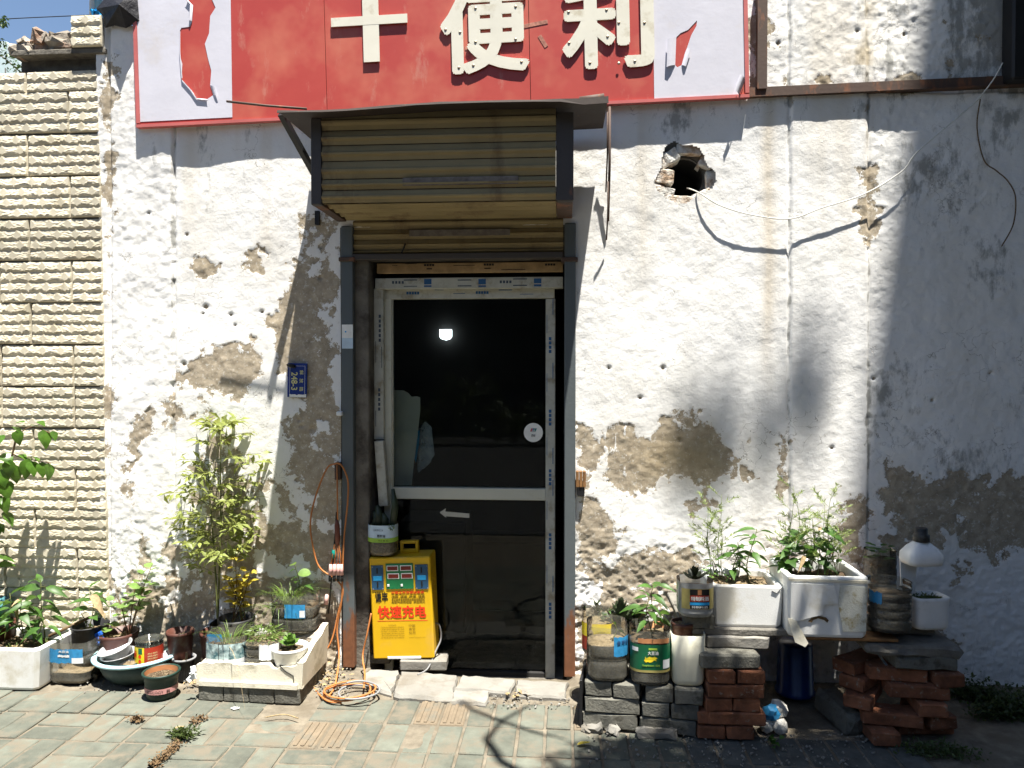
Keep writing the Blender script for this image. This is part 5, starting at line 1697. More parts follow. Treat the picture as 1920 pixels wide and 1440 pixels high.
def blades(root, base, n, L, seed, mt='lf_grass', w_=0.005, rad=0.04, fall=1.0, up=0.7, name='blades'):
    r_ = random.Random(seed)
    b_ = MB()
    for k in range(n):
        a_ = r_.uniform(0, 6.283)
        d = Vector((math.cos(a_), math.sin(a_) * 0.8, 0))
        p_ = Vector(base) + d * r_.uniform(0, rad)
        LL = L * r_.uniform(0.5, 1.15)
        s = Vector((-d.y, d.x, 0)) * w_ * 0.5
        vs2, fs2 = [], []
        out = r_.uniform(0.3, 1.0) * fall
        for i in range(7):
            t = i / 6
            c_ = p_ + d * (LL * out * t) + Vector((0, 0, LL * (up * t - 0.9 * fall * t * t)))
            k_ = (1 - t * 0.85)
            vs2 += [c_ - s * k_, c_ + s * k_]
        fs2 = [(2 * i, 2 * i + 1, 2 * i + 3, 2 * i + 2) for i in range(6)]
        b_.add(vs2, fs2, True)
    return stuff(b_.obj(name, MT[mt], root))


def tuft(root, base, n, size, seed, mt, L=0.02, w_=0.006, flatz=0.6, name='foliage'):
    r_ = random.Random(seed)
    b_ = MB()
    for k in range(n):
        while True:
            v = Vector((r_.uniform(-1, 1), r_.uniform(-1, 1), r_.uniform(-1, 1)))
            if v.length < 1:
                break
        p_ = Vector(base) + Vector((v.x * size[0], v.y * size[1], v.z * size[2]))
        d = Vector((v.x + r_.uniform(-.6, .6), v.y + r_.uniform(-.6, .6), r_.uniform(-0.3, 1) * flatz))
        leaflets(b_, p_, d, L * r_.uniform(0.6, 1.3), w_ * r_.uniform(0.7, 1.3), r_)
    return stuff(b_.obj(name, MT[mt], root))


def dill(root, base, h, seed, mt='lf_dill', br=9, spread=0.09):
    r_ = random.Random(seed)
    b_ = MB()
    base = Vector(base)
    lean = Vector((r_.uniform(-.12, .12), r_.uniform(-.05, .08), 1))
    path = [base + lean * h * t + Vector((0.01 * math.sin(6 * t + seed), 0, 0)) for t in [k / 6 for k in range(7)]]
    b_.tube(path, [0.0022 - 0.0014 * k / 6 for k in range(7)], 4)
    for k in range(br):
        t = 0.25 + 0.75 * (k + .5) / br
        i = min(5, int(t * 6))
        p_ = path[i].lerp(path[i + 1], t * 6 - i)
        a_ = k * 2.4 + seed
        d = Vector((math.cos(a_), math.sin(a_) * .8, r_.uniform(0.3, 0.9))).normalized()
        LL = spread * r_.uniform(0.6, 1.2)
        e = p_ + d * LL
        b_.tube([p_, e], 0.0009, 3, False)
        for q in range(30):
            pp = p_.lerp(e, r_.uniform(0.25, 1.0))
            dv = (d + Vector((r_.uniform(-1, 1), r_.uniform(-1, 1), r_.uniform(-.6, .9)))).normalized()
            leaflets(b_, pp, dv, LL * 0.28 * r_.uniform(.5, 1.2), 0.0042, r_)
    return stuff(b_.obj('fronds', MT[mt], root))


def rosette(root, base, r0, rings, per, kind, seed, tilt=0.5):
    r_ = random.Random(seed)
    for q in range(rings):
        t = q / max(1, rings - 1)
        for k in range(per - q):
            a_ = 2 * math.pi * k / (per - q) + q * 0.6 + r_.uniform(-.1, .1)
            el = 0.15 + tilt * 1.6 * t
            d = Vector((math.cos(a_), math.sin(a_), el))
            put_leaf(root, kind, Vector(base) + Vector((0, 0, 0.012 * q * r0 * 20)), d, r0 * (1 - 0.55 * t) * r_.uniform(.85, 1.15), r_.uniform(-.15, .15))


# ------------------------------------------------------------------ containers


def soil_disc(root, r, z, mt='soil', sq=0.0, sx=1.0, sy=1.0, seed=0):
    r_ = random.Random(seed)
    b_ = MB()
    prof = [(r, 0.0), (r * 0.85, 0.003), (r * 0.6, 0.006), (r * 0.3, 0.003), (0.001, 0.005)]
    b_.lathe(prof, 24, (0, 0, z), sq, sx, sy, True)
    b_.v = [(x, y, zz + r_.uniform(-0.004, 0.004)) for x, y, zz in b_.v]
    return b_.obj('soil', MT[mt], root)


def crumbs(root, r, z, n, seed, mt='straw', sx=1.0, sy=1.0):
    r_ = random.Random(seed)
    b_ = MB()
    for k in range(n):
        a_, q = r_.uniform(0, 6.28), r * math.sqrt(r_.random()) * 0.9
        s = r_.uniform(0.003, 0.009)
        b_.box((q * math.cos(a_) * sx, q * math.sin(a_) * sy, z + 0.004), (s * r_.uniform(1, 3), s, s * 0.5), M=Euler((r_.uniform(-.5, .5), r_.uniform(-.5, .5), r_.uniform(0, 6))).to_matrix())
    return stuff(b_.obj('dry_litter', MT[mt], root))


def pot(root, r_top, r_bot, h, mt, rim=0.006, rim_h=0.012, n=36, soil=None, soil_z=None, wob=0.0, name='pot', sq=0.0):
    t = 0.004
    prof = [(0.001, 0.0), (r_bot, 0.0), (r_bot + (r_top - r_bot) * 0.5, h * 0.5), (r_top, h - rim_h), (r_top + rim, h - rim_h), (r_top + rim, h), (r_top - t, h), (r_top - t - (r_top - r_bot) * 0.5, h * 0.5), (r_bot - t, t)]
    b_ = MB().lathe(prof, n, wob=wob, sq=sq, seed=int(h * 1e4))
    o_ = b_.obj(name, MT[mt], root)
    if soil:
        sz = soil_z if soil_z is not None else h * 0.82
        soil_disc(root, (r_bot + (r_top - r_bot) * sz / h) - t, sz, soil, sq)
    return o_


def ribbed(r, h, ribs, depth_=0.05, base_r=0.9, top_in=0.0):
    """profile of a cut plastic bottle"""
    prof = [(0.001, 0.004), (r * 0.8, 0.0), (r * base_r, 0.004), (r, 0.02)]
    n = ribs * 6
    for k in range(n + 1):
        t = k / n
        z = 0.022 + (h - 0.024) * t
        g = math.cos(t * ribs * 2 * math.pi)
        prof.append((r * (1 - depth_ * max(0, g) ** 3 * (0 < t < 0.97)) - top_in * r * t * t, z))
    return prof


def bottle(root, r, h, ribs=3, sq=0.25, sx=1.0, sy=1.0, mt='pet', soil_h=0.55, soil='soil', depth_=0.06, wob=0.012):
    MB().lathe(ribbed(r, h, ribs, depth_), 40, (0, 0, 0), sq, sx, sy, wob=wob, seed=int(r * 1e5)).obj('bottle', MT[mt], root)
    if soil_h:
        sr = r * 0.955
        prof = [(0.001, 0.006), (sr * 0.85, 0.006), (sr * 0.96, 0.02)] + [(sr * (1 - depth_ * max(0, math.cos(t * ribs * 2 * math.pi)) ** 3), 0.022 + (h - 0.024) * t) for t in [soil_h * k / 16 for k in range(17)]]
        prof += [(sr * 0.6, prof[-1][1] + 0.004), (0.001, prof[-1][1] + 0.002)]
        MB().lathe(prof, 40, (0, 0, 0), sq, sx, sy, wob=wob, seed=int(r * 1e5)).obj('soil', MT[soil], root)


def wrap_fn(r, a0, a1, z0, z1, sq, sx, sy, off=0.0):
    e = 2 + sq * 6

    def fn(u, v, w_=0):
        a_ = a0 + (a1 - a0) * u
        ca, sa = math.cos(a_), math.sin(a_)
        q = (r + off + w_) * ((abs(ca) ** e + abs(sa) ** e) ** (-1 / e) if sq > 0 else 1)
        return (q * ca * sx, q * sa * sy, z0 + (z1 - z0) * v)
    return fn


def label(root, r, a0, a1, z0, z1, mt, sq=0.25, sx=1.0, sy=1.0, off=0.0018, name='label', rag=0.0, seed=0):
    """wrapped label; angles in degrees, 270 faces the street"""
    fn = wrap_fn(r, math.radians(a0), math.radians(a1), z0, z1, sq, sx, sy, off)
    r_ = random.Random(seed)
    n, k = 16, 6
    vs2 = []
    for j in range(k + 1):
        for i in range(n + 1):
            v = j / k
            if rag and j == k:
                v += r_.uniform(-rag, 0)
            if rag and j == 0:
                v += r_.uniform(0, rag)
            vs2.append(fn(i / n, v))
    fs2 = [(j * (n + 1) + i, j * (n + 1) + i + 1, (j + 1) * (n + 1) + i + 1, (j + 1) * (n + 1) + i) for j in range(k) for i in range(n)]
    return MB().add(vs2, fs2, True).obj(name, MT[mt] if isinstance(mt, str) else mt, root)


def wtext(root, body_, r, a0, a1, z0, z1, mt, bold=0.0, sq=0.25, sx=1.0, sy=1.0, off=0.003):
    fn = wrap_fn(r, math.radians(a0), math.radians(a1), z0, z1, sq, sx, sy, off)
    return MB().text(body_, fn, bold).obj('lettering', MT[mt], root)


def foam_box(root, w_, d, h, t=0.028, taper=0.94, mt='foam', soil='soil', soil_z=None, bev=0.010):
    """open polystyrene box: outer taper, thick walls"""
    def ring(wx, wy, z, c_=0.018):
        hx, hy = wx / 2, wy / 2
        return [(-hx + c_, -hy, z), (hx - c_, -hy, z), (hx, -hy + c_, z), (hx, hy - c_, z), (hx - c_, hy, z), (-hx + c_, hy, z), (-hx, hy - c_, z), (-hx, -hy + c_, z)]
    rings = [ring(w_ * taper - 0.01, d * taper - 0.01, 0.0), ring(w_ * taper, d * taper, 0.012), ring(w_, d, h - 0.006), ring(w_ - 0.008, d - 0.008, h), ring(w_ - 2 * t + 0.006, d - 2 * t + 0.006, h), ring(w_ - 2 * t, d - 2 * t, h - 0.006), ring(w_ - 2.2 * t, d - 2.2 * t, 0.03)]
    vs2 = [p for r_ in rings for p in r_]
    fs2 = []
    for k in range(len(rings) - 1):
        for i in range(8):
            j = (i + 1) % 8
            fs2.append((k * 8 + i, k * 8 + j, (k + 1) * 8 + j, (k + 1) * 8 + i))
    fs2.append(tuple(reversed(range(8))))
    fs2.append(tuple(range(len(rings) * 8 - 8, len(rings) * 8)))
    o_ = MB().add(vs2, fs2).obj('box', MT[mt], root)
    sz = soil_z if soil_z is not None else h * 0.72
    nx, ny = 22, 14
    r_ = random.Random(int(w_ * 999))
    us, vs3 = np.linspace(-w_ / 2 + t + 0.002, w_ / 2 - t - 0.002, nx), np.linspace(-d / 2 + t + 0.002, d / 2 - t - 0.002, ny)
    U, V = np.meshgrid(us, vs3)
    Z = sz + 0.02 * fbm(U, V, 12, 4, int(w_ * 1000))
    link('soil', grid_mesh('soil', np.stack([U, V, Z], -1), None, MT[soil]), root)
    return o_


# ------------------------------------------------------------------ left group
# foam box at the frame edge with chili seedlings
g = G(73, 1296)
t = thing('foam_planter', 'white foam box planted with chili seedlings at the left edge of the photo', 'planter box', (g.x - 0.26, g.y + 0.15, 0))
foam_box(t, 0.52, 0.31, 0.205, soil_z=0.165)
for k, (x, y, h_, nl) in enumerate(((0.05, 0.0, 0.24, 13), (0.13, 0.06, 0.33, 15), (0.17, -0.02, 0.16, 7), (-0.05, 0.03, 0.26, 10))):
    chili(t, (x, y, 0.165), h_, nl, 0.115, 20 + k)
blades(t, (0.17, 0.02, 0.165), 14, 0.10, 3, rad=0.05, fall=0.4)
blades(t, (0.05, -0.04, 0.165), 14, 0.06, 4, rad=0.08, fall=0.4)
crumbs(t, 0.10, 0.17, 60, 4)
p = G(20, 1285)
t = thing('teal_basin', 'teal plastic basin cut off by the left edge of the photo', 'basin', (W(-22, 1180, -0.10).x, -0.13, 0.0))
pot(t, 0.118, 0.09, 0.345, 'teal', 0.008, 0.02, soil='soil', soil_z=0.32)
# black grow bag
p = W(165, 1200, -0.15)
t = thing('grow_bag', 'black grow bag holding one young chili plant against the tiled wall', 'potted plant', (p.x, -0.13, 0))
pot(t, 0.088, 0.08, 0.245, 'pot_black', 0.003, 0.006, wob=0.05, soil='soil_pale', soil_z=0.205)
chili(t, (0.0, 0, 0.20), 0.245, 10, 0.11, 5, lean=0.03)
crumbs(t, 0.075, 0.208, 50, 5, 'straw')
chili(t, (-0.045, 0.01, 0.20), 0.10, 4, 0.055, 6)
b = MB()
for k in range(7):
    b.box((0.085 + rnd.uniform(-.012, .012), -0.05 + rnd.uniform(-.01, .01), 0.215 - 0.008 * k), (0.022, 0.02, 0.014), M=Euler((rnd.uniform(0, 3), rnd.uniform(0, 3), rnd.uniform(0, 3))).to_matrix(), bev=0.003)
b.obj('blue_rag', MT['rag_blue'], t)
MB().tube([(-0.18, -0.07, 0.20), (-0.02, 0.03, 0.27)], 0.008, 6).obj('stick', MT['stem_br'], t)
# clear bottle tray with blue label
p = stand(146, 1284, 0.10)
t = thing('cut_bottle_tray', 'clear cut oil bottle with torn blue label beside the white foam box', 'cut bottle', p)
bottle(t, 0.098, 0.215, 3, 0.5, 1.05, 0.95, soil_h=0.0)
prof = [(0.001, 0.006), (0.08, 0.006), (0.09, 0.02), (0.092, 0.045), (0.001, 0.05)]
MB().lathe(prof, 30, (0, 0, 0), 0.5, 1.05, 0.95).obj('soil', MT['soil_pale'], t)
l_ = label(t, 0.098, 220, 312, 0.11, 0.185, 'label_blue', 0.5, 1.05, .95, rag=.08, seed=3)
label(t, 0.098, 250, 282, 0.140, 0.156, 'label_white', 0.5, 1.05, .95, off=0.003, name='label_picture', rag=.3, seed=5)
label(t, 0.098, 288, 313, 0.112, 0.140, 'label_white', 0.5, 1.05, .95, off=0.003, name='label_table')
wtext(t, '大豆油', 0.098, 252, 280, 0.165, 0.177, 'white', 0.01, 0.5, 1.05, .95)
# blue rimmed basin with clutter
p = stand(256, 1289, 0.15)
p.y += 0.02
BAS = p
t = thing('washing_basin', 'shallow grimy basin with pale blue rim full of small pots', 'basin', p)
MB().lathe([(0.001, 0.0), (0.135, 0.0), (0.165, 0.04), (0.195, 0.11), (0.19, 0.11), (0.16, 0.045), (0.13, 0.008), (0.001, 0.008)], 44).obj('bowl', MT['basin'], t)
MB().lathe([(0.192, 0.112), (0.213, 0.110), (0.217, 0.118), (0.212, 0.126), (0.194, 0.124), (0.190, 0.116)], 44).obj('rim', MT['basin_rim'], t)
crumbs(t, 0.14, 0.02, 60, 8, 'soil_pale')
BI = BAS + Vector((0, 0, 0.010))
for k, (dx_, dy_, dz_2, tx, ty, lb) in enumerate(((-0.075, -0.035, 0.05, 0.10, -0.10, 'lower of the two nested milky bowls lying in the basin'), (-0.085, -0.03, 0.088, 0.22, -0.22, 'upper tilted milky bowl stacked in the basin'))):
    o = thing('plastic_bowl', lb, 'bowl', BI + Vector((dx_, dy_, dz_2)))
    o.rotation_euler = (tx, ty, 0)
    MB().lathe([(0.001, 0.0), (0.045, 0.0), (0.066, 0.03), (0.078, 0.062), (0.085, 0.064), (0.085, 0.068), (0.075, 0.066), (0.062, 0.032), (0.042, 0.004), (0.001, 0.004)], 32).obj('shell', MT['bowl'], o)
    if k == 1:
        MB().lathe([(0.001, 0.045), (0.066, 0.045)], 24).obj('print_base', mat('printed_bowl', (0.62, 0.62, 0.66), 0.5, 0.06, 20, 0, dirt=(0.2, 0.2, 0.2), dscale=40, damt=0.25), o)
o = thing('square_pot', 'small square black pot of soil inside the basin', 'pot', BI + Vector((0.02, -0.105, 0.035)))
pot(o, 0.036, 0.028, 0.062, 'pot_black', 0.003, 0.008, sq=1.0, soil='soil_pale', soil_z=0.055)
p = BI + Vector((0.085, -0.045, 0.045))
o = thing('red_label_jar', 'clear round jar with red and yellow label, half full of soil', 'jar', p, math.radians(22))
MB().lathe([(0.001, 0.002), (0.06, 0.0), (0.066, 0.008), (0.066, 0.135), (0.063, 0.145), (0.067, 0.150), (0.067, 0.156), (0.061, 0.156), (0.061, 0.01), (0.001, 0.008)], 36).obj('glass', MT['jar'], o)
MB().lathe([(0.001, 0.01), (0.059, 0.01), (0.059, 0.12), (0.03, 0.128), (0.001, 0.124)], 30).obj('soil', MT['soil_pale'], o)
label(o, 0.066, 160, 370, 0.006, 0.128, 'label_red', 0.0, name='label')
label(o, 0.066, 196, 258, 0.004, 0.130, 'label_yellow', 0.0, off=0.0026, name='yellow_panel')
wtext(o, '传奇', 0.066, 200, 222, 0.075, 0.112, 'redprint', 0.02, 0.0, off=0.0034)
for k in range(3):
    wtext(o, '●', 0.066, 232, 246, 0.028 + 0.024 * k, 0.046 + 0.024 * k, 'redprint', 0, 0.0, off=0.0034)
label(o, 0.066, 232, 250, 0.098, 0.128, 'label_green', 0.0, off=0.0034, name='green_badge')
for k in range(4):
    wtext(o, '营养成分表配料水', 0.066, 272, 312, 0.055 + 0.013 * k, 0.063 + 0.013 * k, 'paleyellow', 0, 0.0)
label(o, 0.066, 276, 312, 0.02, 0.05, 'label_yellow', 0.0, off=0.003, name='price_panel')
wtext(o, '海鲜', 0.066, 280, 308, 0.025, 0.046, 'redprint', 0.02, 0.0, off=0.0038)
o = thing('white_jar', 'small round white porcelain jar behind the red label jar', 'jar', BI + Vector((0.150, 0.0, 0.03)))
MB().lathe([(0.001, 0), (0.022, 0), (0.036, 0.02), (0.038, 0.05), (0.03, 0.075), (0.018, 0.085), (0.014, 0.085), (0.02, 0.07)], 24).obj('body', MT['pot_white'], o)
# pot with pink band
p = stand(303, 1314, 0.066)
o = thing('banded_pot', 'dark green pot with a pink lettered band standing on the paving', 'pot', p)
o.scale = (0.87, 0.87, 0.85)
o.rotation_euler = (0, 0, math.radians(16))
MB().lathe([(0.001, 0.0), (0.074, 0.0), (0.078, 0.02), (0.088, 0.10), (0.094, 0.128), (0.100, 0.13), (0.101, 0.142), (0.097, 0.146), (0.088, 0.142), (0.085, 0.10), (0.07, 0.01)], 40).obj('pot', MT['pot_green'], o)
MB().lathe([(0.0865, 0.142), (0.0835, 0.10)], 40).obj('inner_face', MT['terra'], o)
soil_disc(o, 0.084, 0.112, 'soil')
crumbs(o, 0.075, 0.115, 50, 9, 'soil_pale')
label(o, 0.0838, 170, 370, 0.038, 0.068, 'pink', 0.0, off=0.002, name='band')
wtext(o, 'ECOLOGY', 0.0838, 226, 290, 0.045, 0.060, 'black', 0.0, 0.0, off=0.0035)
wtext(o, '绿色', 0.0838, 300, 312, 0.044, 0.062, 'black', 0.02, 0.0, off=0.0035)
# brown pots behind
for (px, yy, rt, h_, lb, mt_, s_) in ((338, -0.16, 0.064, 0.235, 'dark brown pot of dry soil behind the washing basin', 'pot_brown', 'soil_pale'),
                                      (222, -0.11, 0.095, 0.20, 'wide brown pot with a pale lobed leaf plant behind the bowls', 'pot_brown', 'soil_pale')):
    p = W(px, 1200, yy)
    o = thing('brown_pot', lb, 'potted plant' if px == 222 else 'pot', (p.x, yy, 0))
    pot(o, rt, rt * 0.78, h_, mt_, 0.004, 0.02, soil=s_)
    crumbs(o, rt * 0.8, h_ * 0.83, 50, 11, 'straw')
    if px == 222:
        r_ = random.Random(12)
        for q, (ex_, ez, n_) in enumerate(((0.19, 0.40, 17), (0.10, 0.30, 8), (0.0, 0.22, 7), (0.15, 0.24, 7), (-0.07, 0.06, 5))):
            base = Vector((0.055, 0, h_ * 0.8))
            tip = Vector((ex_, 0.0, h_ * 0.8 + ez))
            path = [base.lerp(tip, s) + Vector((0, 0, 0.03 * math.sin(s * 3.1))) for s in (0, .25, .5, .75, 1)]
            MB().tube(path, [.004, .0035, .003, .0022, .0015], 5).obj('stem', MT['stem_br'], o)
            for k in range(n_):
                s = 0.35 + 0.65 * (k + .5) / n_
                pp = base.lerp(tip, s) + Vector((0, 0, 0.03 * math.sin(s * 3.1)))
                a_ = k * 2.4 + q
                d = Vector((math.cos(a_), math.sin(a_) * .8, r_.uniform(-.1, .8)))
                put_leaf(o, 'pale', pp + d * 0.02, d, r_.uniform(.035, .06), r_.uniform(-.5, .5))
p = stand(346, 1279, 0.05)
o = thing('ribbed_pot', 'black ribbed pot with grey rim beside the foam tray', 'pot', p)
MB().lathe([(0.001, 0), (0.042, 0), (0.05, 0.10)], 48, wob=0.0).obj('pot', MT['pot_black'], o)
b = MB()
for k in range(36):
    a_ = 2 * math.pi * k / 36
    b.box((0.0455 * math.cos(a_), 0.0455 * math.sin(a_), 0.045), (0.003, 0.004, 0.08), rz=a_)
b.obj('rib', MT['pot_black'], o)
MB().lathe([(0.05, 0.10), (0.058, 0.102), (0.058, 0.112), (0.05, 0.112), (0.047, 0.10)], 40).obj('rim', MT['cord_gray'], o)
soil_disc(o, 0.047, 0.09, 'soil_pale')
MB().tube([(0.01, 0, 0.085), (0.012, 0, 0.135)], [0.008, 0.005], 6).obj('stump', MT['straw'], o)

# concrete brick base and broken foam tray
g = G(371, 1312)
gr = G(562, 1321)
ang = math.atan2(gr.y - g.y, gr.x - g.x)
base = thing('brick_base', 'row of grey concrete bricks laid under the broken foam tray', 'brick base', g, ang)
LB = (gr - g).length
nb_ = 4
bm_ = [brick_mesh('brick', LB / nb_ - 0.004, 0.235, 0.072, MT['cblock'], 0.004, 0.0015, 600 + k) for k in range(3)]
for k in range(nb_):
    link('brick', bm_[k % 3], base, ((k + .5) * LB / nb_, 0.118, 0.034))
link('brick', brick_mesh('brick', LB * 0.98, 0.115, 0.07, MT['cblock'], 0.004, 0.0015, 610), base, (LB / 2, 0.30, 0.034))
tray = thing('foam_tray', 'yellowed foam tray with one broken side holding several planters', 'tray', g + Vector((0, 0, 0.071)), ang)
TW, TD = LB + 0.02, 0.34


def wall_poly(name, poly, th, fn):
    b_ = MB().prism(poly, th, fn)
    return b_.obj(name, MT['foam_old'], tray)


r_ = random.Random(4)
front = [(0, 0), (TW, 0)] + [(TW - 0.012, 0.125)] + [(TW - 0.04 - k * (TW - 0.06) / 22, 0.108 + r_.uniform(-0.006, 0.006) - 0.012 * (3 < k < 6)) for k in range(22)] + [(0.0, 0.095)]
wall_poly('front_wall', front, 0.026, lambda u, v, w_: (u - 0.01, 0.006 + w_, v))
sidep = [(0, 0), (TD, 0), (TD, 0.15), (TD - 0.01, 0.205), (TD - 0.05, 0.20), (TD - 0.1, 0.175), (0.15, 0.165), (0.11, 0.15), (0.06, 0.135), (0.03, 0.12), (0, 0.124)]
wall_poly('side_wall', sidep, 0.03, lambda u, v, w_: (TW - 0.012 - w_ + 0.012 * (v / 0.2), 0.007 + u, v + 0.0005))
wall_poly('side_wall', [(0.02, 0), (TD, 0), (TD, 0.10), (0.02, 0.09)], 0.026, lambda u, v, w_: (-0.009 + w_, -0.011 + u, v + 0.0005))
MB().box((TW / 2 - 0.01, TD / 2 - 0.012, 0.012), (TW - 0.04, TD - 0.01, 0.024)).obj('floor', MT['foam_old'], tray)
cr = MB()
cr.tube([(TW * 0.78, 0.0045, 0.105), (TW * 0.83, 0.0045, 0.082), (TW * 0.90, 0.0045, 0.062), (TW * 0.905, 0.0045, 0.03)], 0.0022, 5)
cr.obj('crack', MT['black'], tray)
cp = MB()
for k in range(5):
    cp.box((-0.02 + rnd.uniform(-.01, .01), -0.02, 0.085 - 0.012 * k), (0.024, 0.006, 0.03), M=Euler((rnd.uniform(-.5, .5), rnd.uniform(-.8, .8), rnd.uniform(-.5, .5))).to_matrix(), bev=0.002)
cp.obj('plastic_scrap', MT['label_white'], tray)


def tray_at(u, v, z=0.025):
    return tray.matrix_basis @ Vector((u, v, 0.0)) + Vector((0, 0, z))


bpy.context.view_layer.update()
tm = Matrix.Translation(tray.location) @ Matrix.Rotation(ang, 4, 'Z')
ta = lambda u, v, z=0.025: tm @ Vector((u, v, z))
o = thing('netted_bottle', 'cut bottle with white netted label and spider grass in the foam tray', 'potted plant', ta(0.105, 0.12, 0.030))
bottle(o, 0.098, 0.20, 3, 0.25, soil_h=0.55)
label(o, 0.098, 185, 355, 0.06, 0.165, 'label_net', 0.25, rag=.05)
label(o, 0.098, 190, 350, 0.06, 0.09, 'label_white', 0.25, off=0.0028, name='label_foot')
b = MB()
for k in range(14):
    a_ = math.radians(185 + k * 13)
    b.tube([(0.102 * math.cos(a_), 0.102 * math.sin(a_), z) for z in (0.02, 0.10, 0.17)], 0.0012, 4)
b.obj('netting', MT['black'], o)
blades(o, (0, 0, 0.125), 46, 0.20, 31, w_=0.008, rad=0.05, fall=0.75, up=1.1)
blades(o, (0.0, -0.05, 0.14), 9, 0.22, 32, w_=0.004, rad=0.06, fall=1.5, up=0.55, mt='straw', name='dry_blades')
o = thing('grass_bottle', 'cut clear bottle with half white label in the middle of the foam tray', 'potted plant', ta(0.29, 0.115, 0.028))
bottle(o, 0.088, 0.185, 4, 0.2, soil_h=0.85, soil='soil_pale')
label(o, 0.088, 272, 330, 0.09, 0.17, 'label_white', 0.2, rag=.08)
tuft(o, (0, 0, 0.19), 260, (0.085, 0.08, 0.035), 33, 'lf_grass', 0.035, 0.007)
o = thing('blue_label_bottle', 'blue labelled cut bottle half hidden at the left end of the tray', 'cut bottle', ta(0.035, 0.25, 0.028))
bottle(o, 0.085, 0.20, 3, 0.25, soil_h=0.6)
label(o, 0.085, 190, 300, 0.05, 0.16, 'label_blue', 0.25)
o = thing('white_pot', 'white plastic pot with green rosette succulent at the tray corner', 'potted plant', ta(0.425, 0.085, 0.026))
pot(o, 0.082, 0.058, 0.150, 'pot_white', 0.006, 0.014, soil='soil', soil_z=0.128)
rosette(o, (0, 0, 0.15), 0.05, 4, 9, 'ros', 41, 0.6)
crumbs(o, 0.07, 0.13, 40, 13, 'soil_pale')
b = MB()
for k in range(9):
    a_ = math.radians(258 + rnd.uniform(-10, 10))
    z = 0.075 + rnd.uniform(-.006, .006)
    b.box((0.0705 * math.cos(a_), 0.0705 * math.sin(a_), z), (0.008, 0.002, 0.005), rz=a_ + math.pi / 2)
b.obj('print', MT['black'], o)
wtext(o, '万事如意', 0.069, 290, 312, 0.068, 0.092, 'filmdark', 0, 0.0, off=0.0025)
p = W(556, 1178, -0.10)
o = thing('back_bottle', 'large cut bottle with blue label and drooping green grass by the wall', 'potted plant', (p.x, -0.10, 0.235))
bottle(o, 0.118, 0.20, 3, 0.3, 1.0, 0.75, soil_h=0.6)
label(o, 0.118, 256, 304, 0.085, 0.155, 'label_blue', 0.3, 1.0, 0.75)
label(o, 0.118, 292, 303, 0.09, 0.125, 'label_white', 0.3, 1.0, 0.75, off=0.003, name='barcode')
blades(o, (-0.03, -0.02, 0.13), 120, 0.21, 35, w_=0.006, rad=0.06, fall=0.85, up=1.15)
blades(o, (-0.07, -0.05, 0.12), 40, 0.22, 36, w_=0.004, rad=0.05, fall=1.2, up=0.7)
chili(o, (0.0, 0.0, 0.15), 0.20, 6, 0.08, 37, ('pale', 'chili'), mt='stem')
o = link('rubble_heap', brick_mesh('rubble_heap', 0.30, 0.13, 0.235, MT['stone'], 0.02, 0.01, 71, 3))
o.location = (p.x, -0.10, 0.117)
tag(o, 'rough rubble block the large back bottle stands on', 'rubble')
# golden shrub
p = W(445, 1150, -0.12)
o = thing('golden_shrub', 'yellow leaved shrub in a black pot behind the foam tray', 'potted plant', (p.x, -0.13, 0.0))
pot(o, 0.09, 0.07, 0.30, 'pot_black', 0.004, 0.02, soil='soil')
r_ = random.Random(51)
for k in range(6):
    tip = Vector((r_.uniform(-0.06, 0.12), r_.uniform(-0.06, 0.0), 0.30 + r_.uniform(0.18, 0.36)))
    basep = Vector((r_.uniform(-0.03, 0.05), 0, 0.27))
    MB().tube([basep, basep.lerp(tip, .5) + Vector((0.012, 0, 0)), tip], [.0035, .0025, .0012], 5).obj('stem', MT['stem_br'], o)
    for q in range(13):
        s = 0.35 + 0.65 * (q + .5) / 13
        a_ = q * 2.4 + k
        d = Vector((math.cos(a_), math.sin(a_), r_.uniform(-.1, .7)))
        put_leaf(o, 'gold', basep.lerp(tip, s) + d * 0.008, d, r_.uniform(.038, .062), r_.uniform(-.6, .6))
# tall yellow-green plant
p = W(408, 1180, -0.10)
o = thing('tall_plant', 'tall leggy yellow green plant growing up the sunlit wall', 'plant', (p.x, -0.11, 0.0))
pot(o, 0.08, 0.065, 0.22, 'pot_brown', 0.004, 0.02, soil='soil')
r_ = random.Random(61)
b = MB()
st2 = MB()
H0 = W(415, 790, -0.11).z


def spray(p_, d, L, n_, ll):
    e = p_ + d * L
    st2.tube([p_, p_.lerp(e, .5) + Vector((0, 0, 0.01)), e], [.0022, .0015, .001], 4, False)
    for k in range(n_):
        s = 0.3 + 0.7 * (k + .5) / n_
        a_ = k * 2.6 + r_.uniform(0, 1)
        dv = (d * 0.8 + Vector((math.cos(a_), math.sin(a_) * .7, r_.uniform(-.7, .4)))).normalized()
        leaflets(b, p_.lerp(e, s), dv, ll * r_.uniform(.7, 1.25), ll * 0.36, r_)


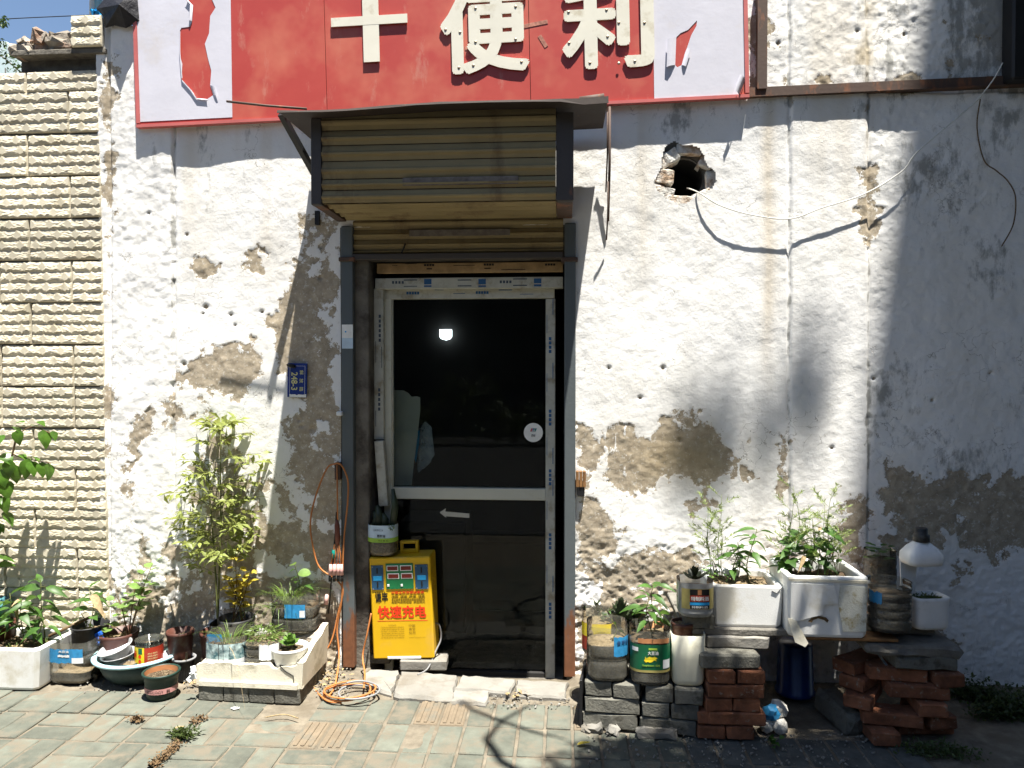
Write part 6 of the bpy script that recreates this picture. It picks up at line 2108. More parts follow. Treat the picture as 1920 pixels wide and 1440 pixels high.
for k in range(3):
    tx = (0.015, -0.035, 0.05)[k]
    hz = (H0 - 0.02, H0 - 0.28, H0 - 0.42)[k]
    path = [Vector((0.012 * math.sin(3 * s + k) + tx * s, 0.02 * s - 0.01 * k, 0.2 + (hz - 0.2) * s)) for s in [q / 8 for q in range(9)]]
    st2.tube(path, [.0055 - .0004 * q for q in range(9)], 6)
    for q in range((24, 17, 13)[k]):
        s = (0.36 + 0.62 * q / 23) if k == 0 else (0.45 + 0.5 * q / 16)
        i = min(7, int(s * 8))
        pp = path[i].lerp(path[i + 1], s * 8 - i)
        a_ = q * 2.4 + k * 1.3
        d = Vector((math.cos(a_), math.sin(a_) * 0.55 - 0.1, r_.uniform(-.05, .55))).normalized()
        wide = 0.20 * (0.65 + 0.6 * math.sin(math.pi * min(1, max(0, (s - 0.3) / 0.7))))
        spray(pp, d, wide * r_.uniform(.6, 1.15), r_.randint(9, 14), 0.058)
for q in range(7):
    a_ = q * 0.9
    spray(path[0] * 0 + Vector((0.015 + 0.0, 0.02, H0 - 0.03)), Vector((math.cos(a_), math.sin(a_) * .5, 0.25)).normalized(), 0.10, 8, 0.07)
for (px, py) in ((345, 890), (480, 905), (490, 850), (335, 960), (480, 960), (360, 1000)):
    e = W(px, py, -0.13) - Vector(o.location)
    d = e - Vector((0.0, 0, e.z - 0.04))
    spray(Vector((0.0, 0, e.z - 0.04)), d.normalized(), d.length, 11, 0.06)
stuff(b.obj('foliage', MT['lf_yel'], o))
st2.obj('stem', MT['stem'], o)
# big shiny leaves entering from the left
p = W(-22, 1100, -0.2)
o = thing('big_leaf_plant', 'shrub with big shiny round leaves reaching in from the left edge', 'plant', (p.x, -0.17, 0.0))
pot(o, 0.10, 0.08, 0.25, 'pot_brown', 0.004, 0.02, soil='soil')
r_ = random.Random(65)
oi2 = -Vector(o.location)
tw = MB()
tw.tube(smooth_path([(0.0, 0, 0.2), (0.02, 0, 0.7), (0.05, 0, 1.0), W(22, 855, -0.16) + oi2, W(32, 810, -0.16) + oi2], 4), [0.007] * 9 + [.005] * 8, 6)
tw.tube(smooth_path([W(30, 818, -0.16) + oi2, W(60, 800, -0.16) + oi2, W(100, 815, -0.16) + oi2], 3), .003, 5)
tw.tube(smooth_path([W(24, 850, -0.16) + oi2, W(40, 858, -0.16) + oi2, W(95, 868, -0.16) + oi2], 3), .003, 5)
tw.obj('branch', MT['stem_br'], o)
for (px, py, dxp, dyp, L, yy) in ((8, 815, -10, 10, .07, -.18), (25, 800, 30, 14, .07, -.16), (33, 806, 0, 40, .085, -.18), (60, 798, 20, -10, .05, -.16), (80, 806, 14, 38, .105, -.17), (98, 808, 22, 40, .06, -.16), (48, 792, -30, -4, .06, -.15), (70, 790, 26, 6, .06, -.15),
                                  (5, 850, 22, 20, .09, -.17), (20, 862, -10, 40, .10, -.18), (36, 852, 30, 10, .06, -.16), (50, 860, 2, 40, .11, -.18), (56, 864, 16, 36, .09, -.17), (78, 866, 4, 36, .085, -.17), (90, 868, 12, 44, .10, -.16), (45, 858, 32, -4, .06, -.15), (30, 872, -4, 42, .10, -.16),
                                  (8, 900, 8, 40, .11, -.17), (2, 880, 8, 36, .10, -.18), (10, 930, -4, 30, .10, -.17), (60, 856, 30, 8, .07, -.15)):
    p0 = W(px, py, yy)
    p1 = W(px + dxp, py + dyp, yy - 0.03)
    put_leaf(o, 'big', p0 + oi2, p1 - p0, L * 0.95, r_.uniform(-.5, .5))
for k in range(22):
    s = r_.random()
    pp = Vector((r_.uniform(-0.12, 0.06), r_.uniform(-.03, .05), 0.45 + s * 0.65))
    a_ = r_.uniform(0, 6.3)
    put_leaf(o, 'big', pp, (math.cos(a_), math.sin(a_) * .6, r_.uniform(-.9, .1)), r_.uniform(.06, .10), r_.uniform(-.5, .5))
# spray of twigs by the sky
o = thing('tree_branch', 'dark twig of a tree hanging in at the upper left by the sky', 'branch', W(0, 90, 0.6))
b = MB()
oi3 = -Vector(o.location)
for k in range(150):
    px, py = rnd.choice(((rnd.uniform(-15, 14), rnd.uniform(72, 105)), (rnd.uniform(-5, 12), rnd.uniform(30, 48)), (rnd.uniform(10, 40), rnd.uniform(100, 136))))
    leaflets(b, W(px, py, 0.6 + rnd.uniform(-.1, .1)) + oi3, Vector((rnd.uniform(-1, 1), rnd.uniform(-1, 1), rnd.uniform(-1, .4))), 0.03, 0.014, rnd)
stuff(b.obj('foliage', MT['lf_tree'], o))
MB().tube([W(-10, 95, .6) + oi3, W(15, 115, .6) + oi3, W(42, 138, .6) + oi3], .004, 5).obj('twig', MT['bark'], o)
# bottle planter on top of the charger
p = Vector((W(718, 1040, 0.02).x, 0.02 + 0.02, CH.location.z + ch + 0.004))
o = thing('cactus_bottle', 'cut bottle with cactus and pale label on top of the yellow box', 'potted plant', p)
bottle(o, 0.077, 0.165, 2, 0.15, soil_h=0.9, soil='soil_pale', depth_=0.04)
label(o, 0.077, 185, 355, 0.085, 0.165, 'card', 0.15)
label(o, 0.077, 185, 355, 0.075, 0.098, 'label_lime', 0.15, off=0.0026, name='lime_stripe')
wtext(o, '菜籽油', 0.077, 258, 288, 0.102, 0.117, 'black', 0.01, 0.15)
wtext(o, '压榨葵花仁油', 0.077, 245, 280, 0.135, 0.146, 'filmdark', 0.0, 0.15)
wtext(o, '净含量 5L', 0.077, 262, 300, 0.081, 0.09, 'black', 0.0, 0.15, off=0.0036)
cact = MB()
for (x0, x1, h_, r0) in ((0.05, 0.055, 0.20, 0.018), (-0.02, -0.03, 0.11, 0.022), (-0.05, -0.045, 0.08, 0.018), (0.015, 0.0, 0.07, 0.02)):
    cact.tube([(x0, -0.01, 0.12), (x0 * .8 + x1 * .2, -0.02, 0.15), (x1 + 0.012, -0.02, 0.15 + h_ * .5), (x1, -0.02, 0.15 + h_)], [r0 * .7, r0, r0 * 1.1, r0 * .5], 8)
cact.obj('cactus', MT['lf_succ'], o)
tuft(o, (0.05, -0.06, 0.155), 50, (0.02, 0.015, 0.015), 67, 'lf_ros', 0.018, 0.006)
# ------------------------------------------------------------------ right group: grey brick stack
CB = [brick_mesh('brick', 0.24, 0.118, 0.066, MT['cblock'], 0.005, 0.003, 700 + k) for k in range(4)]
CHD = [brick_mesh('brick', 0.118, 0.24, 0.066, MT['cblock'], 0.005, 0.003, 710 + k) for k in range(4)]
g0, g1 = G(1094, 1364), G(1308, 1383)
ang = math.atan2(g1.y - g0.y, g1.x - g0.x)
SW = (g1 - g0).length
gs = thing('grey_brick_stack', 'low stack of grey concrete bricks carrying the cut bottles by the door', 'brick stack', g0, ang)
r_ = random.Random(8)
u = SW / 4
hz_ = 0.070
for k in range(2):
    link('brick', r_.choice(CB), gs, (0.115 + k * (SW - 0.235) * 0.98, 0.06, hz_ * 0.5), Quaternion((0, 0, 1), r_.uniform(-.02, .02)))
    link('brick', r_.choice(CB), gs, (0.125 + k * (SW - 0.25), 0.19, hz_ * 0.5), Quaternion((0, 0, 1), r_.uniform(-.02, .02)))
link('brick', r_.choice(CB), gs, (0.124, 0.06, hz_ * 1.5), Quaternion((0, 0, 1), .01))
for k in range(2):
    link('brick', r_.choice(CHD), gs, (0.315 + k * 0.125, 0.12, hz_ * 1.5), Quaternion((0, 0, 1), r_.uniform(-.03, .03)))
link('brick', r_.choice(CB), gs, (0.124, 0.185, hz_ * 1.5))
for k in range(4):
    link('brick', r_.choice(CHD), gs, (0.066 + k * (u + 0.003) + 0.01 * (k > 1), 0.125 - 0.004 * k, hz_ * 2.5), Quaternion((0, 0, 1), r_.uniform(-.03, .03)))
gm = Matrix.Translation(g0) @ Matrix.Rotation(ang, 4, 'Z')
sa_ = lambda x, y, z: gm @ Vector((x, y, z))
o = MB().box((0, 0, 0.105), (0.012, 0.25, 0.21), bev=0.002).obj('steel_plate', MT['black_steel'])
o.location = sa_(-0.012, 0.125, 0.0)
o.rotation_euler = (0, 0, ang)
tag(o, 'black steel plate leaning on the side of the grey brick stack', 'plate')
bs = thing('back_brick_stack', 'taller grey bricks behind the cut bottles against the wall', 'brick stack', sa_(0, 0.26, 0), ang)
for q in range(4):
    for k in range(2):
        link('brick', r_.choice(CB), bs, (0.12 + k * 0.25 + r_.uniform(-.006, .006), 0.065, hz_ * (q + .5)))
        link('brick', r_.choice(CB), bs, (0.12 + k * 0.25 + r_.uniform(-.006, .006), 0.19, hz_ * (q + .5)))
ZS, ZB = hz_ * 3 - 0.002, hz_ * 4 - 0.002
# bottles on the stack
o = thing('clear_bottle', 'cut clear bottle of dry soil with torn blue label on the stack', 'cut bottle', sa_(0.098, 0.085, ZS))
bottle(o, 0.092, 0.245, 3, 0.15, soil_h=0.6, soil='soil_pale', depth_=0.05)
label(o, 0.092, 285, 335, 0.115, 0.205, 'label_blue', 0.15, rag=.06)
wtext(o, '食用油', 0.092, 292, 325, 0.17, 0.19, 'filmblue', 0.01, 0.15)
chili(o, (0.03, -0.01, 0.16), 0.10, 2, 0.035, 81, mt='stem')
o = thing('green_label_bottle', 'cut bottle with dark green soybean oil label and chili seedling', 'potted plant', sa_(0.285, 0.075, ZS))
bottle(o, 0.088, 0.245, 2, 0.2, soil_h=0.75, depth_=0.04)
label(o, 0.088, 205, 345, 0.075, 0.185, 'label_green', 0.2)
label(o, 0.088, 205, 345, 0.064, 0.076, 'label_olive', 0.2, off=0.0016, name='gold_edge')
wtext(o, '大豆油', 0.088, 260, 288, 0.142, 0.158, 'white', 0.01, 0.2)
label(o, 0.088, 262, 285, 0.163, 0.172, 'label_lime', 0.2, off=0.003, name='badge')
fish = [(0, .4), (.08, .6), (.1, .95), (.18, .7), (.4, .95), (.6, .85), (.78, .95), (1, .75), (.85, .55), (.95, .35), (.75, .45), (.6, .2), (.4, .1), (.3, .25), (.15, .1)]
fn = wrap_fn(0.088, math.radians(250), math.radians(286), 0.105, 0.136, 0.2, 1, 1, 0.003)
MB().add([fn(a_, c_) for a_, c_ in fish], [tuple(t_) for t_ in tessellate_polygon([[Vector((a_, c_, 0)) for a_, c_ in fish]])]).obj('emblem', MT['label_yellow'], o)
wtext(o, 'Soybean Oil', 0.088, 246, 292, 0.09, 0.10, 'label_lime', 0.02, 0.2)
label(o, 0.088, 300, 322, 0.082, 0.12, 'label_white', 0.2, off=0.003, name='barcode')
label(o, 0.088, 218, 236, 0.155, 0.172, 'label_white', 0.2, off=0.003, name='white_tag')
label(o, 0.088, 235, 318, 0.19, 0.212, 'terra', 0.2, off=0.0022, name='orange_band', rag=.1)
chili(o, (0.0, 0, 0.185), 0.175, 9, 0.105, 83)
o = thing('cream_can', 'cut cream plastic can on the end of the grey stack', 'can', sa_(0.448, 0.085, ZS))
prof = [(0.001, 0), (0.055, 0.0), (0.066, 0.012), (0.069, 0.03), (0.072, 0.12), (0.074, 0.225), (0.071, 0.225), (0.068, 0.12), (0.064, 0.02)]
MB().lathe(prof, 40, sq=0.45, wob=0.012, seed=3).obj('can', MT['cream'], o)
soil_disc(o, 0.066, 0.17, 'soil', 0.45)
crumbs(o, 0.06, 0.175, 30, 15)
o = thing('small_brown_pot', 'small brown pot set into the mouth of the cream can', 'pot', sa_(0.432, 0.10, ZS + 0.175))
pot(o, 0.05, 0.04, 0.085, 'pot_brown', 0.004, 0.014, soil='soil_pale')
MB().lathe([(0.001, 0.078), (0.008, 0.076), (0.01, 0.07)], 8).obj('pebble', MT['slab'], o)
o = thing('yellow_label_bottle', 'cut bottle with yellow and red label next to the rusty post', 'cut bottle', sa_(0.045, 0.27, ZB - 0.035))
bottle(o, 0.075, 0.20, 2, 0.2, soil_h=0.7, soil='soil_pale')
label(o, 0.075, 190, 330, 0.03, 0.155, 'label_red', 0.2)
label(o, 0.075, 190, 330, 0.095, 0.155, 'label_yellow', 0.2, off=0.0028, name='yellow_band')
chili(o, (0.06, 0.01, 0.15), 0.06, 3, 0.04, 84)
o = thing('dark_succulent', 'black pot with a broad dark leaved succulent', 'potted plant', sa_(0.17, 0.305, ZB))
pot(o, 0.085, 0.065, 0.075, 'pot_black', 0.005, 0.02, soil='soil')
rosette(o, (-0.02, -0.02, 0.075), 0.10, 5, 10, 'succ', 91, 0.75)
rosette(o, (0.05, 0.0, 0.095), 0.075, 4, 8, 'succ', 92, 0.9)
o = thing('dark_sprig', 'small dark succulent sprig in a tiny pot beside the rusty post', 'potted plant', sa_(0.03, 0.40, ZB))
pot(o, 0.04, 0.032, 0.05, 'pot_black', 0.003, 0.01, soil='soil')
for k in range(18):
    put_leaf(o, 'succ', (0.0, 0, 0.05 + 0.006 * k), (math.cos(k * 2.4), math.sin(k * 2.4), .5), 0.045 - .001 * k)
MB().tube([(0, 0, 0.04), (0, 0, 0.155)], 0.004, 5).obj('stem', MT['stem'], o)
o = thing('terracotta_pot', 'wide terracotta pot with a chili plant in the back row', 'potted plant', sa_(0.335, 0.33, ZB - 0.02))
pot(o, 0.115, 0.085, 0.085, 'terra', 0.008, 0.018, soil='soil_pale', soil_z=0.06)
chili(o, (-0.035, 0, 0.06), 0.25, 11, 0.105, 95, spread=1.0)
rosette(o, (-0.02, -0.08, 0.03), 0.05, 3, 7, 'gold', 96, 0.9)
o = thing('cactus_jar', 'little grey green jar with a small leafy cactus in the terracotta pot', 'potted plant', sa_(0.40, 0.30, ZB + 0.042))
MB().lathe([(0.001, 0), (0.026, 0), (0.036, 0.018), (0.037, 0.035), (0.028, 0.055), (0.03, 0.062), (0.026, 0.062), (0.022, 0.05)], 20).obj('jar', mat('grey_green_glaze', (0.17, 0.18, 0.13), 0.4, 0.2, 20, 0.05), o)
soil_disc(o, 0.024, 0.052, 'soil')
rosette(o, (-0.012, 0, 0.055), 0.038, 2, 5, 'succ', 97, .8)
rosette(o, (0.012, 0, 0.062), 0.022, 3, 6, 'pink', 98, .9)
o = thing('tiny_cup', 'tiny empty grey cup standing behind the cream can', 'cup', sa_(0.485, 0.30, ZB))
MB().lathe([(0.001, 0), (0.024, 0), (0.028, 0.06), (0.025, 0.06), (0.021, 0.005)], 20).obj('cup', MT['stem_br'], o)
for k, (px, py, w_, h_) in enumerate(((1112, 1372, 0.09, 0.035), (1150, 1375, 0.06, 0.03), (1230, 1382, 0.18, 0.045))):
    p = G(px, py)
    o = link('loose_stone', brick_mesh('loose_stone', w_, 0.05, h_, MT['slab'], 0.012, 0.008, 720 + k, 3))
    o.location = (p.x, p.y + 0.01, h_ * 0.3)
    tag(o, ('flat pale stone at the stack corner nearest the door', 'small round stone in front of the grey stack', 'long cracked pale stone before the grey stack')[k], 'stone')

# ------------------------------------------------------------------ red brick pillars and shelf
RB = [brick_mesh('brick', 0.24, 0.115, 0.056, MT['brick'], 0.0055, 0.003, 740 + k) for k in range(4)]
RH = [brick_mesh('brick', 0.115, 0.24, 0.056, MT['brick'], 0.0055, 0.003, 750 + k) for k in range(4)]
g0 = G(1310, 1388)
rp = thing('red_brick_pillar', 'pillar of loose red bricks holding up the shelf beside the grey stack', 'brick pillar', g0, 0.03)
hr = 0.060
for q, row in enumerate(((('h', 0.055), ('h', 0.178)), (('q', 0.03), ('s', 0.165)), (('h', 0.085), ('h', 0.208)), (('s', 0.160),), (('h', 0.10), ('h', 0.222)))):
    for kind, x in row:
        if kind == 'h':
            link('brick', r_.choice(RH), rp, (x, 0.125, hr * (q + .5)), Quaternion((0, 0, 1), r_.uniform(-.04, .04)))
        elif kind == 's':
            link('brick', r_.choice(RB), rp, (x, 0.06, hr * (q + .5)), Quaternion((0, 0, 1), r_.uniform(-.03, .03)))
            link('brick', r_.choice(RB), rp, (x, 0.19, hr * (q + .5)), Quaternion((0, 0, 1), r_.uniform(-.03, .03)))
        else:
            link('brick', brick_mesh('brick', 0.065, 0.23, 0.056, MT['brick'], 0.007, 0.003, 760), rp, (x, 0.125, hr * (q + .5)))
link('grey_brick', brick_mesh('grey_brick', 0.255, 0.20, 0.062, MT['cblock'], 0.008, 0.002, 770, 2), rp, (0.135, 0.12, hr * 5 + 0.031), Quaternion((0, 0, 1), .03))
link('grey_brick', brick_mesh('grey_brick', 0.27, 0.20, 0.055, MT['slab'], 0.008, 0.004, 771, 3), rp, (0.19, 0.19, hr * 5 + 0.090), Quaternion((0, 0, 1), -.03))
SHZ = hr * 5 + 0.119
g2 = G(1632, 1396)
rp2 = thing('rear_brick_pillar', 'untidy pillar of red bricks turned at angles under the shaded shelf end', 'brick pillar', g2, 0.0)
for q, row in enumerate((((0.06, 0.10, 0.0, 'h'), (0.27, 0.15, 0.1, 's')), ((0.115, 0.09, -.12, 's'), (0.30, 0.14, 0.1, 'h')), ((0.03, 0.16, 1.0, 's'), (0.27, 0.12, -.1, 'h')), ((0.05, 0.2, 0.75, 's'), (0.22, 0.09, -.08, 's')), ((0.04, 0.22, .6, 's'), (0.15, 0.13, -.12, 's'), (0.33, 0.14, .1, 'h')))):
    for (x, y, a_, kk) in row:
        link('brick', r_.choice(RB if kk == 's' else RH), rp2, (x, y, hr * (q + .5)), Quaternion((0, 0, 1), a_))
link('grey_brick', brick_mesh('grey_brick', 0.26, 0.19, 0.065, MT['cblock'], 0.012, 0.006, 780, 3), rp2, (0.25, 0.14, hr * 5 + 0.032), Quaternion((0, 0, 1), .02))
link('grey_brick', brick_mesh('grey_brick', 0.40, 0.24, 0.05, MT['slate'], 0.014, 0.008, 781, 4), rp2, (0.20, 0.16, hr * 5 + 0.088), Quaternion((0, 0, 1), -.02))
shelf = thing('shelf_slab', 'thin stone and wood shelf bridging the two red brick pillars', 'shelf', (0, 0, SHZ))
sp0, sp1 = G(1283, 1192, SHZ), G(1480, 1196, SHZ)
yf = min(sp0.y, sp1.y)
xs0, xs1 = sp0.x, G(1500, 1196, SHZ).x
MB().box(((xs0 + xs1) / 2, (yf + 0.02 - 0.03) / 2, 0.014), (xs1 - xs0, -0.03 - yf - 0.02, 0.028), bev=0.004).obj('stone_slab', MT['slate'], shelf)
xs2 = G(1640, 1200, SHZ).x
MB().box(((xs1 + xs2) / 2 + 0.03, (yf - 0.02 - 0.03) / 2, 0.008), (xs2 - xs1 + 0.12, -0.03 - yf + 0.02, 0.014), bev=0.003).obj('board', MT['wood'], shelf)
xs3 = G(1768, 1190, SHZ + 0.02).x
for k in range(3):
    link('slate_piece', brick_mesh('slate_piece', 0.30 - 0.02 * k, 0.25, 0.02, MT['slate'], 0.005, 0.005, 785 + k, 4), shelf, (xs3 - 0.16 + 0.012 * k, yf + 0.20, 0.012 + 0.018 * k))
link('edge_brick', brick_mesh('edge_brick', 0.13, 0.22, 0.06, MT['cblock'], 0.006, 0.003, 790), shelf, (xs0 + 0.07, yf + 0.12, 0.058))
TOP = SHZ + 0.029
# foam boxes on the shelf
g = G(1402, 1178, TOP)
t = thing('foam_planter', 'white foam box of chili seedlings on the shelf in bright sun', 'planter box', (g.x, g.y + 0.155, TOP))
foam_box(t, m(134, g), 0.30, 0.185, 0.024, 0.95, soil='soil_pale', soil_z=0.155)
for k, (x, y, h_, nl, ll) in enumerate(((0.045, 0.0, 0.255, 14, 0.105), (-0.02, 0.02, 0.19, 10, 0.10), (-0.11, 0.03, 0.10, 5, 0.06), (0.01, 0.08, 0.14, 7, .06))):
    chili(t, (x, y, 0.155), h_, nl, ll, 110 + k)
for k in range(4):
    dill(t, (-0.13 + 0.025 * k, 0.05 + 0.02 * (k % 2), 0.155), 0.28 + 0.06 * (k % 3), 120 + k)
tuft(t, (-0.125, 0.02, 0.19), 40, (0.03, 0.03, 0.02), 130, 'lf_ros', 0.022, 0.012)
crumbs(t, 0.12, 0.16, 70, 17, 'soil_pale')
crk = MB().tube([(m(134, g) * 0.33, -0.1515, 0.165), (m(134, g) * 0.40, -0.151, 0.155), (m(134, g) * 0.46, -0.150, 0.178)], 0.0018, 4)
crk.obj('crack', MT['black'], t)
g = G(1552, 1197, TOP - 0.012)
t = thing('foam_planter', 'larger cracked foam box overflowing with feathery greens on the shelf', 'planter box', (g.x + 0.005, g.y + 0.165, TOP - 0.012))
FW = m(148, g)
foam_box(t, FW, 0.32, 0.262, 0.024, 0.97, soil='soil', soil_z=0.21)
yfr = -0.1565
MB().prism([(-0.16, 0.235), (0.02, 0.232), (0.04, 0.15), (-0.02, 0.145), (-0.025, 0.10), (-0.07, 0.09), (-0.13, 0.07), (-0.16, 0.075)], 0.006, lambda u_, v_, w_: (u_, yfr - 0.006 + w_ - 0.006 * v_ / .26, v_)).obj('foam_layer', MT['foam'], t)
hole = [(-0.085, 0.072), (-0.06, 0.095), (-0.04, 0.10), (-0.005, 0.092), (0.0, 0.075), (-0.012, 0.06), (0.005, 0.035), (0.03, 0.028), (0.06, 0.018), (0.03, 0.012), (-0.01, 0.02), (-0.02, 0.055), (-0.035, 0.082), (-0.06, 0.078)]
hole = [(-0.085, 0.070), (-0.07, 0.085), (-0.045, 0.094), (-0.01, 0.088), (0.0, 0.076), (-0.006, 0.066), (-0.02, 0.078), (-0.045, 0.084), (-0.065, 0.076), (-0.07, 0.066)]
MB().prism(hole, 0.004, lambda u_, v_, w_: (u_, yfr - 0.0045 + w_, v_)).obj('break', MT['stem_br'], t)
MB().prism([(-FW * .5, 0.255), (FW * .5, 0.25), (FW * .5, 0.24), (-FW * .5, 0.246)], 0.012, lambda u_, v_, w_: (u_, yfr - 0.010 + w_, v_)).obj('rim_strip', MT['foam_old'], t)
stain = mat('stained_foam', (0.62, 0.62, 0.54), 0.85, 0.10, 20, 0.5, 130, dirt=(0.36, 0.30, 0.16), dscale=24, damt=0.4)
MB().prism([(0.045, 0.232), (0.155, 0.225), (0.155, 0.03), (0.06, 0.03), (0.04, 0.14)], 0.003, lambda u_, v_, w_: (u_, yfr - 0.0052 + w_ - 0.005 * v_ / .26, v_)).obj('stained_patch', stain, t)
fl = MB().add([(-FW / 2 - 0.005, yfr - 0.005, 0.085), (-FW / 2 + 0.03, yfr - 0.012, 0.075), (-FW / 2 + 0.075, yfr - 0.03, -0.015), (-FW / 2 + 0.06, yfr - 0.035, -0.03), (-FW / 2 + 0.02, yfr - 0.03, -0.012)], [(0, 1, 2, 3, 4)])
o = fl.obj('peeled_flap', MT['foam_old'], t)
o.modifiers.new('s', 'SOLIDIFY').thickness = 0.006
for k in range(9):
    dill(t, (-0.13 + 0.032 * k, 0.02 + 0.05 * math.sin(k), 0.21), 0.20 + 0.07 * ((k * 3) % 4), 140 + k)
for k, (x, y, h_, nl, ll) in enumerate(((-0.02, 0.0, 0.27, 10, 0.11), (0.03, 0.05, 0.20, 8, 0.095), (0.08, 0.0, 0.17, 7, .07), (-0.10, 0.04, 0.18, 12, .08))):
    chili(t, (x, y, 0.21), h_, nl, ll, 150 + k, ('chili', 'lobed', 'chili'))
for k, (x, y, h_, nl, ll) in enumerate(((-0.12, 0.0, 0.14, 12, 0.075), (-0.07, -0.02, 0.15, 12, .075))):
    chili(t, (x, y, 0.21), h_, nl, ll, 160 + k, ('lobed', 'lobed'), spread=1.3)
crumbs(t, 0.11, 0.22, 60, 19, 'soil_pale')
# sauce bottle, ribbed bottle, detergent bottle
g = stand(1302, 1160, 0.075, SHZ + 0.09)
o = thing('wine_label_bottle', 'cut grey bottle with red and gold cooking wine label and succulent', 'potted plant', g)
bottle(o, 0.076, 0.155, 1, 0.2, soil_h=0.7, mt='pet_grey', depth_=0.03)
label(o, 0.076, 222, 335, 0.042, 0.130, 'label_olive', 0.2)
label(o, 0.076, 247, 305, 0.044, 0.128, 'black', 0.2, off=0.0026, name='dark_panel')
label(o, 0.076, 247, 305, 0.075, 0.102, 'label_red', 0.2, off=0.0034, name='red_panel')
wtext(o, '特制料酒', 0.076, 250, 302, 0.079, 0.098, 'white', 0.02, 0.2, off=0.0042)
label(o, 0.076, 247, 305, 0.060, 0.072, 'sky_blue', 0.2, off=0.0034, name='blue_panel')
label(o, 0.076, 270, 282, 0.105, 0.126, 'terra', 0.2, off=0.0034, name='figure_panel')
wtext(o, '特制料酒', 0.076, 252, 300, 0.046, 0.057, 'white', 0.0, 0.2, off=0.0034)
rosette(o, (0.0, 0, 0.15), 0.06, 3, 7, 'succ', 170, .9)
g = stand(1665, 1189, 0.08, TOP + 0.012)
o = thing('ribbed_bottle', 'dark ribbed clear bottle of wet soil in the shade on the shelf', 'cut bottle', g)
bottle(o, 0.086, 0.215, 5, 0.1, soil_h=0.7, depth_=0.06)
label(o, 0.086, 190, 232, 0.12, 0.18, 'label_blue', 0.1, rag=.2)
g = W(1648, 1120, -0.12)
o = thing('clover_bottle', 'cut clear bottle with fresh clover leaves behind the ribbed bottle', 'potted plant', (g.x, -0.13, TOP + 0.012))
bottle(o, 0.07, 0.25, 3, 0.1, soil_h=0.8)
for k in range(22):
    a_ = k * 2.4
    put_leaf(o, 'clover', (0.05 * math.cos(a_) * (k / 22) - 0.02, 0.04 * math.sin(a_) - 0.03, 0.24 + 0.03 * math.sin(k)), (math.cos(a_), math.sin(a_), .25), 0.035, 0)
g = stand(1737, 1184, 0.08, TOP + 0.045 - 0.03)
o = thing('detergent_bottle', 'white detergent bottle cut open with its capped top bent upright above moss', 'cut bottle', g, 0.15)
o.scale = (0.93, 0.93, 0.95)
MB().lathe([(0.001, 0), (0.072, 0), (0.08, 0.01), (0.081, 0.035), (0.083, 0.13), (0.085, 0.145), (0.081, 0.145), (0.078, 0.04), (0.07, 0.01)], 40, sq=0.5, sy=0.75).obj('tub', MT['pot_white'], o)
MB().lathe([(0.001, 0.126), (0.05, 0.128), (0.079, 0.122)], 28, sq=0.5, sy=0.75).obj('moss', MT['moss'], o)
tuft(o, (0, 0, 0.13), 200, (0.07, 0.05, 0.012), 171, 'lf_weed', 0.016, 0.006, 1.0)
MB().lathe([(0.072, 0.285), (0.082, 0.288), (0.086, 0.305), (0.084, 0.335), (0.06, 0.365), (0.035, 0.385), (0.028, 0.39), (0.024, 0.39), (0.05, 0.36), (0.078, 0.33), (0.078, 0.30)], 40, (-0.02, 0.015, 0), 0.4, 1.0, 0.75).obj('upper_half', MT['pot_white'], o)
MB().prism([(-0.095, 0.12), (-0.03, 0.13), (-0.025, 0.20), (-0.02, 0.30), (-0.105, 0.32), (-0.10, 0.22)], 0.006, lambda u_, v_, w_: (u_, 0.045 + w_, v_)).obj('handle_strip', MT['pot_white'], o)
MB().lathe([(0.03, 0.388), (0.036, 0.39), (0.036, 0.42), (0.028, 0.424), (0.028, 0.448), (0.024, 0.452), (0.001, 0.452)], 24, (-0.02, 0.015, 0)).obj('cap', MT['pot_black'], o)
# under the shelf
g = G(1492, 1330)
o = thing('blue_drum', 'blue plastic drum tucked in the dark under the shelf', 'drum', (W(1493, 1300, -0.22).x, -0.20, 0.02))
MB().lathe([(0.001, 0), (0.088, 0), (0.095, 0.012), (0.086, 0.02), (0.078, 0.24), (0.07, 0.25), (0.001, 0.25)], 36).obj('body', MT['bluebin'], o)
g = G(1455, 1378)
o = thing('litter_ball', 'crumpled ball of white and blue plastic litter between the brick pillars', 'litter', g + Vector((0, 0.03, 0.0)))
crm = mat('crumpled_plastic', (0.62, 0.60, 0.54), 0.5, 0.3, 25, 0.8, 60, bdist=0.01)
for k, (x, y, z, s, mt_) in enumerate(((-0.015, 0, 0.085, 0.038, 'sky'), (0.02, 0.02, 0.09, 0.04, 'w'), (0.02, -0.01, 0.03, 0.036, 'w'), (-0.03, 0.0, 0.03, 0.034, 'w'))):
    bm = bmesh.new()
    bmesh.ops.create_icosphere(bm, subdivisions=2, radius=s)
    rr = random.Random(k)
    for q in bm.verts:
        q.co *= rr.uniform(.78, 1.15)
        q.co += Vector((x, y, z))
    me = bpy.data.meshes.new('crumple')
    bm.to_mesh(me)
    bm.free()
    me.materials.append(MT['label_blue'] if mt_ == 'sky' else crm)
    link('crumple', me, o)
g = G(1595, 1372)
o = link('broken_block', brick_mesh('broken_block', 0.12, 0.26, 0.10, MT['cblock'], 0.02, 0.01, 795, 3))
o.location = (g.x, g.y + 0.10, 0.045)
o.rotation_euler = (0.05, 0, 0.25)
tag(o, 'broken concrete block lying under the shelf by the rear pillar', 'block')
p0, p1 = W(1626, 1197, -0.50), W(1684, 1278, -0.56)
b = MB()
